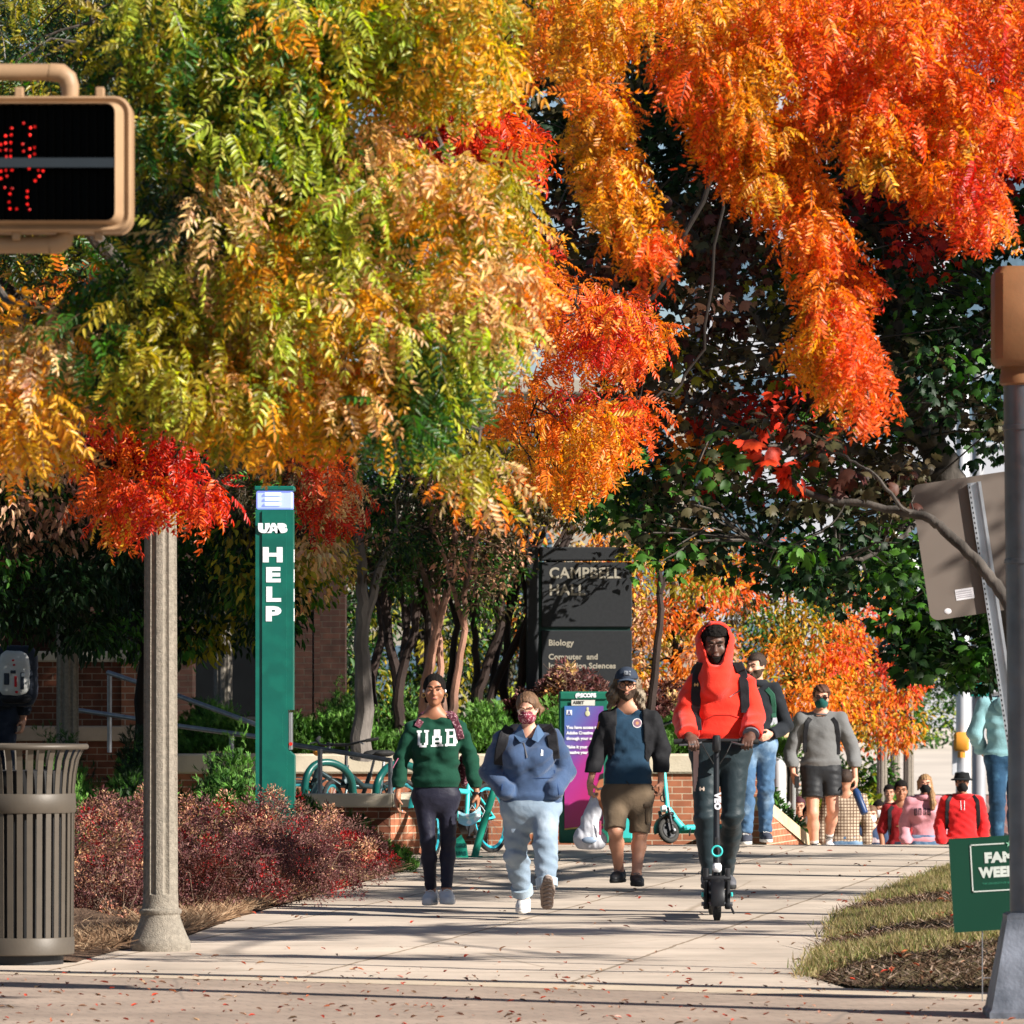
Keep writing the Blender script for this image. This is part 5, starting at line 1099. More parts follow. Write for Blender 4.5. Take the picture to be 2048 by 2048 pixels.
# hedge across the street
for px, D, w_, h_, lb in ((1700,113,1.6,1.2,'low green hedge left of the three pale posts'),(1650,104,2.2,1.3,'yellowing green hedge behind the plaid shirt'),(1830,150,2.2,2.6,'dark green hedge at the foot of the hill path'),(1755,160,3.0,2.2,'long green hedge bordering the far walk')):
    t = thing('hedge', lb, 'hedge', (P(px,0,D).x, D, gz(0,D))); c = Crown(TS, rng)
    for k in range(int(46*w_)):
        p = np.array([P(px,0,D).x+rng.uniform(-w_,w_)*.5, D+rng.uniform(-.4,.4), gz(0,D)+rng.uniform(.05,h_)]); c.spray(p, .3, 26, .15, pal('g:3 yg dg' if D != 104 else 'g yg:2 ol', rng), (0,-.3,.2), .1, .8)
    c.build('foliage', LD, t)

# ================================================================ BUILDINGS
D = 66.5
bd = thing('campus_building', 'dark brick hall with square columns and a black fascia behind the left trees', 'building', (-5, D, .4))
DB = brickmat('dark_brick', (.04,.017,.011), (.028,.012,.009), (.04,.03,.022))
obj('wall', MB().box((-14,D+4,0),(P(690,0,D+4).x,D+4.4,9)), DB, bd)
for px0, px1 in ((588,624),(640,690),(330,385),(150,200)):
    obj('column', MB().box((P(px0,0,D).x,D,0),(P(px1,0,D).x,D+.7,CH+(HY-940)/S_(D))), DB, bd)
obj('fascia', MB().bbox((-14,D-.3,CH+(HY-945)/S_(D)),(P(700,0,D).x,D+4.4,CH+(HY-850)/S_(D)), .03), mat('fascia_black', (.006,.007,.008), .7), bd)
for px0, px1 in ((200,330),(390,580)):
    w2 = obj('window', MB().box((P(px0,0,D+4).x,D+3.94,1.2),(P(px1,0,D+4).x,D+3.99,4.0)), mat('dark_glass', (.004,.005,.006), .4, spec=.2), bd)
    obj('frame', MB().box((P(px0,0,D+4).x-.06,D+3.93,1.1),(P(px1,0,D+4).x+.06,D+3.985,1.19)), DARKM, w2)
def facade(label, x0, x1, D, z0, z1, wall, cols, rows, glass, slab=None):
    t = thing('building', label, 'building', ((x0+x1)/2, D, z0)); obj('wall', MB().box((x0,D,z0),(x1,D+12,z1)), wall, t)
    dx = (x1-x0)/cols; dz = (z1-z0-1)/rows
    for i in range(cols):
        for j in range(rows):
            a_ = (x0+dx*(i+.18), z0+1+dz*(j+.2)); b_ = (x0+dx*(i+.82), z0+1+dz*(j+.75))
            w3 = obj('window', MB().box((a_[0],D-.03,a_[1]),(b_[0],D-.004,b_[1])), glass, t)
            obj('sill', MB().box((a_[0]-.1,D-.12,a_[1]-.12),(b_[0]+.1,D-.005,a_[1]-.005)), wall, w3)
    obj('parapet', MB().bbox((x0-.2,D-.2,z1),(x1+.2,D+12.2,z1+.4), .05), wall, t); return t
facade('pale concrete block seen through gaps in the maple at the right', 6.0, 25, 185, gz(0,185)-.5, 24, mat('pale_facade', (.45,.46,.5), .8, var=.06, vs=.3), 5, 6, mat('blue_glass', (.10,.16,.22), .15, spec=.8))
facade('long pale building far behind the crape myrtles', -22, 4.5, 150, gz(0,150)-.5, 9, mat('cream_facade', (.34,.30,.25), .8, var=.06, vs=.3), 9, 3, mat('blue_glass', (.1,.16,.22)))

# ================================================================ SHRUBS, GRASS, LITTER
TJ = []
for k in range(3):
    V = []; F = []
    lv, lf = tpl_leaf(1, .12, -.1, .05)
    for i in range(9):
        d = np.array([rng.uniform(.5,1), rng.normal(0,.45), rng.uniform(-.1,.5)]); d /= np.linalg.norm(d); y = np.cross([0,0,1], d); y /= np.linalg.norm(y); z = np.cross(d, y); R = np.stack([d,y,z],1); n = len(V); o3 = np.array([rng.uniform(0,.5),0,0])
        for p in lv: V.append(R @ (p*.5)+o3)
        for f in lf: F.append([q_+n for q_ in f])
    TJ.append((np.array(V), np.array(F), np.zeros(len(V), int)))
LJ = leafmat('juniper_needles', .6, .15, .3)
def juniper(label, x, D, z, w, h, n, pl, cat='shrub', name='juniper_bush', group=None, dpt=.7):
    t = thing(name, label, cat, (x, D, z), 0, group); c = Crown(TJ, rng)
    for k in range(n):
        a_ = rng.uniform(0, 2*math.pi); rr = math.sqrt(rng.uniform(0,1)); px_ = x+math.cos(a_)*rr*w/2; py_ = D+math.sin(a_)*rr*w/2*dpt
        top = h*(1-rr**2*.75)*(.75+.3*math.sin(px_*9+D)+.1*rng.normal()); zz_ = z+top*rng.uniform(.45,1)
        c.spray((px_,py_,zz_), .12, 16, .10, pal(pl, rng), (math.cos(a_)*.5,math.sin(a_)*.5-.3,.9), -.55, .7)
    c.build('foliage', LJ, t, jit=.22)
    st = MB()
    for k in range(5): st.tube([(x,D,z),(x+random.uniform(-.3,.3)*w,D+random.uniform(-.2,.2),z+h*.6)], [.018,.006], 5)
    obj('stems', st, BARKD(), t); return t
nb = 0
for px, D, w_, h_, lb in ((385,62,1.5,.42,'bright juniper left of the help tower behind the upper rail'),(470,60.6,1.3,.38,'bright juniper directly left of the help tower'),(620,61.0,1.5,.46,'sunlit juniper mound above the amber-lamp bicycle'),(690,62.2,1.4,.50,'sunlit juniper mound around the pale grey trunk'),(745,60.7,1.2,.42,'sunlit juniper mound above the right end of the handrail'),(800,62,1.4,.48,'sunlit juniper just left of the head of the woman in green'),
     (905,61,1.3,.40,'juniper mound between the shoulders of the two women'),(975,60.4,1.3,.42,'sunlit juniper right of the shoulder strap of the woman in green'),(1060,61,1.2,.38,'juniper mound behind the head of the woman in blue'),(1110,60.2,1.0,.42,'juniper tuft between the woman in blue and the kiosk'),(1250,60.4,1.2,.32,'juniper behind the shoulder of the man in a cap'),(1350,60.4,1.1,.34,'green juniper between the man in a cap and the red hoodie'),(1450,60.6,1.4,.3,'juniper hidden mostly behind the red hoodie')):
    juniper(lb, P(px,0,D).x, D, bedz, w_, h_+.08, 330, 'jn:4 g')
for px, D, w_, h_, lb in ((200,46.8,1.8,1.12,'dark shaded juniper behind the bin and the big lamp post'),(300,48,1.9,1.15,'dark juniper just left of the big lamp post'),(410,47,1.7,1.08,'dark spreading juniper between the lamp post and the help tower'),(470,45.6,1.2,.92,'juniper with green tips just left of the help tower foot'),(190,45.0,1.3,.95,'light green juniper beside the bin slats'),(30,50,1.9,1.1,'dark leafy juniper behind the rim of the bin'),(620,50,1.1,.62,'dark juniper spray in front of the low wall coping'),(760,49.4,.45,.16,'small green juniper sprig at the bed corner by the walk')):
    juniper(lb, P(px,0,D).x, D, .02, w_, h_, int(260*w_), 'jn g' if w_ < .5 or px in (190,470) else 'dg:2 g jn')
LBU = leafmat('barberry_leaf', .55, .25, .25)
def barberry(label, px, D, w_, h_, pl, n=150, tan=.2, group='red barberry bushes along the walk', name='barberry_bush', size=.024, z=0.0, m_=LBU, stw=12):
    x = P(px,0,D).x; t = thing(name, label, 'shrub', (x, D, z), 0, group); c = Crown(TS, rng); st = MB()
    for k in range(n):
        a_ = rng.uniform(0, 2*math.pi); rr = rng.uniform(0,1)**.5; ph = rng.uniform(.0,1); px_ = x+math.cos(a_)*rr*w_/2*math.sqrt(max(.05,1-ph**3*.7)); py_ = D+math.sin(a_)*rr*w_/2*.9*math.sqrt(max(.05,1-ph**3*.7)); zz_ = z+.06+h_*ph*(1-.35*rr*rr)
        c.spray((px_,py_,zz_), .085, 78, size, pal(pl, rng), (math.cos(a_)*.5,-.4,.5), -.3, .85)
    for k in range(stw):
        a_ = random.uniform(0, 2*math.pi); e = (x+math.cos(a_)*w_*.52*random.uniform(.6,1.05), D+math.sin(a_)*w_*.5, z+h_*random.uniform(.5,.98)); b_ = (x+random.uniform(-.1,.1), D+random.uniform(-.1,.1), z)
        mid = ((e[0]*.6+b_[0]*.4), (e[1]*.6+b_[1]*.4), e[2]*.8+z*.2+.06); st.tube([b_, mid, e], [.006,.004,.0015], 4, False)
    c.build('foliage', m_, t, jit=.3); obj('twigs', st, mat('twig_tan', (.16,.10,.07), .8, var=.4, vs=20), t); return t
BUP = 'bu:6 cr pk:2'
for px, D, w_, h_, lb, pl in ((205,41.5,1.15,.74,'barberry bush right beside the bin, upper one',BUP),(250,43.8,1.2,.80,'tall barberry bush close left of the big lamp post',BUP),(385,42.6,1.15,.72,'barberry bush close right of the big lamp post',BUP),(460,43.6,1.2,.74,'tall barberry bush below the dark juniper',BUP),
      (535,43.3,1.1,.74,'highest barberry bush at the foot of the help tower',BUP),(600,44.2,1.05,.66,'rounded barberry bush right of the help tower foot',BUP),(655,45.6,.95,.58,'barberry bush near the right end of the row',BUP),(705,47.2,.75,.36,'last low barberry bush of the row by the small juniper sprig','bu:2 mb cr'),
      (440,41.2,1.0,.5,'low barberry mound in front right of the big lamp post','bu:4 cr mb'),(530,41.9,1.0,.48,'low front barberry mound in the middle of the row','bu:4 pk mb'),(615,43.0,.85,.40,'low front barberry mound nearest the walk','bu:4 cr'),(370,39.6,.8,.42,'low dark barberry tuft just right of the lamp post bell','bu mb:2'),
      (215,38.6,1.0,.62,'dry tan and red barberry clump between bin and lamp post','bu:3 pk mb')):
    barberry(lb, px, D, w_, h_, pl, int(150*w_*max(.6,h_)))
for px, D, w_, h_, lb in ((1100,61.2,.8,.72,'burgundy shrub between hall sign and kiosk top'),(1150,60.6,1.0,.98,'burgundy shrub at the foot of the hall sign'),(1215,61,.8,.62,'burgundy shrub left of the cap of the man in black'),(1040,61.5,.8,.6,'burgundy shrub left of the hall sign behind the woman in blue'),(1320,61.4,.9,.72,'dark purple shrub between cap man and red hoodie'),(1365,62,.8,.6,'dark purple shrub against the left shoulder of the red hoodie')):
    barberry(lb, px, D, w_, h_, 'bu:3 mb pe', 95, group='burgundy shrubs on the raised bed', name='burgundy_shrub', size=.048, z=bedz, stw=24)
barberry('green leafy shrub beside the sloping stair coping', 1545, 62, .8, 1.0, 'g:2 dg', 110, group=None, name='green_shrub', size=.06, z=-.6, stw=10)

# grass blades and mulch on the lawn
def blades(name, n, hgt, wid, zfun, cols, lbl, region, m, mask=None, lean=.5):
    xs_ = []; 
    while len(xs_) < n:
        D_ = rng.uniform(*region[0]); x_ = rng.uniform(*region[1])
        if x_ < (edge_x(D_) if D_ > 30.4 else edge_x(30.4)+(30.4-D_)*2.15)-.02-abs(rng.normal(0,.06)): continue
        if mask and not mask(x_, D_): continue
        xs_.append((x_, D_, zfun(x_, D_)))
    p = np.array(xs_); a_ = rng.uniform(0, 2*math.pi, n); h_ = hgt*rng.uniform(.5,1.3,n); dx = np.stack([np.cos(a_), np.sin(a_)*.6, np.zeros(n)],1)*wid
    ln = np.stack([rng.normal(0,lean,n), rng.normal(0,lean,n), np.ones(n)],1)*h_[:,None]
    V = np.stack([p-dx, p+dx, p+ln*.6+dx*.6, p+ln, p+ln*.6-dx*.6],1).reshape(-1,3)
    b_ = np.arange(n)*5; F = np.concatenate([np.stack([b_,b_+1,b_+2,b_+4],1)]); F3 = np.stack([b_+4,b_+2,b_+3,b_+3],1)
    cc = np.array(cols)[rng.integers(0, len(cols), n)]*rng.uniform(.6,1.3,(n,1)); C = np.repeat(cc, 5, 0)
    # second face as degenerate-free quad: split tip vertex
    V = V.reshape(n,5,3); tip2 = V[:,3:4]+np.array([0.0006,0,0]); V = np.concatenate([V, tip2],1).reshape(-1,3); b_ = np.arange(n)*6
    F = np.concatenate([np.stack([b_,b_+1,b_+2,b_+4],1), np.stack([b_+4,b_+2,b_+5,b_+3],1)]); C = np.repeat(cc, 6, 0)
    o = npmesh(name, V, F, m, None, False, C); return tago(o, lbl, 'grass', kind='stuff')
def mulch_mask(x_, D_):
    t_ = x_-edge_x(max(30.4,D_)); w2 = .15*math.sin(x_*7+D_*2)
    return (D_ < 31.6+t_*1.0+w2) or (34.6+w2-t_*.3 < D_ < 36.3+t_*1.3+w2) or (40.0+w2 < D_ < 41.8+t_*.5+w2)
LG = leafmat('grass_blade', .6, .3, .3)
blades('grass', 42000, .055, .004, lawn_z, [(.34,.26,.11),(.38,.30,.15),(.17,.18,.04),(.14,.18,.04),(.30,.25,.10),(.30,.22,.10),(.25,.19,.09)], 'patchy tan and green turf on the right-hand verge', ((29,50.2),(1.5,4.6)), LG, lambda x_, D_: not mulch_mask(x_, D_))
blades('pine_straw', 34000, .03, .006, lawn_z, [(.08,.045,.028),(.13,.08,.05),(.20,.13,.09),(.03,.02,.014),(.34,.25,.19),(.02,.014,.01)], 'brown shredded mulch in mounds on the right-hand verge', ((28.2,44),(1.5,4.8)), leafmat('mulch_chip', .9, .05, .1), mulch_mask, 2.2)
# dry grass and pine straw along the left bed edge
def bed_ok(x_, D_): return 0 < bed_x(D_)-x_+.03 < .55
n = 16000; pts = []
while len(pts) < n:
    D_ = rng.uniform(34.4,50); x_ = bed_x(D_)+.05-abs(rng.normal(0,.28)); pts.append((x_, D_, .02+rng.uniform(0,.05)))
p = np.array(pts); ln = np.stack([rng.normal(0,.9,n), rng.normal(0,.5,n), rng.uniform(0,1,n)],1)*.075; dx = np.stack([rng.normal(0,1,n), rng.normal(0,.3,n), rng.normal(0,1,n)],1)*.0025
V = np.stack([p-dx, p+dx, p+ln+dx*.3, p+ln-dx*.3],1).reshape(-1,3); b_ = np.arange(n)*4; cc = np.array([(.34,.21,.12),(.24,.14,.08),(.42,.29,.18),(.12,.07,.04)])[rng.integers(0,4,n)]
tago(npmesh('dry_grass', V, np.stack([b_,b_+1,b_+2,b_+3],1), leafmat('dry_blade', .8, .1, .2), None, False, np.repeat(cc,4,0)), 'dry tan straw spilling along the edge of the left planting bed', 'straw', kind='stuff')
# fallen leaves
def litter(n, fn, size, lbl):
    P_ = np.array([fn() for _ in range(n)]); a_ = rng.uniform(0, 2*math.pi, n); d = np.stack([np.cos(a_), np.sin(a_), rng.normal(0,.15,n)],1)
    cl = np.array([(.42,.045,.02),(.30,.06,.03),(.38,.20,.13),(.45,.12,.05),(.18,.09,.05),(.5,.3,.2)])[rng.choice(6, n, p=[.16,.16,.28,.12,.2,.08])]
    V, F, C = place(TS+TS, P_, d, size*rng.uniform(.5,1.25,n), cl, rng, .2, 3.0)
    return tago(npmesh('fallen_leaves', V, F, leafmat('fallen_leaf', .6, .1, .3), None, False, C), lbl, 'leaves', kind='stuff')
litter(650, lambda: (lambda D_, x_: (x_, D_, .012))(rng.uniform(26.5,32.6), rng.uniform(-3,3)), .042, 'red and brown fallen leaves scattered on the pavers in front')
def f2():
    while True:
        D_ = rng.uniform(32.5,57); x_ = rng.uniform(-2.5,4.5)
        if bed_x(D_) < x_ < edge_x(D_): return (x_, D_, .014)
litter(260, f2, .05, 'a few fallen leaves scattered over the concrete walk')
litter(200, lambda: (lambda D_: (lambda x_: (x_, D_, lawn_z(x_, D_)+.03))(edge_x(max(30.4,D_))+abs(rng.normal(0,.9))))(rng.uniform(30.4,44)), .055, 'red fallen leaves on the verge mulch')

# ================================================================ UNSEEN TREES AROUND THE FRAME, crowns shaped by the shade they cast
def shade_tree(label, root, patches, zr, size=.12, n=40, sr=.45):
    t = tree_root('shade_tree', label, root, 'trees just outside the frame'); c = Crown(TS, rng); mb = MB(); nd = limb(mb, [root, (root[0]-.1,root[1],2.2), (root[0]-.3,root[1],zr[0]+.3)], .15, .1, 9)
    ce = []
    for (gx, gD, w_, dd, k, hz) in patches:
        for _ in range(k):
            q_ = Vector((gx+rng.normal(0,w_*.4), gD+rng.normal(0,dd*.4), hz)); z_ = rng.uniform(*zr); p_ = q_+SUN*((z_-hz)/SUN.z)
            if p_.x < .0875*p_.y+.25 and p_.z < CH+.1166*p_.y+.3: continue
            ce.append(p_); c.spray(p_, sr, n, size, PAL['dg'][0:1] and pal('g dg ol', rng), (0,0,-.3), .3, .45)
    for i, p_ in enumerate(ce):
        if i % 6 == 0: nd += limb(mb, [nd[-1 if i == 0 else 12], Vector(nd[12]).lerp(p_, .5)+Vector((0,0,.3)), p_], .05, .015, 6, 5, .05)
    c.build('crown', LD, t); obj('trunk', mb, BARKD(), t, smooth=True)
shade_tree('dense street tree standing right of the frame beside the verge', (7.2,34,0), [(-.5,37.6,3.0,.7,64,0),(-.6,34.2,3.0,.3,14,0),(1.4,39.0,1.2,.3,16,0),(-2.2,36.6,1.2,.5,24,0)], (4.6,7.0), n=34, sr=.34)
shade_tree('second street tree standing right of the frame beside the walk', (8.6,41,0), [(-.6,44.0,1.4,1.0,46,0),(1.8,44.4,1.6,1.2,54,0),(.2,48.5,1.6,.9,26,0),(1.8,54.2,2.5,.7,50,0)], (5.2,8.0), n=34, sr=.36)
shade_tree('tall evergreen standing right of the frame by the plaza', (9.5,47.5,0), [(-4.8,52,2.2,3.5,80,.8),(-4.8,59,2.6,3.0,130,1.2),(-5.8,58,2.6,3,90,2.5),(-4.5,49,2,2,36,.5),(-2.7,54.2,1.0,.6,10,.3),(2.4,47.5,3.2,2.0,90,4.2),(.6,47.5,2.6,2.0,50,4.8),(-.6,61.5,3.2,1.6,90,6.2),(-3.2,60,2.4,2.5,50,3.8)], (7.5,11.5), n=60, sr=.65, size=.25)  # added out of view to block sun from the left wall, maple and myrtles

def canopy_out(label, root, boxes, n, size=.2, per=60, sr=.6):  # unseen crowns added to block sky light from the left wall
    t = tree_root('shade_tree', label, root, 'trees just outside the frame'); c = Crown(TS, rng); ce = []
    for (x0_, x1_, d0_, d1_, z0_, z1_) in boxes:
        for _ in range(n):
            p_ = Vector((rng.uniform(x0_, x1_), rng.uniform(d0_, d1_), rng.uniform(z0_, z1_)))
            if abs(p_.x) < .0875*p_.y+.8 and p_.z < CH+.1166*p_.y+.9: continue
            ce.append(p_); c.spray(p_, sr, per, size, pal('dg:2 g ol', rng), (0,0,-.3), .3, .6)
    top_ = max(b[5] for b in boxes); mb = MB(); nd = limb(mb, [root, (root[0]+.1,root[1],2.0), (root[0],root[1],top_*.7)], .2, .1, 10)
    for p_ in ce[::9]: nd += limb(mb, [Vector(nd[12]), Vector(nd[12]).lerp(p_, .5)+Vector((0,0,.3)), p_], .06, .015, 6, 5, .05)
    c.build('crown', LD, t); obj('trunk', mb, BARKD(), t, smooth=True)
canopy_out('broad tree left of the frame beside the tall brick wall', (-8.6,53,0), [(-11,-5.9,47,57.5,2.6,9)], 150)
canopy_out('tall tree whose crown spreads above the frame over the left wall', (-7.6,47,0), [(-9,-.5,50,58,8.4,11)], 150)
# ================================================================ PEOPLE: signed-distance figures meshed with surface nets
def surface_net(f, lo, hi, h):
    lo = np.array(lo, float); hi = np.array(hi, float); n = np.ceil((hi-lo)/h).astype(int)+1
    ax = [lo[i]+np.arange(n[i])*h for i in range(3)]
    K = 5; H = K*h; nc = (n+K-1)//K+1                                   # coarse pass first, then only the cells near the surface
    ac = [(lo[i]+(np.arange(nc[i])*K)*h).astype(np.float32) for i in range(3)]
    C = np.stack(np.meshgrid(*ac, indexing='ij'), -1).reshape(-1, 3); dc = f(C).reshape(nc)
    ii = [np.minimum((np.arange(n[i])+K//2)//K, nc[i]-1) for i in range(3)]
    V = dc[np.ix_(*ii)].astype(np.float64); mk_ = np.abs(V) < H*.87*1.25+.016; w_ = np.argwhere(mk_)
    if len(w_): V[mk_] = f((lo+w_*h).astype(np.float32))
    ins = V < 0; cs = np.zeros(np.array(n)-1, int)
    for i in (0,1):
        for j in (0,1):
            for k in (0,1): cs += ins[i:n[0]-1+i, j:n[1]-1+j, k:n[2]-1+k]
    act = (cs > 0) & (cs < 8); idx = -np.ones(act.shape, int); cells = np.argwhere(act); idx[act] = np.arange(len(cells))
    acc = np.zeros((len(cells), 3)); cnt = np.zeros(len(cells))
    cr = [(i,j,k) for i in (0,1) for j in (0,1) for k in (0,1)]
    for a in cr:
        for ax_ in range(3):
            if a[ax_] == 1: continue
            b = list(a); b[ax_] = 1
            va = V[cells[:,0]+a[0], cells[:,1]+a[1], cells[:,2]+a[2]]; vb = V[cells[:,0]+b[0], cells[:,1]+b[1], cells[:,2]+b[2]]
            m = (va < 0) != (vb < 0); t = np.where(m, va/(va-vb+1e-12), 0)
            p = np.tile(np.array(a, float), (len(cells), 1)); p[:, ax_] += t; acc[m] += p[m]; cnt[m] += 1
    verts = lo+(cells+acc/np.maximum(cnt,1)[:,None])*h
    Q = []
    for ax_ in range(3):
        o1, o2 = [(1,2),(2,0),(0,1)][ax_]
        sl0 = [slice(None)]*3; sl1 = [slice(None)]*3; sl0[ax_] = slice(0,-1); sl1[ax_] = slice(1,None)
        A, B = ins[tuple(sl0)], ins[tuple(sl1)]; e = np.argwhere(A != B)
        e = e[(e[:,o1] > 0) & (e[:,o2] > 0) & (e[:,o1] < n[o1]-1) & (e[:,o2] < n[o2]-1)]
        if not len(e): continue
        d1 = np.zeros(3, int); d1[o1] = 1; d2 = np.zeros(3, int); d2[o2] = 1
        g_ = lambda c: idx[c[:,0], c[:,1], c[:,2]]
        q = np.stack([g_(e-d1-d2), g_(e-d2), g_(e), g_(e-d1)], 1); fl = A[e[:,0], e[:,1], e[:,2]]
        q[~fl] = q[~fl][:, ::-1]; Q.append(q)
    Q = np.concatenate(Q); return verts, Q[(Q >= 0).all(1)]

def cone(p, a, b, ra, rb, fl=(1,1,1)):
    a = np.array(a, np.float32); b = np.array(b, np.float32); s = np.array(fl, np.float32); q = (p-a)*s; ba = (b-a)*s
    t = np.clip(q@ba/(ba@ba+1e-9), 0, 1); return (np.linalg.norm(q-t[:,None]*ba, axis=1)-(ra+(rb-ra)*t))/max(fl)
def ell(p, c, r):
    r = np.array(r, np.float32); q = (p-np.array(c, np.float32))/r; k0 = np.linalg.norm(q, axis=1); k1 = np.linalg.norm(q/r, axis=1); return k0*(k0-1)/(k1+1e-9)
def smin(a, b, k):
    h = np.clip(.5+.5*(b-a)/k, 0, 1); return b+(a-b)*h-k*h*(1-h)
def smax(a, b, k): return -smin(-a, -b, k)
def U(ds, k=.03):
    d = ds[0]
    for e in ds[1:]: d = smin(d, e, k)
    return d
def folds(p, seed, amp, wl, ani=(1,1,1)):
    r = np.random.default_rng(seed); o = 0
    for i in range(7):
        d = r.normal(0,1,3)*np.array(ani); d /= np.linalg.norm(d)+1e-9; w_ = wl*r.uniform(.6,1.7)
        o = o+np.sin(p@(d*2*math.pi/w_).astype(np.float32)+r.uniform(0,6.28)+1.2*np.sin(p@(r.normal(0,1,3)*4/wl*.35).astype(np.float32)))*r.uniform(.4,1)
    o = o/3.2
    return amp*(np.sign(o)*np.abs(o)**1.25)

def mesh_sdf(name, f, pts, pad, h, m, par, base):
    P_ = np.array(pts, float); lo = P_.min(0)-pad; hi = P_.max(0)+pad; V, Q = surface_net(f, lo, hi, h)
    if not len(V): return None, None
    o = npmesh(name, V+np.array(base), Q, m, par, True)
    bvh = BVHTree.FromPolygons([tuple(v) for v in V], [tuple(int(i) for i in q) for q in Q]); return o, bvh

def hit(bvh, x, z, off=.003, back=False, dflt=-.1):
    y0, d = (-2, 1) if not back else (2, -1)
    r = bvh.ray_cast(Vector((x, y0, z)), Vector((0, d, 0)))
    return (r[0].y-d*off) if r[0] is not None else None

def ribbon_on(bvh, pts, w, off, th=.006, back=False, sub=8):
    """strap laid on a garment: pts are (x,z) in front view; width w"""
    path = []
    for i in range(len(pts)-1):
        a, b = Vector(pts[i]), Vector(pts[i+1])
        for k in range(sub): path.append(a.lerp(b, k/sub))
    path.append(Vector(pts[-1])); mb = MB(); ok = []; ly = None
    s = -1 if not back else 1; rows = []
    for i, p in enumerate(path):
        d = (path[min(i+1,len(path)-1)]-path[max(i-1,0)]).normalized(); n = Vector((-d.y, d.x)); ys = []
        for u in (-1,0,1):
            q = p+n*u*w/2; y = hit(bvh, q.x, q.y, off, back); ys.append(y)
        g_ = [y for y in ys if y is not None]
        if not g_:
            if ly is None: continue
            y = ly
        else: y = (min(g_) if not back else max(g_)) if ys[1] is None else ys[1]
        if ly is not None: y = ly*.45+y*.55
        ly = y; rows.append((p, n, y))
    for i, (p, n, y) in enumerate(rows):
        for (u, dy) in ((-1,0),(-.8,-th),(.8,-th),(1,0)):
            q = p+n*u*w/2; mb.v.append((q.x, y-dy*s if False else y+dy*(1 if not back else -1), q.y))
    for i in range(len(rows)-1):
        for k in range(3): a = i*4+k; mb.f.append((a, a+4, a+5, a+1) if not back else (a, a+1, a+5, a+4))
        a = i*4; mb.f.append((a+3, a+7, a+4, a))
    return mb

def decal_on(bvh, inside, x0, x1, z0, z1, cell, off=.004, back=False):
    """print on cloth: grid cells whose centre passes inside(u,v); laid on the garment"""
    nx = int((x1-x0)/cell); nz = int((z1-z0)/cell); mb = MB(); cache = {}
    def vtx(i, j):
        if (i, j) not in cache:
            x = x0+(x1-x0)*i/nx; z = z0+(z1-z0)*j/nz; y = hit(bvh, x, z, off, back)
            if y is None: cache[(i,j)] = None
            else: mb.v.append((x, y, z)); cache[(i,j)] = len(mb.v)-1
        return cache[(i,j)]
    for i in range(nx):
        for j in range(nz):
            if inside((i+.5)/nx, (j+.5)/nz):
                q = [vtx(i,j), vtx(i+1,j), vtx(i+1,j+1), vtx(i,j+1)]
                if None not in q: mb.f.append(tuple(q))
    return mb
GLY = {'U': ["111..111",".1....1.",".1....1.",".1....1.",".1....1.",".1....1.",".11..11.","..1111.."],
 'A': ["..111..","..111..","..1.1..",".11.11.",".1...1.",".11111.",".1...1.","111.111"],
 'B': ["111111.",".1...11",".1...11",".11111.",".1...11",".1...11",".1...11","111111."]}
def glyph_row(txt, gap=.14):
    n = len(txt); w_ = 1/n
    def f(u, v):
        i = min(n-1, int(u/w_)); lu = (u/w_-i-gap/2)/(1-gap)
        if lu < 0 or lu >= 1 or v < 0 or v >= 1: return False
        g_ = GLY[txt[i]]; H_ = len(g_); W_ = len(g_[0]); r = int((1-v)*H_); c = lu*W_; r = min(H_-1, r)
        ch_ = g_[r][min(W_-1, int(c))] == '1'
        if ch_: return True
        # thicken the upright strokes
        for dc in (-.3, .3):
            cc = c+dc
            if 0 <= cc < W_ and g_[r][int(cc)] == '1': return True
        return False
    return f

SKD = dict(brown=(.36,.155,.085), dark=(.105,.050,.034), fair=(.68,.36,.25), tan=(.52,.25,.155), ruddy=(.62,.30,.2))
def skinm(k): return mat('skin_'+k, SKD[k], .5, var=.08, vs=12, bump=.05, bs=90, subs=.08, spec=.4)
def clothm(name, col, rough=.85, bump=.25, bs=260, sheen=.15, var=.08, **kw): return mat(name, col, rough, var=var, vs=9, bump=bump, bs=bs, sheen=sheen*(.3 if max(col) < .06 else 1), spec=.2, **dict(dict(wrinkle=.12), **kw))

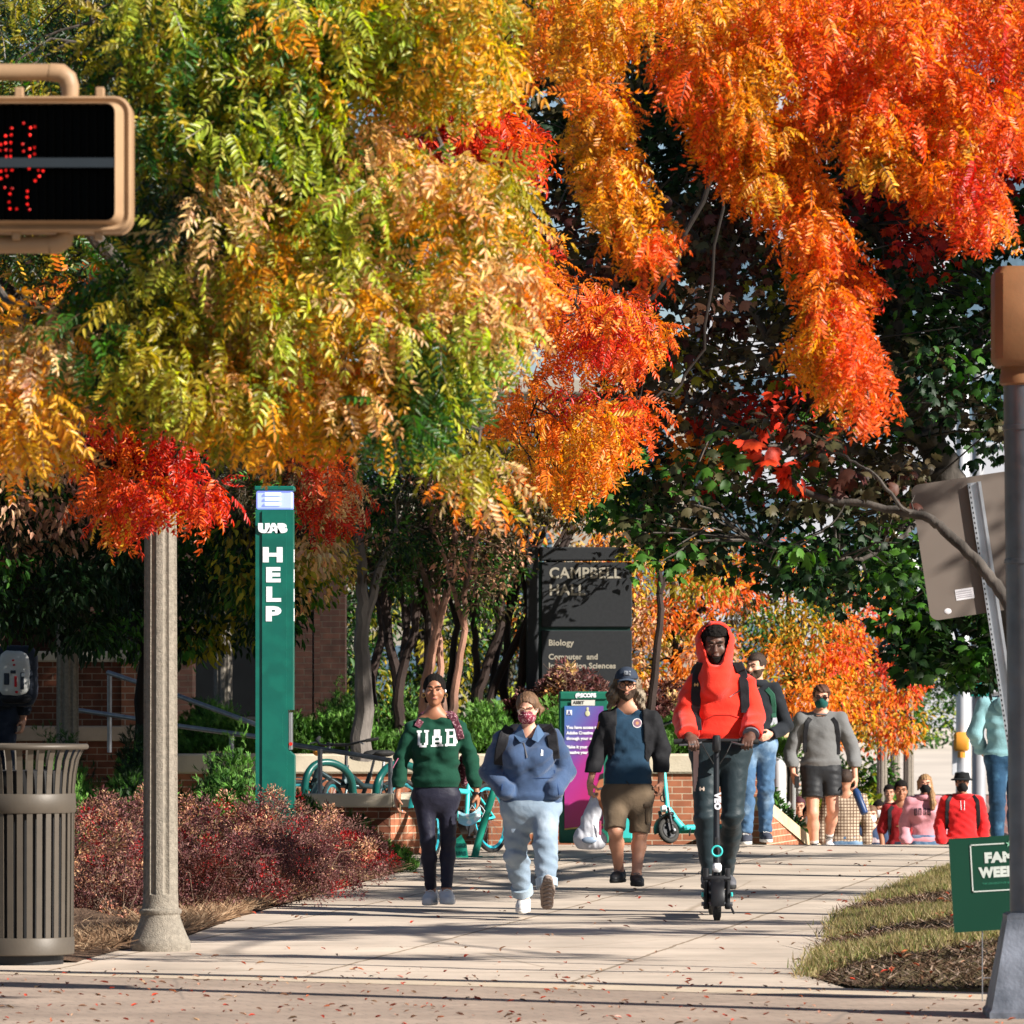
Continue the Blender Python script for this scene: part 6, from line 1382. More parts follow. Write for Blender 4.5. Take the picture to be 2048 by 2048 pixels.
class Fig:
    """J: joints in metres relative to the figure's base point (x right, y away, z up)"""
    def __init__(s, label, base, J, H=1.7, skin='fair', build=1.0, h=.008, face=0.0, nod=0.0, group=None, fem=False, bare=(), hand_pose=None, name='person'):
        s.base = Vector(base); s.J = {k: np.array(v, float) for k, v in J.items()}; s.sc = H/1.72; s.b = build; s.h = h; s.fem = fem; s.skin = skin
        s.t = thing(name, label, 'person', base, 0, group); s.face = face; s.nod = nod; s.hp = hand_pose or {}
        hd = s.J['head']; s.R = np.array((RZ(face) @ RX(nod)).to_3x3())
        s.body()
    def hl(s, p): return ((p-s.J['head'])@s.R)/s.sc          # head-local metres (y forward is -y)
    def hw(s, v): return s.J['head']+s.R@(np.array(v, float)*s.sc)
    def headsdf(s, p, g=0):
        q = s.hl(p).astype(np.float32)
        d = ell(q, (0,.012,.028), (.074+g,.093+g,.088+g)); d = smin(d, ell(q, (0,-.02,-.035), (.063+g,.069+g,.074+g)), .03)
        if g == 0:
            d = smin(d, cone(q, (0,-.068,-.088), (0,-.06,-.09), .023, .022), .025)        # chin
            d = smin(d, cone(q, (0,-.088,.005), (0,-.108,-.028), .009, .0155), .012)        # nose
            for sx in (-1,1):
                d = smax(d, -ell(q, (sx*.031,-.101,.007), (.019,.014,.012)), .010)
                d = smin(d, cone(q, (sx*.012,-.089,.026), (sx*.045,-.080,.025), .008,.007), .012)
                d = smin(d, ell(q, (sx*.043,-.062,-.028), (.02,.02,.02)), .02)
                d = smin(d, cone(q, (sx*.074,.01,.012), (sx*.073,.006,-.022), .011,.008, (1.6,1,1)), .006)
            d = smin(d, cone(q, (-.016,-.089,-.056), (.016,-.089,-.056), .007,.007), .008); d = smin(d, cone(q, (-.013,-.088,-.067), (.013,-.088,-.067), .007,.007), .006)
        return d*s.sc
    def arm(s, p, S, g=0, wr=None, loose=0):
        J = s.J; b = s.b; sc = s.sc; sh, el, wr_ = J['s'+S], J['e'+S], J['w'+S]
        return smin(cone(p, sh, el, (.052*b+g)*sc, (.041*b+g+loose)*sc), cone(p, el, wr_, (.041*b+g+loose)*sc, (.027*b+g+(wr or 0))*sc), .02)
    def leg(s, p, S, g=0, gk=0, ga=0, up=1.0):
        J = s.J; b = s.b; sc = s.sc; hp, kn, an = J['h'+S], J['k'+S], J['a'+S]; calf = kn*.68+an*.32+np.array([0,.022,0])*sc
        d = cone(p, hp, kn, (.088*b*up+g)*sc, (.054*b+gk)*sc); d = smin(d, cone(p, kn, calf, (.05*b+gk)*sc, (.053*b+(gk+ga)/2)*sc), .03)
        return smin(d, cone(p, calf, an, (.053*b+(gk+ga)/2)*sc, (.036*b+ga)*sc), .03)
    def slope(s, p, g):
        J = s.J; nk = J['neck']; sc = s.sc
        return smin(cone(p, nk+[0,.012,-.035*sc], J['sL'], (.050+g)*sc, (.046*s.b+g)*sc), cone(p, nk+[0,.012,-.035*sc], J['sR'], (.050+g)*sc, (.046*s.b+g)*sc), .01)
    def torso(s, p, g=0, belly=0):
        J = s.J; b = s.b; sc = s.sc; fem = s.fem; F = (1,1.45,1)
        mid = (J['sL']+J['sR'])/2; hip = (J['hL']+J['hR'])/2; sw = abs(J['sR'][0]-J['sL'][0])/2; hw_ = abs(J['hR'][0]-J['hL'][0])/2
        up = np.array([0,0,1.0]); ch_ = mid+up*-.13*sc; wa = hip+up*.17*sc
        q_ = J['sR']-J['sL']; d = cone(p, J['sL']+q_*.08-up*.035, J['sR']-q_*.08-up*.035, (.058*b+g)*sc, (.058*b+g)*sc, (1,1.1,1))
        cr = sw*.80
        d = smin(d, cone(p, ch_+[-cr*.42,0,0], ch_+[cr*.42,0,0], cr*.72+.01+g*sc, cr*.72+.01+g*sc, F), .06)
        wr = sw*(.62 if fem else .70)+belly
        d = smin(d, cone(p, ch_, wa, cr*.85+g*sc, wr+g*sc, F), .06)
        d = smin(d, cone(p, wa, hip, wr+g*sc, (hw_+.085*b)*.85+g*sc, F), .05)
        d = smin(d, cone(p, J['hL'], J['hR'], (.092*b+g)*sc, (.092*b+g)*sc, (1,1.15,1)), .05)
        if fem:
            for sx in (-1,1): d = smin(d, ell(p, ch_+[sx*sw*.42, -cr*.50, -.01], ((.060*b+g)*sc,(.058*b+g)*sc,(.066*b+g)*sc)), .06)
        return d
    def hand(s, p, S):
        J = s.J; w_ = J['w'+S]; el = J['e'+S]; hp = s.hp.get(S, {}); d0 = w_-el; d0 /= np.linalg.norm(d0); sc = s.sc
        f = np.array(hp.get('dir', d0), float); f /= np.linalg.norm(f); nrm = np.array(hp.get('palm', (1 if S == 'L' else -1, .2, 0)), float); nrm -= f*(nrm@f); nrm /= np.linalg.norm(nrm)
        side = np.cross(f, nrm); side /= np.linalg.norm(side)                                     # toward index when oriented
        if side[1] > 0 and 'side' not in hp: side = -side
        if 'side' in hp: 
            s2 = np.array(hp['side'], float); 
            if s2@side < 0: side = -side
        cu = hp.get('curl', .5)
        pc = w_+f*.045*sc; d = cone(p, w_, w_+f*.03*sc, .024*sc, .026*sc)
        Rm = np.stack([side, nrm, f]); q = (p-pc)@Rm.T.astype(np.float32)
        d = smin(d, ell(q, (0,0,0), (.040*sc,.017*sc,.052*sc)), .012)
        tips = []
        for i, (u, L_) in enumerate(((.028,.070),(.010,.078),(-.009,.073),(-.027,.058))):
            a = pc+f*.040*sc+side*u*sc; c1 = cu*(.7+.1*i); d1 = f*math.cos(c1)+nrm*math.sin(c1); m1 = a+d1*L_*.45*sc; c2 = cu*2.1+.1*i; d2 = f*math.cos(c2)+nrm*math.sin(c2); m2 = m1+d2*L_*.32*sc; c3 = cu*3.0; d3 = f*math.cos(c3)+nrm*math.sin(c3); e = m2+d3*L_*.26*sc
            fd = smin(cone(p, a, m1, .0095*sc,.0088*sc), cone(p, m1, m2, .0088*sc,.0082*sc), .003); fd = smin(fd, cone(p, m2, e, .0082*sc,.0068*sc), .003); d = smin(d, fd, .006); tips.append(e)
        a = pc-f*.022*sc+side*.030*sc; d1 = f*.62+side*.62+nrm*(.2+.5*cu); d1 /= np.linalg.norm(d1); m1 = a+d1*.034*sc; d2 = f*.8+side*.1+nrm*(.3+.7*cu); d2 /= np.linalg.norm(d2); e = m1+d2*.03*sc
        d = smin(d, smin(cone(p, a, m1, .0125*sc,.0105*sc), cone(p, m1, e, .0105*sc,.008*sc), .004), .01)
        s.grip = getattr(s, 'grip', {}); s.grip[S] = pc+f*.045*sc+nrm*.02*sc; return d
    def body(s):
        J = s.J; sc = s.sc
        def f(p):
            d = s.headsdf(p); nk = J['neck']; hd = J['head']
            d = smin(d, cone(p, nk+[0,.01,0], hd+s.R@np.array([0,.02*sc,-.06*sc]), (.045 if s.fem else .052)*s.b**.5*sc, (.044 if s.fem else .050)*sc), .02)
            d = smin(d, cone(p, nk+[0,.01,-.01], J['sL']*.75+nk*.25, .055*sc,.04*sc), .04); d = smin(d, cone(p, nk+[0,.01,-.01], J['sR']*.75+nk*.25, .055*sc,.04*sc), .04)
            d = smin(d, s.torso(p, -.012), .03)
            for S in 'LR':
                d = smin(d, s.arm(p, S, -.004), .02); d = smin(d, s.hand(p, S), .012); d = smin(d, s.leg(p, S, -.006), .02)
                d = smin(d, cone(p, J['a'+S], J['a'+S]+[0,-.01,-.02], .034*sc,.03*sc), .02)
            return d
        pts = [v for v in J.values()]+[J['head']+[0,0,.13*sc], J['wL']+(J['wL']-J['eL'])*.75, J['wR']+(J['wR']-J['eR'])*.75]
        s.bo, s.bv = mesh_sdf('body', f, pts, .14, min(s.h, .0065), skinm(s.skin), s.t, s.base)
    def eyes(s, iris=(.03,.015,.008), brow=(.02,.012,.008), lips=None, closed=False):
        W_ = mat('eye_white', (.36,.32,.30), .3, var=0); I_ = mat('iris_dark', iris, .25, var=0); B_ = mat('brow_'+str(brow), brow, .9, var=.1)
        for sx in (-1,1):
            if not closed:
                c = s.hw((sx*.031,-.0825,.006)); e = obj('eye', MB()._sph(Vector(c), .0118*s.sc, 12, 8, (1.15,.7,.42)), W_, s.t, True, False)
                c = s.hw((sx*.031,-.0915,.006)); obj('iris', MB()._sph(Vector(c), .0060*s.sc, 10, 6, (1,.4,.72)), I_, e, True, False)
                c = s.hw
                ob = obj('eyelid', MB().tube([s.hw((sx*.015,-.090,.009)), s.hw((sx*.031,-.0945,.0125)), s.hw((sx*.047,-.087,.009))], .0032*s.sc, 6), skinm(s.skin), s.t, True, False)
            obj('eyebrow', MB().tube([s.hw((sx*.013,-.0975,.0245)), s.hw((sx*.030,-.0965,.032)), s.hw((sx*.050,-.0835,.028))], [.0045*s.sc,.005*s.sc,.003*s.sc], 6), B_, s.t, True, False)
        if lips: obj('lips', MB().tube([s.hw((-.022,-.0905,-.060)), s.hw((-.008,-.0985,-.0575)), s.hw((.008,-.0985,-.0575)), s.hw((.022,-.0905,-.060))], [.003,.0058,.0058,.003], 8), mat('lips_'+str(lips), lips, .4), s.t, True, False)
    def cloth(s, name, f, keys, m, pad=.16, h=None, parent=None):
        pts = [s.J[k] if isinstance(k, str) else np.array(k) for k in keys]
        o, b = mesh_sdf(name, f, pts, pad, h or s.h, m, parent or s.t, s.base); return o, b
    def top(s, name, m, g=.018, hem=None, sleeve=1.0, neckr=.066, neckz=.0, belly=0, loose=.014, cuff=.006, fold=.007, wl=.11, seed=1, open_=None, hemg=.0, vneck=0, ribs=True, drop=.0, nocut=False, extra=None):
        J = s.J; sc = s.sc; hip = (J['hL']+J['hR'])/2; hem = hip[2]-.02 if hem is None else hem; nk = J['neck']
        def f(p):
            d = smin(s.torso(p, g, belly), s.slope(p, g), .025)
            if drop: d = smin(d, s.torso(p-np.array([0,0,-drop], np.float32), g, belly), .03)
            if extra: d = smin(d, extra(p), .05)
            fd = folds(p, seed, fold, wl, (1,.6,1.3))
            for S in 'LR':
                if sleeve >= .99: a = s.arm(p, S, g+.002, cuff, loose)
                else:
                    e = J['s'+S]+(J['e'+S]-J['s'+S])*min(1, sleeve*2) ; a = cone(p, J['s'+S], e, (.054*s.b+g)*sc, (.050*s.b+g+loose)*sc)
                if sleeve >= .99 and not nocut:
                    w_ = J['w'+S]; n_ = w_-J['e'+S]; n_ = n_/np.linalg.norm(n_); a = smax(a, (p-w_)@n_.astype(np.float32)+.004, .004)
                d = smin(d, a, .014)
            zr = np.clip((p[:,2]-hem)/(.10), 0, 1); bulge = .012*np.exp(-((p[:,2]-hem-.055)/.03)**2) if ribs else 0
            d = d+fd*np.clip(zr+.25, 0, 1)-bulge
            d = smax(d, hem-p[:,2], .006)
            if extra: d = np.maximum(d, -extra(p, True))
            d = smax(d, -cone(p, nk+[0,-.012-.0,-.01+neckz], s.J['head'], neckr*sc, neckr*sc*1.05), .008)
            if vneck: d = np.maximum(d, -cone(p, nk+[0,-.08,-.0], nk+[0,-.17,-vneck], .040, .004))
            if open_: d = np.where((p[:,1] < -.0) & (np.abs(p[:,0]-open_[0]-(nk[2]-p[:,2])*open_[2]) < open_[1]+(nk[2]-p[:,2])*open_[3]), np.maximum(d, .004), d)
            return d
        keys = ['sL','sR','eL','eR','neck']+(['head'] if extra else [])+[(hip[0]-.12,hip[1],hem-.02),(hip[0]+.12,hip[1],hem)]+(['wL','wR'] if sleeve >= .99 else [])
        return s.cloth(name, f, keys, m, .16 if s.b < 1.15 else .2)
    def bottoms(s, name, m, g=.012, gk=.012, ga=.012, cut=1.0, fold=.005, wl=.07, seed=3, top=None, up=1.0, cutz=None, flare=0):
        J = s.J; hip = (J['hL']+J['hR'])/2; topz = hip[2]+.10 if top is None else top
        def f(p):
            ls = []
            for S in 'LR':
                if cut == 1: d = s.leg(p, S, g, gk, ga, up)
                else:
                    a, b = J['h'+S], J['k'+S]; e = a+(b-a)*cut*1.0; d = cone(p, a, a+(b-a)*cut, (.090*s.b*up+g)*s.sc, (.062*s.b+gk+flare)*s.sc)
                    n_ = (b-a)/np.linalg.norm(b-a); d = smax(d, (p-e)@n_.astype(np.float32), .004)
                if cut == 1:
                    an = J['a'+S]; kn = J['k'+S]; n_ = (an-kn)/np.linalg.norm(an-kn); z_ = (cutz or {}).get(S, 0); near = np.linalg.norm(p-an, axis=1) < .2; d = np.where(near, np.maximum(d, (p-an)@n_.astype(np.float32)+z_), d)
                ls.append(d)
            d = smin(ls[0], ls[1], .012); hipd = cone(p, J['hL'], J['hR'], (.098*s.b+g)*s.sc, (.098*s.b+g)*s.sc, (1,1.12,1)); d = smin(d, hipd, .03)
            d = smin(d, cone(p, hip, hip+[0,0,.12], (abs(J['hR'][0]-J['hL'][0])/2+.085*s.b)*.9+g, (abs(J['hR'][0]-J['hL'][0])/2+.06*s.b)*.9+g, (1,1.4,1)), .03)
            kz = np.minimum(np.abs(p[:,2]-J['kL'][2]), np.abs(p[:,2]-J['aL'][2]-.06)); d = d+folds(p, seed, fold, wl, (.5,.5,2.0))*(.45+.9*np.exp(-(kz/.14)**2))
            return smax(d, p[:,2]-topz, .004)
        keys = ['hL','hR','kL','kR',(hip[0],hip[1],topz)]+(['aL','aR'] if cut == 1 else [])
        return s.cloth(name, f, keys, m, .15 if s.b < 1.15 else .2)
    def shoe(s, S, m, sole, laces=None, toe=None, up=0, roll=0, size=1.15):
        J = s.J; a = J['a'+S]; t_ = J['t'+S]; d = t_-a; L_ = .145*s.sc*size; fw = np.array([d[0], d[1], 0]); fw = fw/np.linalg.norm(fw)
        Rm = Matrix(((-fw[1], -fw[0], 0), (fw[0], -fw[1], 0), (0,0,1)))                           # local -y = forward
        M = np.array((Matrix.Rotation(0,3,'Z')))
        fwd = Vector(fw); z = Vector((0,0,1)); x = fwd.cross(z).normalized(); pitch = up
        fwd2 = (fwd*math.cos(pitch)+z*math.sin(pitch)).normalized(); z2 = x.cross(fwd2).normalized()
        org = Vector(a)-z2*.078*s.sc*size
        R = np.array([tuple(x), tuple(fwd2), tuple(z2)], np.float32); o = np.array(org)
        k = s.sc*size
        def loc(p): return ((p-o)@R.T)/k
        def fu(p):
            q = loc(p); d = cone(q, (0,-.045,.035), (0,.06,.034), .038,.040, (1,1,1.05)); d = smin(d, cone(q, (0,.06,.030), (.0,.150,.024), .041,.030, (1,1,1.25)), .03)
            d = smin(d, cone(q, (0,-.02,.06), (0,-.012,.085), .040,.036), .03); d = smax(d, .012-q[:,2], .004); d = smax(d, q[:,2]-.088, .004); return d*k
        def fs(p):
            q = loc(p); d = cone(q, (0,-.045,.010), (0,.065,.010), .041,.044, (1,1,1)); d = smin(d, cone(q, (0,.065,.01), (0,.152,.012), .044,.032), .02); d = np.maximum(d, np.abs(q[:,2]-.0075+.0*q[:,1])-.0125); return d*k
        c0 = np.array(org+fwd2*.05*k+z2*.04*k); pts = [np.array(org-fwd2*.06*k), np.array(org+fwd2*.15*k), np.array(org+z2*.08*k)]
        ob, bv = mesh_sdf('shoe', fu, pts, .07, .005, m, s.t, s.base); so_, _ = mesh_sdf('sole', fs, pts, .07, .0045, sole, ob, s.base)
        if laces:
            lb = MB()
            for i in range(4):
                yy = .035+.018*i; zt = .083-.010*i
                lb.tube([org+x*(-.024)*k+fwd2*yy*k+z2*(zt-.004)*k, org+fwd2*yy*k+z2*(zt+.004)*k, org+x*.024*k+fwd2*(yy+.008)*k+z2*(zt-.004)*k], .0035*k, 5)
            lo_ = obj('laces', MBw(lb, s.base), laces, ob, True)
        return ob, (org, x, fwd2, z2, k)
def MBw(mb, base):
    mb.v = [tuple(Vector(v)+base) for v in mb.v]; return mb
Fig.add = lambda s, nm, mb, m, par=None, smooth=True: obj(nm, MBw(mb, s.base), m, par or s.t, smooth)

def hairshell(s, name, m, fn, pad=.16, h=None):
    hd = s.J['head']
    def f(p): return fn(p, s.hl(p).astype(np.float32))*1.0
    return s.cloth(name, f, [hd-[0,0,.05], hd+[0,0,.08]], m, pad, h or .006)
def capsdf(q, s, g=.010, front=.045, side=-.02, backz=-.08):
    d = ell(q, (0,.014,.030), (.075+g,.094+g,.089+g))
    # keep the face free: remove region in front of a slanted hairline
    face = np.maximum(np.maximum(q[:,1]+.040, q[:,2]-front), -1)
    line = smax(-(q[:,1]+.052-.35*(q[:,2]-.03)), q[:,2]-front, .01)         # <0 inside face zone
    d = np.maximum(d, -np.maximum(q[:,1]+.045, q[:,2]-front-.25*np.abs(q[:,0])*-1))
    d = np.maximum(d, np.where(q[:,1] < .02, side-q[:,2], backz-q[:,2]))
    return d

# local joint helper from photo pixels
def jp(D, base, **kw):
    out = {}
    for k, v in kw.items():
        px, py = v[0], v[1]; dy = v[2] if len(v) > 2 else 0; q = P(px, py, D+dy)-Vector(base); out[k] = (q.x, q.y, q.z)
    return out
def backpack(label, base, x, y, z, w_, d_, h_, m, straps, bvh, sm, fig=None, group=None, extra=None, sw=.05):
    t = thing('backpack', label, 'backpack', base, 0, group); b = Vector(base)
    M = Matrix.Translation((x,y,z))
    def f(p):
        q = p-np.array([x,y,z], np.float32); c = np.array([w_/2-.06,d_/2-.05,h_/2-.09]); e = np.maximum(np.abs(q)-c, 0); return np.linalg.norm(e/np.array([1,.9,1.3]), axis=1)-.06
    mesh_sdf('pack', f, [(x-w_/2,y-d_/2,z-h_/2),(x+w_/2,y+d_/2,z+h_/2)], .04, .012, m, t, b)
    for pts in straps: obj('strap', MBw(ribbon_on(bvh, pts, sw, .004, .010), b), sm, t)
    if extra: extra(t, b)
    return t
HAIRB = mat('hair_black', (.009,.007,.006), .85, spec=.15, var=.5, vs=60, bump=.8, bs=160)
WHS = mat('shoe_white', (.70,.68,.66), .6, var=.06, bump=.1); SOLW = mat('sole_white', (.72,.70,.66), .6); BKS = mat('shoe_black', (.018,.018,.02), .55, var=.2, bump=.1); SOLB = mat('sole_black', (.02,.02,.02), .7)
LACW = mat('laces_white', (.75,.73,.7), .8)

# ---------------------------------------------------------------- 1. woman in green sweatshirt
D = 41.1; bs = (P(869,0,D).x, D, 0)
J = jp(D, bs, head=(869,1381,-.02), neck=(869,1425), sL=(824,1458), sR=(919,1456), eL=(803,1516,.0), eR=(941,1516,.02), wL=(795,1592,-.05), wR=(954,1588,-.05), hL=(848,1592), hR=(896,1592),
       kL=(856,1684,-.04), kR=(896,1682,-.0), aL=(862,1783,.06), aR=(893,1781,-.05), tL=(857,1806,-.06), tR=(897,1808,-.18))
w1 = Fig('woman in a dark green UAB sweatshirt and navy leggings walking beside the low wall', bs, J, 1.66, 'brown', .88, fem=True,
         hand_pose=dict(L=dict(dir=(.0,-.12,-1), palm=(1,0,.05), side=(0,-1,0), curl=.55), R=dict(dir=(.05,-.15,-1), palm=(-1,0,0), side=(0,-1,0), curl=.6)))
w1.eyes(lips=(.30,.10,.08))
hairshell(w1, 'hair', HAIRB, lambda p, q: np.minimum(np.maximum(ell(q, (0,.018,.032), (.083,.100,.093)), -ell(q, (0,-.10,-.012), (.070,.085,.090))) + .0015*np.sin(q[:,0]*320), smin(cone(q, (0,.10,.0), (0,.115,-.02), .045,.04), smin(cone(q, (-.062,.045,.0), (-.055,.055,-.075), .024,.018), cone(q, (.062,.045,.0), (.055,.055,-.075), .024,.018), .01), .02)))
for sx in (-1,1):
    w1.add('earring', MB().torus(tuple(w1.hw((sx*.080,-.002,-.035))), .014, .0022, 'y', 18, 6), mat('gold', (.7,.45,.15), .3, .9)); w1.add('earbud', MB()._sph(Vector(w1.hw((sx*.079,-.012,-.004))), .008, 10, 6, (1,1,1.5)), WHT)
GSW = clothm('green_sweatshirt', (.005,.048,.027))
o1, b1 = w1.top('sweatshirt', GSW, g=.010, hem=w1.J['hL'][2]+.06, neckr=.050, belly=.030, loose=.008, cuff=.002, fold=.007, wl=.09, seed=4)
nk = w1.J['neck']
xl, xr = P(832,0,D).x-bs[0], P(917,0,D).x-bs[0]; zl, zh = P(0,1499,D).z, P(0,1457,D).z
gf = glyph_row('UAB', .16)
tilt = lambda u, v: gf(u, (v-(.10+ .10*u))/.80)
w1.add('chest_lettering', decal_on(b1, tilt, xl, xr, zl, zh, .0034, .0035), mat('print_white', (.74,.74,.74), .6), o1, False)
LEG = clothm('navy_leggings', (.014,.014,.028), .55, .1, 300, .35)
w1.bottoms('leggings', LEG, g=.004, gk=.006, ga=.008, fold=.0025, wl=.05, seed=8, top=J['hL'][2]+.12, cutz=dict(L=.02,R=.015))
for S in 'LR': w1.shoe(S, WHS, SOLW, LACW)
w1.add('wristwatch', MB().torus(tuple(J['wR'] if False else w1.J['wR']-np.array([.001,0,-.004])), .031, .008, 'z', 22, 8, sc=(.5,1.4)).tube([w1.J['wR']+np.array([.024,-.02,.0]), w1.J['wR']+np.array([.036,-.03,0])], .016, 12), mat('watch_dark', (.05,.05,.055), .3, .7))
ph = thing('phone', 'phone in a gold case in the left-hand side fist of the woman in green', 'phone', tuple(Vector(bs)+Vector(w1.grip['L'])))
g_ = Vector(w1.grip['L']); obj('case', MB().bbox((g_.x-.006,g_.y-.035,g_.z-.07),(g_.x+.004,g_.y+.035,g_.z+.07), .004, Matrix.Translation(bs)), mat('phone_gold', (.45,.33,.18), .3, .6), ph); obj('screen', MB().box((g_.x+.0042,g_.y-.032,g_.z-.066),(g_.x+.0052,g_.y+.032,g_.z+.066), Matrix.Translation(bs)), DARKM, ph)
for k in range(3): w1.add('nail', MB()._sph(Vector(w1.J['wL'])+Vector((.034,-.03+.012*k,-.105)), .006, 8, 5, (.5,.8,1.3)), mat('nail_blue', (.25,.55,.75), .3))
fm = thing('face_mask', 'light blue surgical mask dangling from the hand of the woman in green', 'face mask', tuple(Vector(bs)+Vector(w1.grip['R'])+Vector((0,0,-.1))))
g_ = Vector(w1.grip['R'])+Vector(bs); mk = MB(); NX = 9
for i in range(NX):
    for j in range(5):
        u = i/(NX-1); v = j/4; mk.v.append((g_.x-.115+u*.155, g_.y-.03-.03*math.sin(u*3.1)-.01*math.sin(j*2), g_.z-.03-.085*v-.035*math.sin(u*math.pi)+.03*u))
for i in range(NX-1):
    for j in range(4): a = i*5+j; mk.f += [(a, a+5, a+6, a+1)]
n0 = len(mk.v); mk.v += [(x, y+.004, z) for x, y, z in mk.v]; mk.f += [tuple(q+n0 for q in f[::-1]) for f in mk.f]
obj('panel', mk, mat('mask_blue', (.30,.62,.72), .8, col2=(.7,.8,.82), c2s=14, c2t=(.5,.55)), fm, True)
for dx, dz in ((.04,-.02),(-.02,0)): obj('ear_loop', MB().tube([g_+Vector((dx-.02,-.03,-.03)), g_+Vector((dx,-.04,.01)), g_+Vector((dx+.03,-.035,-.03)), g_+Vector((dx+.01,-.03,-.075))], .0022, 6), WHT, fm)
STP = mat('maroon_pattern_strap', (.10,.02,.035), .7, col2=(.45,.25,.28), c2s=70, c2t=(.55,.62))
X_ = lambda px, b=bs: P(px,0,D).x-b[0]; Z_ = lambda py: P(0,py,D).z
bp_ = backpack('patterned maroon backpack on the shoulders of the woman in green', bs, 0.02, .20, 1.20, .30, .17, .42, STP,
   [[(X_(897),Z_(1426)),(X_(909),Z_(1440)),(X_(918),Z_(1460)),(X_(922),Z_(1478))],[(X_(842),Z_(1440)),(X_(838),Z_(1446)),(X_(834),Z_(1453))]], b1, STP, sw=.05)
obj('strap_tail', MBw(MB().tube([(X_(797),-.09,Z_(1516)),(X_(789),-.10,Z_(1530)),(X_(786),-.1,Z_(1536))], .0035, 6), Vector(bs)), mat('strap_pink', (.4,.12,.2), .7), bp_)
obj('side_pocket', MBw(MB()._sph(Vector((X_(928),.12,Z_(1540))), .055, 12, 8, (.8,1,2.2)), Vector(bs)), STP, bp_, True)

# ---------------------------------------------------------------- 2. woman in blue fleece
D = 39.6; bs = (P(1062,0,D).x, D, 0)
J = jp(D, bs, head=(1055,1418,-.05), neck=(1058,1465), sL=(1006,1482), sR=(1107,1480), eL=(979,1545,.05), eR=(1131,1543,.05), wL=(1012,1580,-.09), wR=(1108,1578,-.09), hL=(1034,1612), hR=(1090,1612),
       kL=(1032,1708,.05), kR=(1091,1692,-.22), aL=(1047,1796,.22), aR=(1094,1783,-.30), tL=(1044,1826,.06), tR=(1096,1800,-.48))
w2_ = Fig('woman in a blue quarter-zip fleece, maroon face mask and light cuffed jeans, in mid step', bs, J, 1.58, 'fair', 1.15, fem=True, nod=RAD(12), face=RAD(-6), hand_pose=dict(L=dict(dir=(.9,.25,-.3), palm=(0,1,0), side=(0,0,1), curl=.4), R=dict(dir=(-.9,.25,-.3), palm=(0,1,0), side=(0,0,1), curl=.4)))
w2_.eyes(brow=(.18,.09,.05), closed=True)
HBR = mat('hair_light_brown', (.15,.08,.042), .55, var=.45, vs=50, bump=.8, bs=150, scale3=(1,1,.3))
hairshell(w2_, 'hair', HBR, lambda p, q: smin(np.maximum(ell(q, (0,.018,.034), (.086,.104,.095)), -ell(q, (-.004,-.10,-.014), (.070,.085,.088))), smin(cone(q, (.05,.10,.01), (.095,.075,-.02), .034,.024), cone(q, (.092,.06,-.01), (.084,.02,-.07), .013,.004), .02), .02)+.0012*np.sin(q[:,0]*260+q[:,2]*50))
MSK = mat('maroon_print_mask', (.22,.02,.045), .85, col2=(.62,.38,.40), c2s=95, c2t=(.54,.60))
def maskf(s, top=.002, g=.012, bot=-.10):
    def f(p, q):
        d = s.headsdf(p, 0); d = np.abs(d-.006)-.004; k = smin(ell(q, (0,-.045,-.048), (.068,.068,.060)), ell(q, (0,-.085,-.03), (.03,.035,.035)), .03)
        return np.maximum(k, q[:,2]-top+.25*np.abs(q[:,0])*0)
    return f
hairshell(w2_, 'face_mask', MSK, maskf(w2_))
for sx in (-1,1): w2_.add('mask_loop', MB().tube([w2_.hw((sx*.062,-.04,-.02)), w2_.hw((sx*.08,-.0,.012))], .002, 6), WHT)
gls = MB()
for sx in (-1,1): gls.torus((0,0,0), .023, .0018, 'y', 22, 6)
def glasses(s, m, r=.022, th=.0022):
    o = None; mb = MB()
    for sx in (-1,1): mb.torus((sx*.031,-.108,.002), r, th, 'y', 22, 6); mb.tube([(sx*.054,-.106,.008),(sx*.078,0,.012)], th, 5)
    mb.tube([(-.010,-.109,.006),(.010,-.109,.006)], th, 5); mb.v = [tuple(s.hw(v)) for v in mb.v]; o = s.add('glasses', mb, m); return o
glasses(w2_, mat('frame_clear', (.55,.42,.34), .2), .022, .0014)
BLF = clothm('blue_fleece', (.034,.064,.135), .9, .4, 200, .3, col2=(.05,.09,.18), c2s=6)
o2, b2 = w2_.top('fleece', BLF, g=.016, hem=w2_.J['hL'][2]+.015, neckr=.060, belly=.035, loose=.010, cuff=.02, fold=.009, wl=.11, seed=9, vneck=.10, nocut=True)
cz = w2_.J['neck']; col = MB()
for sx in (-1,1):
    col.add([(cz[0]+sx*.062,cz[1]+.03,cz[2]+.055),(cz[0]+sx*.052,cz[1]-.055,cz[2]+.04),(cz[0]+sx*.018,cz[1]-.115,cz[2]-.045),(cz[0]+sx*.06,cz[1]-.125,cz[2]-.065),(cz[0]+sx*.105,cz[1]-.05,cz[2]-.012),(cz[0]+sx*.09,cz[1]+.04,cz[2]+.012),
             (cz[0]+sx*.056,cz[1]+.034,cz[2]+.05),(cz[0]+sx*.046,cz[1]-.05,cz[2]+.035),(cz[0]+sx*.018,cz[1]-.108,cz[2]-.05)], [(0,1,4,5) if sx > 0 else (5,4,1,0),(1,2,3,4) if sx > 0 else (4,3,2,1),(0,6,7,1),(1,7,8,2)])
w2_.add('collar', col, mat('collar_blue_grey', (.07,.13,.24), .85, bump=.3, bs=200), o2, False)
X_ = lambda px: P(px,0,D).x-bs[0]; Z_ = lambda py: P(0,py,D).z
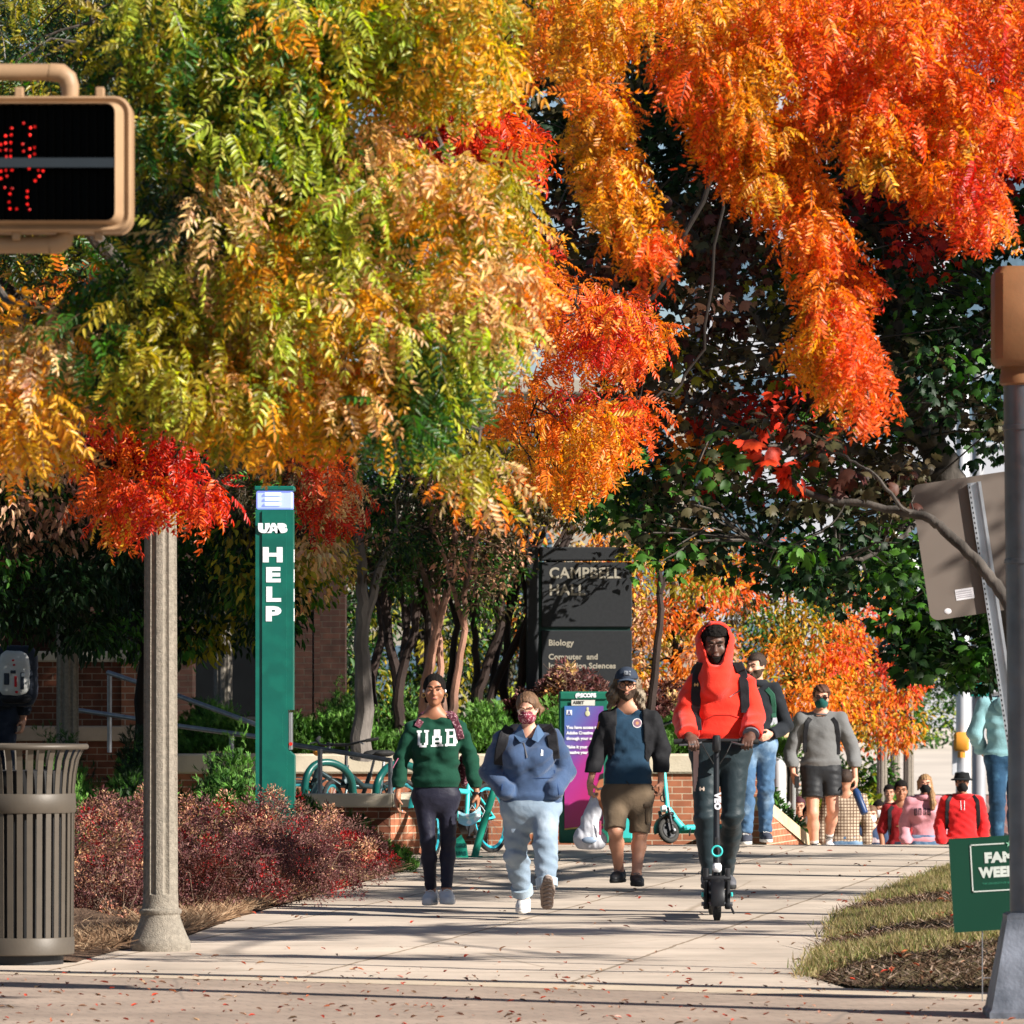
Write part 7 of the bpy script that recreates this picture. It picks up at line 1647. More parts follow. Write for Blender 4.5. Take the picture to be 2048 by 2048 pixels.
w2_.add('zipper', ribbon_on(b2, [(X_(1047),Z_(1485)),(X_(1051),Z_(1500)),(X_(1054),Z_(1515))], .008, .006, .004), GALV, o2)
w2_.add('pocket_seam', ribbon_on(b2, [(X_(1012),Z_(1548)),(X_(1060),Z_(1556)),(X_(1106),Z_(1555))], .004, .0005, .002), mat('seam_blue', (.02,.05,.14), .9), o2)
for a_ in ([(X_(1108),Z_(1540)),(X_(1113),Z_(1562)),(X_(1118),Z_(1588))],[(X_(1008),Z_(1545)),(X_(1005),Z_(1565)),(X_(1003),Z_(1580))]): w2_.add('pocket_edge', ribbon_on(b2, a_, .008, .001, .004), mat('seam_blue', (0,0,0)), o2)
w2_.add('sail_emblem', decal_on(b2, lambda u, v: u > .15+.8*v*.5 and v < 1-.2*u, X_(1080), X_(1086), Z_(1511), Z_(1497), .004), WHT, o2, False)
JNL = clothm('light_denim', (.22,.29,.37), .8, .3, 300, .1, var=.16, col2=(.34,.41,.48), c2s=5, c2t=(.5,.7))
o, bj = w2_.bottoms('jeans', JNL, g=.012, gk=.022, ga=.022, fold=.007, wl=.09, seed=12, top=J['hL'][2]+.06, up=.98, cutz=dict(L=.03,R=.03))
for S in 'LR':
    a_ = w2_.J['a'+S]; k_ = w2_.J['k'+S]; n_ = (k_-a_)/np.linalg.norm(k_-a_)
    w2_.add('turned_cuff', MB().tube([a_+n_*.03, a_+n_*.034, a_+n_*.088, a_+n_*.092], [.066,.073,.076,.068], 22), mat('denim_cuff', (.33,.41,.48), .85, bump=.3), o)
w2_.shoe('L', WHS, SOLW, LACW, up=RAD(-4)); sh_, fr_ = w2_.shoe('R', mat('shoe_tan_white', (.45,.38,.33), .7), mat('sole_worn', (.20,.15,.125), .8, var=.3, vs=50, bump=.5), LACW, up=RAD(52))
org, x_v, f_v, z_v, k_s = fr_; tr = MB()
for i in range(7):
    yy = -.05+.033*i; tr.tube([org+x_v*(-.028)*k_s+f_v*yy*k_s-z_v*.006*k_s, org+f_v*(yy+.012)*k_s-z_v*.009*k_s, org+x_v*.028*k_s+f_v*yy*k_s-z_v*.006*k_s], .004, 5)
w2_.add('tread', tr, mat('tread_dark', (.07,.055,.05), .9), sh_)
BPK = clothm('backpack_black', (.014,.014,.017), .6, .2, 150, 0)
backpack('black backpack worn by the woman in the blue fleece', bs, 0.0, .24, 1.10, .34, .2, .46, BPK,
   [[(X_(1020),Z_(1455)),(X_(1008),Z_(1470)),(X_(1001),Z_(1500)),(X_(998),Z_(1530))],[(X_(1093),Z_(1452)),(X_(1103),Z_(1468)),(X_(1106),Z_(1492)),(X_(1109),Z_(1518))]], b2, BPK, sw=.075)

# ---------------------------------------------------------------- 3. man in cap with plastic bag
D = 44.9; bs = (P(1255,0,D).x, D, 0)
J = jp(D, bs, head=(1253,1371,-.03), neck=(1255,1411), sL=(1217,1440), sR=(1303,1439), eL=(1196,1500,.02), eR=(1322,1499,.03), wL=(1180,1565,-.08), wR=(1322,1562,-.02), hL=(1230,1590), hR=(1281,1588),
       kL=(1231,1662,-.12), kR=(1280,1668,-.02), aL=(1238,1741,.02), aR=(1273,1748,-.08), tL=(1229,1770,-.12), tR=(1277,1774,-.24))
m1 = Fig('long-haired man in a black jacket, navy T-shirt, cargo shorts and cap carrying a bag', bs, J, 1.74, 'tan', 1.0, hand_pose=dict(L=dict(dir=(.05,-.1,-1), palm=(.9,.4,0), curl=.9), R=dict(dir=(-.05,-.05,-1), palm=(-1,.3,0), curl=.85)))
m1.eyes(lips=(.35,.14,.11)); glasses(m1, DARKM, .022, .003)
HWV = mat('hair_wavy_brown', (.12,.075,.042), .6, var=.5, vs=40, bump=1, bs=120, col2=(.30,.24,.17), c2s=14)
def longhair(p, q):
    wv = .005*np.sin(q[:,2]*62+q[:,0]*70+1)+.0035*np.sin(q[:,2]*110-q[:,0]*190+q[:,1]*90)+.002*np.sin(q[:,0]*420+q[:,2]*60)
    d = np.maximum(ell(q, (0,.020,.030), (.086,.102,.092)), -np.maximum(q[:,1]+.030, q[:,2]-.060))
    for sx in (-1,1): d = smin(d, U([cone(q, (sx*.080,.03,.02), (sx*.105,.02,-.08), .026,.042), cone(q, (sx*.105,.02,-.08), (sx*.125,.0,-.165), .042,.022)], .03), .03)
    d = smin(d, cone(q, (0,.07,0), (0,.07,-.14), .07,.07), .03); return d+wv
hairshell(m1, 'hair', HWV, longhair, .22)
hairshell(m1, 'beard', mat('beard_brown', (.055,.032,.02), .9, var=.4, vs=60, bump=.6), lambda p, q: np.maximum(np.maximum(m1.headsdf(p)-.005, q[:,2]+.052-.5*np.abs(q[:,0])), np.maximum(-(ell(q, (0,-.09,-.062), (.020,.03,.010))), q[:,1]-.01)))
CPM = mat('cap_navy', (.028,.04,.065), .8, var=.12, bump=.3, bs=200)
cap, _ = hairshell(m1, 'cap', CPM, lambda p, q: np.maximum(ell(q, (0,.006,.052), (.090,.106,.092)), .048-q[:,2]))
br_ = MB(); n_ = 13
for i in range(n_):
    for j in range(4):
        a_ = math.pi*(i/(n_-1)); u = j/3; x_ = math.cos(a_)*.072; y_ = -.075-(.072*math.sin(a_))*u-.012*math.sin(a_); z_ = .052-.014*u-.018*abs(math.cos(a_))**2+.004
        br_.v.append(tuple(m1.hw((x_, y_ if j else -.06-.03*math.sin(a_), z_))))
for i in range(n_-1):
    for j in range(3): a = i*4+j; br_.f.append((a, a+4, a+5, a+1))
n0 = len(br_.v); br_.v += [(v[0], v[1], v[2]-.004) for v in br_.v]; br_.f += [tuple(q+n0 for q in f[::-1]) for f in br_.f]
m1.add('brim', br_, mat('cap_brim', (.06,.085,.13), .8, bump=.2), cap)
m1.add('cap_patch', MB().bbox(tuple(m1.hw((-.022,-.102,.075))), tuple(m1.hw((.030,-.094,.112))), .002), mat('patch_grey', (.25,.27,.3), .7, col2=(.05,.06,.08), c2s=60), cap)
NVT = clothm('navy_tee', (.012,.040,.075), .85, .2)
ot, bt = m1.top('t_shirt', NVT, loose=-.012, g=.006, hem=m1.J['hL'][2]+.085, sleeve=.4, neckr=.062, fold=.007, seed=21, ribs=False, belly=.032, drop=.04)
JBK = clothm('black_jacket', (.010,.010,.012), .75, .25)
zhem = P(0,1545,D).z
X_ = lambda px: P(px,0,D).x-bs[0]; Z_ = lambda py: P(0,py,D).z
oj, bjk = m1.top('jacket', JBK, g=.022, hem=zhem, neckr=.072, loose=.006, cuff=.006, fold=.007, seed=23, ribs=False, drop=.04, open_=(X_(1259),.095,0.0,.06))
c_ = (X_(1274), Z_(1446))
rr_ = lambda lo_, hi_: (lambda u, v: lo_ <= math.hypot(u-.5, v-.5) < hi_)
for lo_, hi_, cc in ((.43,.5,(.65,.62,.62)),(.17,.43,(.20,.10,.14)),(0,.17,(.5,.25,.12))):
    m1.add('round_print', decal_on(bt, rr_(lo_, hi_), c_[0]-.036, c_[0]+.036, c_[1]-.036, c_[1]+.036, .0026, .004), mat('print_%d' % int(lo_*100), cc, .7), ot, False)
m1.add('sleeve_patch', decal_on(bjk, lambda u, v: abs(u-.5) < .45*v and v < .9, X_(1190), X_(1200), Z_(1458), Z_(1441), .004), mat('patch_orange', (.75,.22,.03), .6), oj, False)
CRG = clothm('cargo_brown', (.125,.088,.055), .9, .3, 150)
oc, bc = m1.bottoms('cargo_shorts', CRG, g=.010, gk=.010, cut=.97, fold=.006, wl=.1, seed=25, top=m1.J['hL'][2]+.11, flare=.008)
for px, py, sx in ((1226,1622,-1),(1294,1627,1)):
    m1.add('cargo_pocket', MB().bbox((X_(px)-.03,-.10,Z_(py)-.085),(X_(px)+.03,.05,Z_(py)+.085), .02), CRG, oc); m1.add('pocket_flap', MB().bbox((X_(px)-.034,-.106,Z_(py)+.04),(X_(px)+.034,.05,Z_(py)+.088), .012), clothm('cargo_flap', (.10,.07,.045)), oc)
m1.add('drawcord', ribbon_on(bc, [(X_(1246),Z_(1552)),(X_(1252),Z_(1561)),(X_(1258),Z_(1570))], .008, .02, .004), DARKM, oc)
for S in 'LR': m1.shoe(S, BKS, SOLB, mat('laces_grey', (.12,.12,.12), .8), size=1.08)
bg_ = thing('plastic_bag', 'thin white plastic shopping bag held by the man in a cap', 'plastic bag', tuple(Vector(bs)+Vector(m1.grip['L'])))
PB = mat('plastic_film', (.74,.74,.78), .28, var=.08, vs=12, bump=.5, bs=22, transl=.35, col2=(.55,.56,.62), c2s=6)
def bagf(p):
    g0_ = m1.grip['L']; q = p-np.array(g0_, np.float32)
    d = cone(q, (-.01,0,-.14), (-.035,0,-.33), .060,.098, (1,1.5,1)); d = smin(d, cone(q, (-.075,0,-.345), (.045,.0,-.355), .062,.062, (1,1.2,1)), .05)
    for dx in (-.022,.020): d = smin(d, cone(q, (dx*.3,0,-.0), (dx*1.9,0,-.16), .010,.034, (1,1.3,1)), .015)
    return smax(d+folds(p, 77, .007, .12, (1.6,1,.35))+folds(p, 78, .003, .04, (1.6,1,.3)), -q[:,2]-.425, .01)
mesh_sdf('sack', bagf, [m1.grip['L']-[.13,0,.42], m1.grip['L']+[.1,0,.02]], .08, .007, PB, bg_, m1.base)
gg = m1.grip['L']; obj('contents', MBw(MB()._sph(Vector(gg)+Vector((-.03,-.075,-.35)), .038, 12, 8, (1.5,.5,.7)), m1.base), mat('parcel_blue', (.25,.32,.42), .5), bg_, True)
obj('print', MBw(MB().bbox((gg[0]+.045,-.16,gg[2]-.31),(gg[0]+.062,-.155,gg[2]-.20), .002, ), m1.base), mat('bag_print_red', (.38,.06,.12), .5), bg_)

# ---------------------------------------------------------------- 4. man on scooter
D = 39.75; bs = (P(1434,0,D).x, D, 0)
J = jp(D, bs, head=(1430,1289,-.05), neck=(1436,1340), sL=(1389,1372), sR=(1489,1370), eL=(1369,1434,-.02), eR=(1507,1430,-.02), wL=(1377,1470,-.22), wR=(1502,1468,-.22), hL=(1413,1502), hR=(1469,1502),
       kL=(1410,1634,-.10), kR=(1465,1632,-.05), aL=(1418,1748,-.02), aR=(1452,1748,.38), tL=(1426,1770,-.20), tR=(1462,1772,.20))
m2 = Fig('man in a red-orange hoodie with the hood up riding a black electric scooter', bs, J, 1.85, 'dark', 1.05, nod=RAD(8),
    hand_pose=dict(L=dict(dir=(.25,-.75,-.45), palm=(.1,.25,-1), side=(1,0,0), curl=.75), R=dict(dir=(-.25,-.75,-.45), palm=(-.1,.25,-1), side=(-1,0,0), curl=.75)))
m2.eyes(lips=(.08,.035,.03))
hairshell(m2, 'hair', HAIRB, lambda p, q: np.maximum(ell(q, (0,.012,.048), (.090,.106,.098))+.006*np.sin(q[:,0]*160)*np.sin(q[:,2]*150)*np.sin(q[:,1]*150+1), -np.maximum(q[:,1]+.045, q[:,2]-.060)))
hairshell(m2, 'beard', HAIRB, lambda p, q: np.maximum(np.maximum(m2.headsdf(p)-.007, q[:,2]+.070-.25*np.abs(q[:,0])), q[:,1]+.03))
RHD = clothm('red_orange_hoodie', (.80,.030,.012), .85, .3, 200, .3, var=.05)
def hoodx(p, cut=False):
    q = m2.hl(p).astype(np.float32); sc = m2.sc
    if cut:
        inner = smin(ell(q, (0,.012,.030), (.100,.112,.116)), cone(q, (0,.0,-.05), (0,.0,-.11), .078,.055), .03)
        return smin(inner, cone(q, (0,-.15,.048), (0,-.165,-.070), .092,.058, (1,.35,1)), .01)*sc
    o_ = smin(ell(q, (0,.022,.022), (.117,.126,.134)), cone(q, (0,.015,-.06), (0,.0,-.17), .108,.112, (1,1.1,1)), .05)
    return smin(o_, cone(q, (0,-.05,-.12), (0,-.07,-.26), .075,.09), .06)*sc
oh, bh = m2.top('hoodie', RHD, extra=hoodx, g=.017, hem=m2.J['hL'][2]+.065, neckr=.045, loose=.014, cuff=.016, belly=.01, fold=.010, wl=.12, seed=33, drop=.03)
X_ = lambda px: P(px,0,D).x-bs[0]; Z_ = lambda py: P(0,py,D).z
SEAMR = mat('seam_red', (.42,.012,.008), .9)
for a_ in ([(X_(1400),Z_(1470)),(X_(1408),Z_(1440)),(X_(1428),Z_(1430)),(X_(1460),Z_(1430)),(X_(1484),Z_(1438)),(X_(1492),Z_(1468))],): m2.add('pouch_seam', ribbon_on(bh, a_, .006, .001, .003), SEAMR, oh)
m2.add('hem_band', MB().tube([(0,0,0),(0,0,.001)], .001, 3), SEAMR, oh) if False else None
gr = MB(); w_ = m2.J['wR']; e_ = m2.J['eR']; n_ = (w_-e_)/np.linalg.norm(w_-e_); gr.tube([w_-n_*.045, w_+n_*.012], [.062,.056], 20); m2.add('undershirt_cuff', gr, clothm('grey_cuff', (.14,.14,.17)))
PNT = clothm('dark_track_pants', (.018,.030,.036), .5, .08, 300, .25, var=.1)
op_, bp2 = m2.bottoms('track_pants', PNT, g=.010, gk=.012, ga=.010, fold=.006, wl=.11, seed=35, top=J['hL'][2]+.10, up=.96, cutz=dict(L=-.01,R=-.01))
m2.add('side_panel', decal_on(bp2, lambda u, v: u < .30+.5*v**.5 and u < 1.0*(v+.25), X_(1386), X_(1400), Z_(1582), Z_(1500), .004, .003), mat('panel_beige', (.50,.33,.28), .7), op_, False)
hh = lambda u, v: (abs(u-.18) < .13 and abs(v-.5) < .5) or (abs(u-.82) < .13 and abs(v-.5) < .5) or abs(v-.5) < .16
m2.add('printed_logo', decal_on(bp2, hh, X_(1397), X_(1408), Z_(1581), Z_(1573), .0022, .003), mat('print_tan', (.65,.52,.42), .6), op_, False)
for S in 'LR': m2.shoe(S, mat('shoe_grey', (.09,.09,.10), .7, var=.2), SOLB, mat('laces_grey', (.12,.12,.12)), size=1.1)
b_ = backpack('black backpack on the back of the man riding the electric scooter', bs, 0.02, .26, 1.50, .38, .2, .5, BPK,
   [[(X_(1402),Z_(1326)),(X_(1394),Z_(1350)),(X_(1391),Z_(1390)),(X_(1391),Z_(1430)),(X_(1392),Z_(1460))],[(X_(1474),Z_(1326)),(X_(1485),Z_(1350)),(X_(1488),Z_(1385)),(X_(1490),Z_(1425))]], bh, BPK, sw=.068)
obj('strap_logo', MBw(decal_on(bh, hh, X_(1387), X_(1396), Z_(1373), Z_(1366), .0022, .018), Vector(bs)), mat('print_gold', (.5,.35,.15), .6), b_)
obj('sternum_cord', MBw(ribbon_on(bh, [(X_(1488),Z_(1375)),(X_(1470),Z_(1386)),(X_(1458),Z_(1394))], .008, .006, .004), Vector(bs)), DARKM, b_)

# ---------------------------------------------------------------- generic walking figures
def walker(label, px, D, ytop, H, skin, yfoot=None, build=1.0, fem=False, stride=.12, h=.010, back=False, face=0, nod=0, arms=None, lean=0, elbow=.08, group=None, sw=1.0, front=-1):
    s = S_(D); x = P(px,0,D).x; zt = CH+(HY-ytop)/s; zf = zt-H; k = H/1.72; sh = .165*k*sw*(.93 if fem else 1.0); hp = .085*k; bs = (x, D, zf); f_ = front
    J = dict(head=(lean,-.02*1,1.60*k), neck=(lean*.8,0,1.455*k), sL=(-sh+lean*.6,0,1.395*k), sR=(sh+lean*.6,0,1.395*k), eL=(-sh-.07*k,.04,1.10*k), eR=(sh+.07*k,.04,1.10*k), wL=(-sh-.08*k+elbow*.3,-.07+f_*.05,.86*k), wR=(sh+.08*k-elbow*.3,-.03,.86*k),
        hL=(-hp,0,.90*k), hR=(hp,0,.90*k), kL=(-hp-.005,f_*stride*.6-.03,.49*k), kR=(hp+.005,-f_*stride*.2,.48*k), aL=(-hp-.005,f_*stride,.085*k), aR=(hp+.005,-f_*stride*1.1,.10*k), tL=(-hp-.02,f_*stride-(.13 if not back else -.13),.03*k), tR=(hp+.02,-f_*stride*1.1-(.13 if not back else -.13),.03*k))
    if arms:
        for q, v in arms.items(): J[q] = v
    return Fig(label, bs, J, H, skin, build, h, face+(math.pi if back else 0), nod, group, fem), bs, s

# 5. man in black hoodie and jeans behind the red one
D = 57.0; s = S_(D)
m3, bs, s = walker('man in a black hoodie and blue jeans walking behind the man in red', 1512, D, 1308, 1.84, 'fair', stride=.10, h=.009, face=RAD(-35), arms=dict(wR=(.14,-.12,1.06), eR=(.30,.06,1.14)))
m3.eyes(lips=(.4,.18,.15)); HDB = mat('hair_dark_brown', (.04,.022,.014), .6, var=.4, vs=50, bump=.8, bs=150)
hairshell(m3, 'hair', HDB, lambda p, q: np.maximum(ell(q, (0,.014,.046), (.083,.104,.092)), -np.maximum(q[:,1]+.040, q[:,2]-.062)))
hairshell(m3, 'beard', mat('beard_brown', (0,0,0)), lambda p, q: np.maximum(np.maximum(m3.headsdf(p)-.005, q[:,2]+.052-.5*np.abs(q[:,0])), q[:,1]-.01))
BHD = clothm('black_hoodie', (.014,.017,.022), .85, .3); oo, bb = m3.top('hoodie', BHD, g=.014, loose=.006, hem=m3.J['hL'][2]+.02, neckr=.06, fold=.011, seed=41, wl=.13)
m3.add('hood', MB().torus((m3.J['neck'][0], .03, m3.J['neck'][2]-.0), .088, .034, 'z', 26, 10, sc=(1,1.1)), BHD, oo)
JND = clothm('mid_denim', (.055,.12,.22), .8, .3, 300, .1, var=.2, col2=(.20,.30,.42), c2s=6, c2t=(.52,.7)); m3.bottoms('jeans', JND, g=.018, gk=.02, ga=.02, fold=.009, wl=.07, seed=43)
for S in 'LR': m3.shoe(S, mat('canvas_dark', (.045,.05,.07), .8), SOLW, LACW)
backpack('backpack with a green strap on the man in the black hoodie', bs, 0, .22, 1.28, .3, .16, .42, BPK, [[(.10,1.50),(.155,1.44),(.17,1.34),(.17,1.22)]], bb, mat('strap_green', (.02,.10,.06), .7))

# 6. man in grey sweatshirt
D = 60.0
m4, bs, s = walker('man in a grey sweatshirt, black shorts and teal mask climbing the steps with a bottle', 1642, D, 1372, 1.80, 'ruddy', stride=.06, h=.009, build=1.05, sw=1.15,
   arms=dict(eL=(-.31,.03,1.12), wL=(-.29,-.10,.90), eR=(.33,.02,1.13), wR=(.345,-.12,.86), kL=(-.09,-.10,.50), aL=(-.065,-.03,.10), tL=(-.07,-.17,.05), kR=(.12,-.05,.53), aR=(.085,.22,.20), tR=(.10,.09,.17)))
m4.eyes(brow=(.06,.03,.02)); hairshell(m4, 'hair', mat('hair_auburn', (.09,.035,.018), .6, var=.4, vs=50, bump=.8, bs=150), lambda p, q: np.maximum(ell(q, (.005,.010,.052), (.088,.106,.090))+.004*np.sin(q[:,0]*140+q[:,2]*90), -np.maximum(q[:,1]+.040, q[:,2]-.062)))
hairshell(m4, 'face_mask', clothm('teal_mask', (.006,.075,.065)), maskf(m4)); glasses(m4, DARKM, .021, .0035)
m4.add('sunglass_lens', MB()._sph(Vector(m4.hw((-.031,-.106,.002))), .020*m4.sc, 12, 6, (1,.15,.8))._sph(Vector(m4.hw((.031,-.106,.002))), .020*m4.sc, 12, 6, (1,.15,.8)), mat('lens_dark', (.03,.012,.01), .15))
GRY = clothm('grey_sweatshirt', (.155,.155,.155), .9, .35, 180); oo, bb = m4.top('sweatshirt', GRY, g=.018, hem=m4.J['hL'][2]+.03, neckr=.062, fold=.009, seed=45, wl=.12, belly=.01, loose=.008)
m4.add('neck_ribbing', MB().torus((m4.J['neck'][0], -.015, m4.J['neck'][2]-.012), .070, .008, 'z', 26, 8), clothm('grey_ribbing', (.13,.13,.135)), oo)
SHB = clothm('black_shorts', (.018,.019,.022), .55, .1, 200, .3); m4.bottoms('shorts', SHB, g=.016, gk=.012, cut=.66, fold=.008, wl=.10, seed=47, flare=.030, up=1.0)
for S in 'LR':
    m4.shoe(S, WHS, SOLW, LACW); a_ = m4.J['a'+S]; k_ = m4.J['k'+S]; n_ = (k_-a_)/np.linalg.norm(k_-a_)
    so_ = m4.add('sock', MB().tube([a_-n_*.02, a_+n_*.05, a_+n_*.12], [.042,.042,.046], 16), WHS); m4.add('sock_stripe', MB().tube([a_+n_*.085, a_+n_*.095], .0465, 16), DARKM, so_); m4.add('sock_stripe', MB().tube([a_+n_*.065, a_+n_*.073], .0455, 16), DARKM, so_)
backpack('black backpack on the man in the grey sweatshirt', bs, 0, .22, 1.25, .3, .16, .42, BPK, [[(-.11,1.47),(-.15,1.42),(-.165,1.30),(-.16,1.12)],[(.11,1.47),(.15,1.42),(.17,1.30),(.17,1.10)]], bb, BPK)
bt_ = thing('water_bottle', 'navy insulated water bottle in the hand of the man in grey', 'bottle', tuple(Vector(bs)+Vector(m4.grip['R']))); g_ = Vector(m4.grip['R'])+Vector(bs); dv = Vector((.10,-.1,-.27))
obj('flask', MB().tube([g_+dv*.12, g_+dv*.25, g_+dv*1.0, g_+dv*1.03], [.028,.040,.040,.034], 18), mat('bottle_navy', (.012,.04,.13), .4), bt_, True); obj('cap', MB().tube([g_-dv*.05, g_+dv*.12], .026, 14), DARKM, bt_, True)
t = thing('phone', 'black phone in the hand of the man in grey', 'phone', tuple(Vector(bs)+Vector(m4.grip['L']))); g_ = Vector(m4.grip['L'])+Vector(bs); obj('case', MB().bbox(tuple(g_+Vector((-.02,-.05,-.06))), tuple(g_+Vector((.03,-.04,.06))), .006), DARKM, t)

# 7-9 trio below the crest
def simple(label, px, D, ytop, H, skin, topc, botc, hair, fem=False, mask=None, build=1.0, sleeve=1.0, back=False, seed=1, sw=1.0, cut=1.0, shoes=True, arms=None, elbow=.08, face=0, hairf=None, nod=0, h=.011, fold=.008, tg=.014):
    f, b, s = walker(label, px, D, ytop, H, skin, build=build, fem=fem, back=back, h=h, arms=arms, sw=sw, elbow=elbow, face=face, nod=nod)
    if not back: f.eyes(brow=(.03,.018,.012))
    hairshell(f, 'hair', hair, hairf or (lambda p, q: np.maximum(ell(q, (0,.014,.044), (.084,.104,.092)), -np.maximum(q[:,1]+.042, q[:,2]-.060))), .24 if hairf else .16, .008)
    if mask: hairshell(f, 'face_mask', mask, maskf(f), h=.008)
    o, bv = f.top('top', topc, g=tg, hem=f.J['hL'][2]+(.0 if sleeve > .9 else .02), sleeve=sleeve, neckr=.062, fold=fold, seed=seed, wl=.11, loose=.008)
    f.bottoms('trousers', botc, g=.018, gk=.016, ga=.016, cut=cut, seed=seed+2)
    if shoes:
        for S in 'LR': f.shoe(S, BKS if seed % 2 else WHS, SOLW)
    return f, b, s, o, bv
JDK = clothm('dark_jeans', (.015,.022,.04)); MBK = clothm('black_mask', (.008,.008,.009), .9)
f7, b7, s7, o7, v7 = simple('young man in a maroon T-shirt with dark backpack straps, left of the pink hoodie', 1802, 70, 1562, 1.72, 'brown', clothm('maroon_tee', (.25,.008,.012)), JDK, HAIRB, sleeve=.42, seed=51, tg=.010)
f7.add('shirt_print', decal_on(v7, lambda u, v: abs(v-.5-.3*(u-.5)) < .22, -.06, .08, 1.17, 1.20, .006), mat('print_gold', (.5,.35,.15)), o7, False)
backpack('dark backpack on the young man in maroon', b7, 0, .2, 1.2, .28, .15, .4, BPK, [[(-.10,1.42),(-.14,1.37),(-.14,1.22),(-.13,1.08)]], v7, BPK)
HBL = mat('hair_dark_blond', (.30,.17,.075), .5, var=.45, vs=40, bump=.8, bs=120, scale3=(1,1,.3))
def longponytail(p, q):
    d = np.maximum(ell(q, (0,.018,.034), (.088,.104,.096)), -np.maximum(q[:,1]+.045, q[:,2]-.058))
    d = smin(d, U([cone(q, (.060,.03,.0), (.078,-.06,-.12), .036,.032), cone(q, (.078,-.06,-.12), (.085,-.125,-.22), .032,.036), cone(q, (.085,-.125,-.22), (.080,-.13,-.38), .038,.014)], .03), .02)
    return smin(d, cone(q, (-.07,.02,.03), (-.082,.02,-.06), .025,.012), .02)+.003*np.sin(q[:,0]*220+q[:,2]*20)
f8, b8, s8, o8, v8 = simple('young woman in a pale pink hoodie with long hair and a black mask', 1850, 68, 1549, 1.68, 'ruddy', clothm('pink_hoodie', (.62,.27,.31), .9, .3, 180, .3), JND, HBL, fem=True, mask=MBK, seed=53, sw=1.12, build=1.06, hairf=longponytail, fold=.009, tg=.020)
f8.add('hood', MB().torus((0, .02, f8.J['neck'][2]-.005), .09, .036, 'z', 26, 10), clothm('pink_hoodie', (0,0,0)), o8)
def lets(u, v):
    for k, c in enumerate((.12,.37,.62,.87)):
        if abs(u-c) < .085 and (abs(u-c) > .03 or v > .75 or v < .2): return .05 < v-.1*math.sin(u*3.1) < .85
    return False
f8.add('chest_lettering', decal_on(v8, lets, -.14, .06, 1.20, 1.30, .006), mat('print_charcoal', (.05,.03,.04), .8), o8, False)
RDH = clothm('red_hoodie', (.62,.010,.012), .9, .3, 180, .3)
f9, b9, s9, o9, v9 = simple('person in a bright red hoodie, black bucket hat and black mask', 1924, 67, 1546, 1.70, 'tan', RDH, JDK, HAIRB, mask=MBK, seed=55, sw=1.12, build=1.06, fold=.009, tg=.020)
hairshell(f9, 'bucket_hat', clothm('hat_black', (.008,.009,.010)), lambda p, q: np.minimum(np.maximum(cone(q, (0,.01,.04), (0,.01,.10), .102,.086), np.maximum(.045-q[:,2], q[:,2]-.128)), np.maximum(cone(q, (0,.0,.115), (0,.0,.02), .09,.142), np.maximum(.034-q[:,2], q[:,2]-.056))), .2, .007)
glasses(f9, DARKM, .022, .003)
f9.add('hood', MB().torus((0, .02, f9.J['neck'][2]-.005), .09, .036, 'z', 26, 10), RDH, o9)
for sx in (-1,1): f9.add('drawstring', ribbon_on(v9, [(sx*.022,1.385),(sx*.020,1.33),(sx*.018,1.28)], .007, .004, .004), WHT, o9)
backpack('black backpack on the person in the bucket hat', b9, 0, .22, 1.2, .3, .16, .42, BPK, [[(-.12,1.44),(-.17,1.38),(-.175,1.26),(-.17,1.06)],[(.12,1.44),(.17,1.38),(.18,1.26),(.18,1.06)]], v9, BPK)
# 10 teal hoodie seen from behind, half hidden by the pole
f10, b10, s10, o10, v10 = simple('person in a pale teal hoodie and jeans seen from behind next to the pole', 2012, 56.5, 1340, 1.78, 'fair', clothm('teal_hoodie', (.22,.42,.46), .9, .3, 180, .3), clothm('indigo_denim', (.012,.05,.105), .8, var=.25, col2=(.06,.16,.27), c2s=7, c2t=(.55,.75)), HDB, back=True, seed=57, sw=1.2, build=1.08, arms=dict(eL=(-.30,.0,1.17), wL=(-.22,.14,1.0)), fold=.009, h=.009, tg=.020)
f10.add('hood', MB()._sph(Vector((0,-.09,1.44)), .12, 18, 12, (1.05,.6,.85)), clothm('teal_hoodie', (0,0,0)), o10)
# 11 plaid shirt, 12 navy tee, 13 seated dark figure and others at the foot of the steps
PLD = mat('plaid_shirt', (.42,.33,.24), .9, var=.05, bump=.2)
def plaid():
    m = PLD; N = m.node_tree.nodes; L = m.node_tree.links; b = N['Principled BSDF']; tc = N.new('ShaderNodeTexCoord'); out = None
    for dr, k in (('X', 9), ('Z', 9)):
        wv = N.new('ShaderNodeTexWave'); wv.bands_direction = dr; wv.inputs['Scale'].default_value = k; L.new(tc.outputs['Object'], wv.inputs[0]); r = N.new('ShaderNodeMapRange'); r.inputs[1].default_value = .72; r.inputs[2].default_value = .85; L.new(wv.outputs['Fac'], r.inputs[0])
        mx = N.new('ShaderNodeMix'); mx.data_type = 'RGBA'; L.new(r.outputs[0], mx.inputs[0]); mx.inputs[7].default_value = (.12,.07,.045,1)
        if out is None: mx.inputs[6].default_value = (.48,.38,.28,1)
        else: L.new(out, mx.inputs[6])
        out = mx.outputs[2]
    L.new(out, b.inputs['Base Color'])
plaid()
f11, b11, *_ = simple('person in a brown plaid shirt walking just behind the legs of the man in grey', 1690, 64.5, 1540, 1.72, 'tan', PLD, JND, HDB, back=True, seed=59, sw=1.1)
f12, b12, s12, o12, v12 = simple('person in a navy T-shirt at the foot of the steps, left of the tall post', 1742, 74, 1612, 1.66, 'fair', clothm('navy_print_tee', (.035,.06,.12)), JND, HBR, fem=True, mask=WHT, sleeve=.42, seed=61, build=1.05)
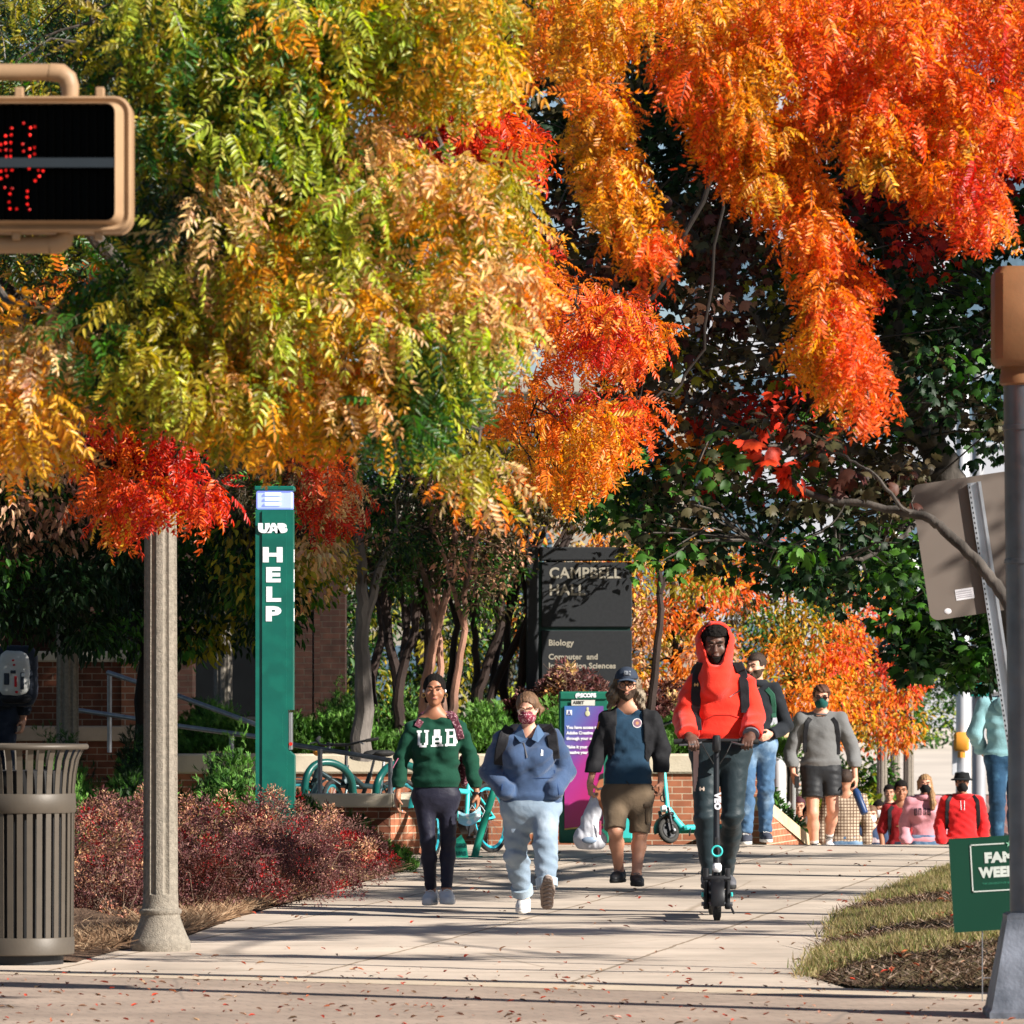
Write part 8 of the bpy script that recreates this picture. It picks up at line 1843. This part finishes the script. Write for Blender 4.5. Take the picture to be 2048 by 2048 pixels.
f12.add('shirt_print', decal_on(v12, lambda u, v: v < .35+.5*abs(math.sin(u*7)), -.10, .10, 1.20, 1.28, .008), mat('print_pale', (.5,.4,.42), .7), o12, False)
simple('person in a grey T-shirt with a dark afro, half hidden behind the navy T-shirt', 1757, 77, 1602, 1.72, 'brown', clothm('grey_tee', (.22,.23,.24)), JDK, HAIRB, sleeve=.42, seed=62, mask=WHT)
simple('person in a dark jacket hugging their arms near the cabinet, low on the steps', 1618, 68, 1612, 1.62, 'tan', clothm('dark_jacket', (.02,.024,.032)), JDK, HAIRB, mask=WHT, seed=63, arms=dict(eL=(-.26,-.02,1.06), wL=(.02,-.22,1.05), eR=(.26,-.02,1.06), wR=(-.02,-.24,1.00)))
simple('dark-clothed person with a dark hood between the cabinet and the man in grey', 1598, 71, 1595, 1.68, 'tan', clothm('dark_jacket2', (.025,.02,.03)), JDK, mat('hair_maroon', (.06,.012,.02), .7), seed=64)
simple('small figure in pale blue far behind between two tall posts', 1778, 86, 1570, 1.70, 'tan', clothm('pale_blue_top', (.35,.42,.5)), JND, HAIRB, seed=65, h=.014)
simple('dark-haired person low beside the jeans of the teal hoodie', 1983, 72, 1626, 1.64, 'tan', clothm('black_top', (.02,.02,.022)), JDK, HAIRB, seed=66)
# 14 far walker on the path
D = 190; k = (1420-1510)
f14, b14, *_ = simple('tiny distant walker in white top and pale blue jeans on the hill path', 1892, D, 1423, 1.72, 'tan', clothm('cream_top', (.6,.58,.48)), clothm('pale_jeans', (.28,.38,.58)), HBL, seed=68, h=.02)
# 15 walker at the left edge with a big pack
D = 55.0
f15, b15, s15, o15, v15 = simple('person in dark clothes walking away at the left edge with a white backpack', -8, D, 1248, 1.80, 'tan', clothm('navy_jacket', (.012,.016,.026)), JDK, HAIRB, back=True, seed=71, sw=1.15, build=1.1, h=.01)
hairshell(f15, 'cap', clothm('cap_dark', (.012,.014,.02)), lambda p, q: np.maximum(ell(q, (0,.006,.052), (.092,.108,.092)), .035-q[:,2]))
def bigpack():
    t = thing('backpack', 'white and dark hiking backpack with red webbing at the left edge', 'backpack', (P(22,0,D).x, D-.25, 1.0)); b = Vector((0,0,0))
    def rb(cx, cz, w_, h_, y0, y1, r): 
        c = P(cx,cz,D); return MB().bbox((c.x-w_/2,y0,c.z-h_/2),(c.x+w_/2,y1,c.z+h_/2), r)
    def sd(cx, cz, w_, dy, h_, y, nm, m, seed, h_v=.012, par=None):
        c = np.array(P(cx,cz,D)); c[1] = y
        def f(p):
            q = p-c.astype(np.float32); e = np.maximum(np.abs(q*np.array([1+.9*0,1,1]))-np.array([w_/2-.10,dy/2-.06,h_/2-.14]), 0); return np.linalg.norm(e/np.array([1,.6,1.35]), axis=1)-.10+folds(p, seed, .005, .08)
        o, _ = mesh_sdf(nm, f, [c-[w_/2,dy/2,h_/2], c+[w_/2,dy/2,h_/2]], .05, h_v, m, t, (0,0,0)); return o
    sd(34,1352,.42,.22,.58,D-.20,'pack', clothm('pack_navy', (.018,.024,.04), .6), 1)
    sd(33,1348,.30,.14,.44,D-.30,'front_pocket', clothm('pack_white', (.62,.62,.6), .6, var=.1), 2)
    sd(36,1396,.34,.16,.12,D-.28,'bottom_pocket', clothm('pack_black', (.014,.014,.018), .6), 3)
    rd = mat('webbing_red', (.6,.015,.02), .6); dk = mat('pocket_dark_blue', (.03,.04,.06), .6)
    for cx, cz, w_, h_ in ((33,1321,.022,.018),(35,1330,.022,.018),(38,1363,.024,.10),(40,1384,.026,.022)): obj('webbing', rb(cx,cz,w_,h_,D-.383,D-.372,.003), rd, t)
    for cx, cz, w_, h_ in ((20,1358,.05,.11),(51,1362,.035,.16),(33,1344,.05,.03)): obj('side_panel', rb(cx,cz,w_,h_,D-.380,D-.368,.008), dk, t)
    obj('buckle', rb(53,1350,.035,.035,D-.39,D-.37,.012), WHT, t)
bigpack()
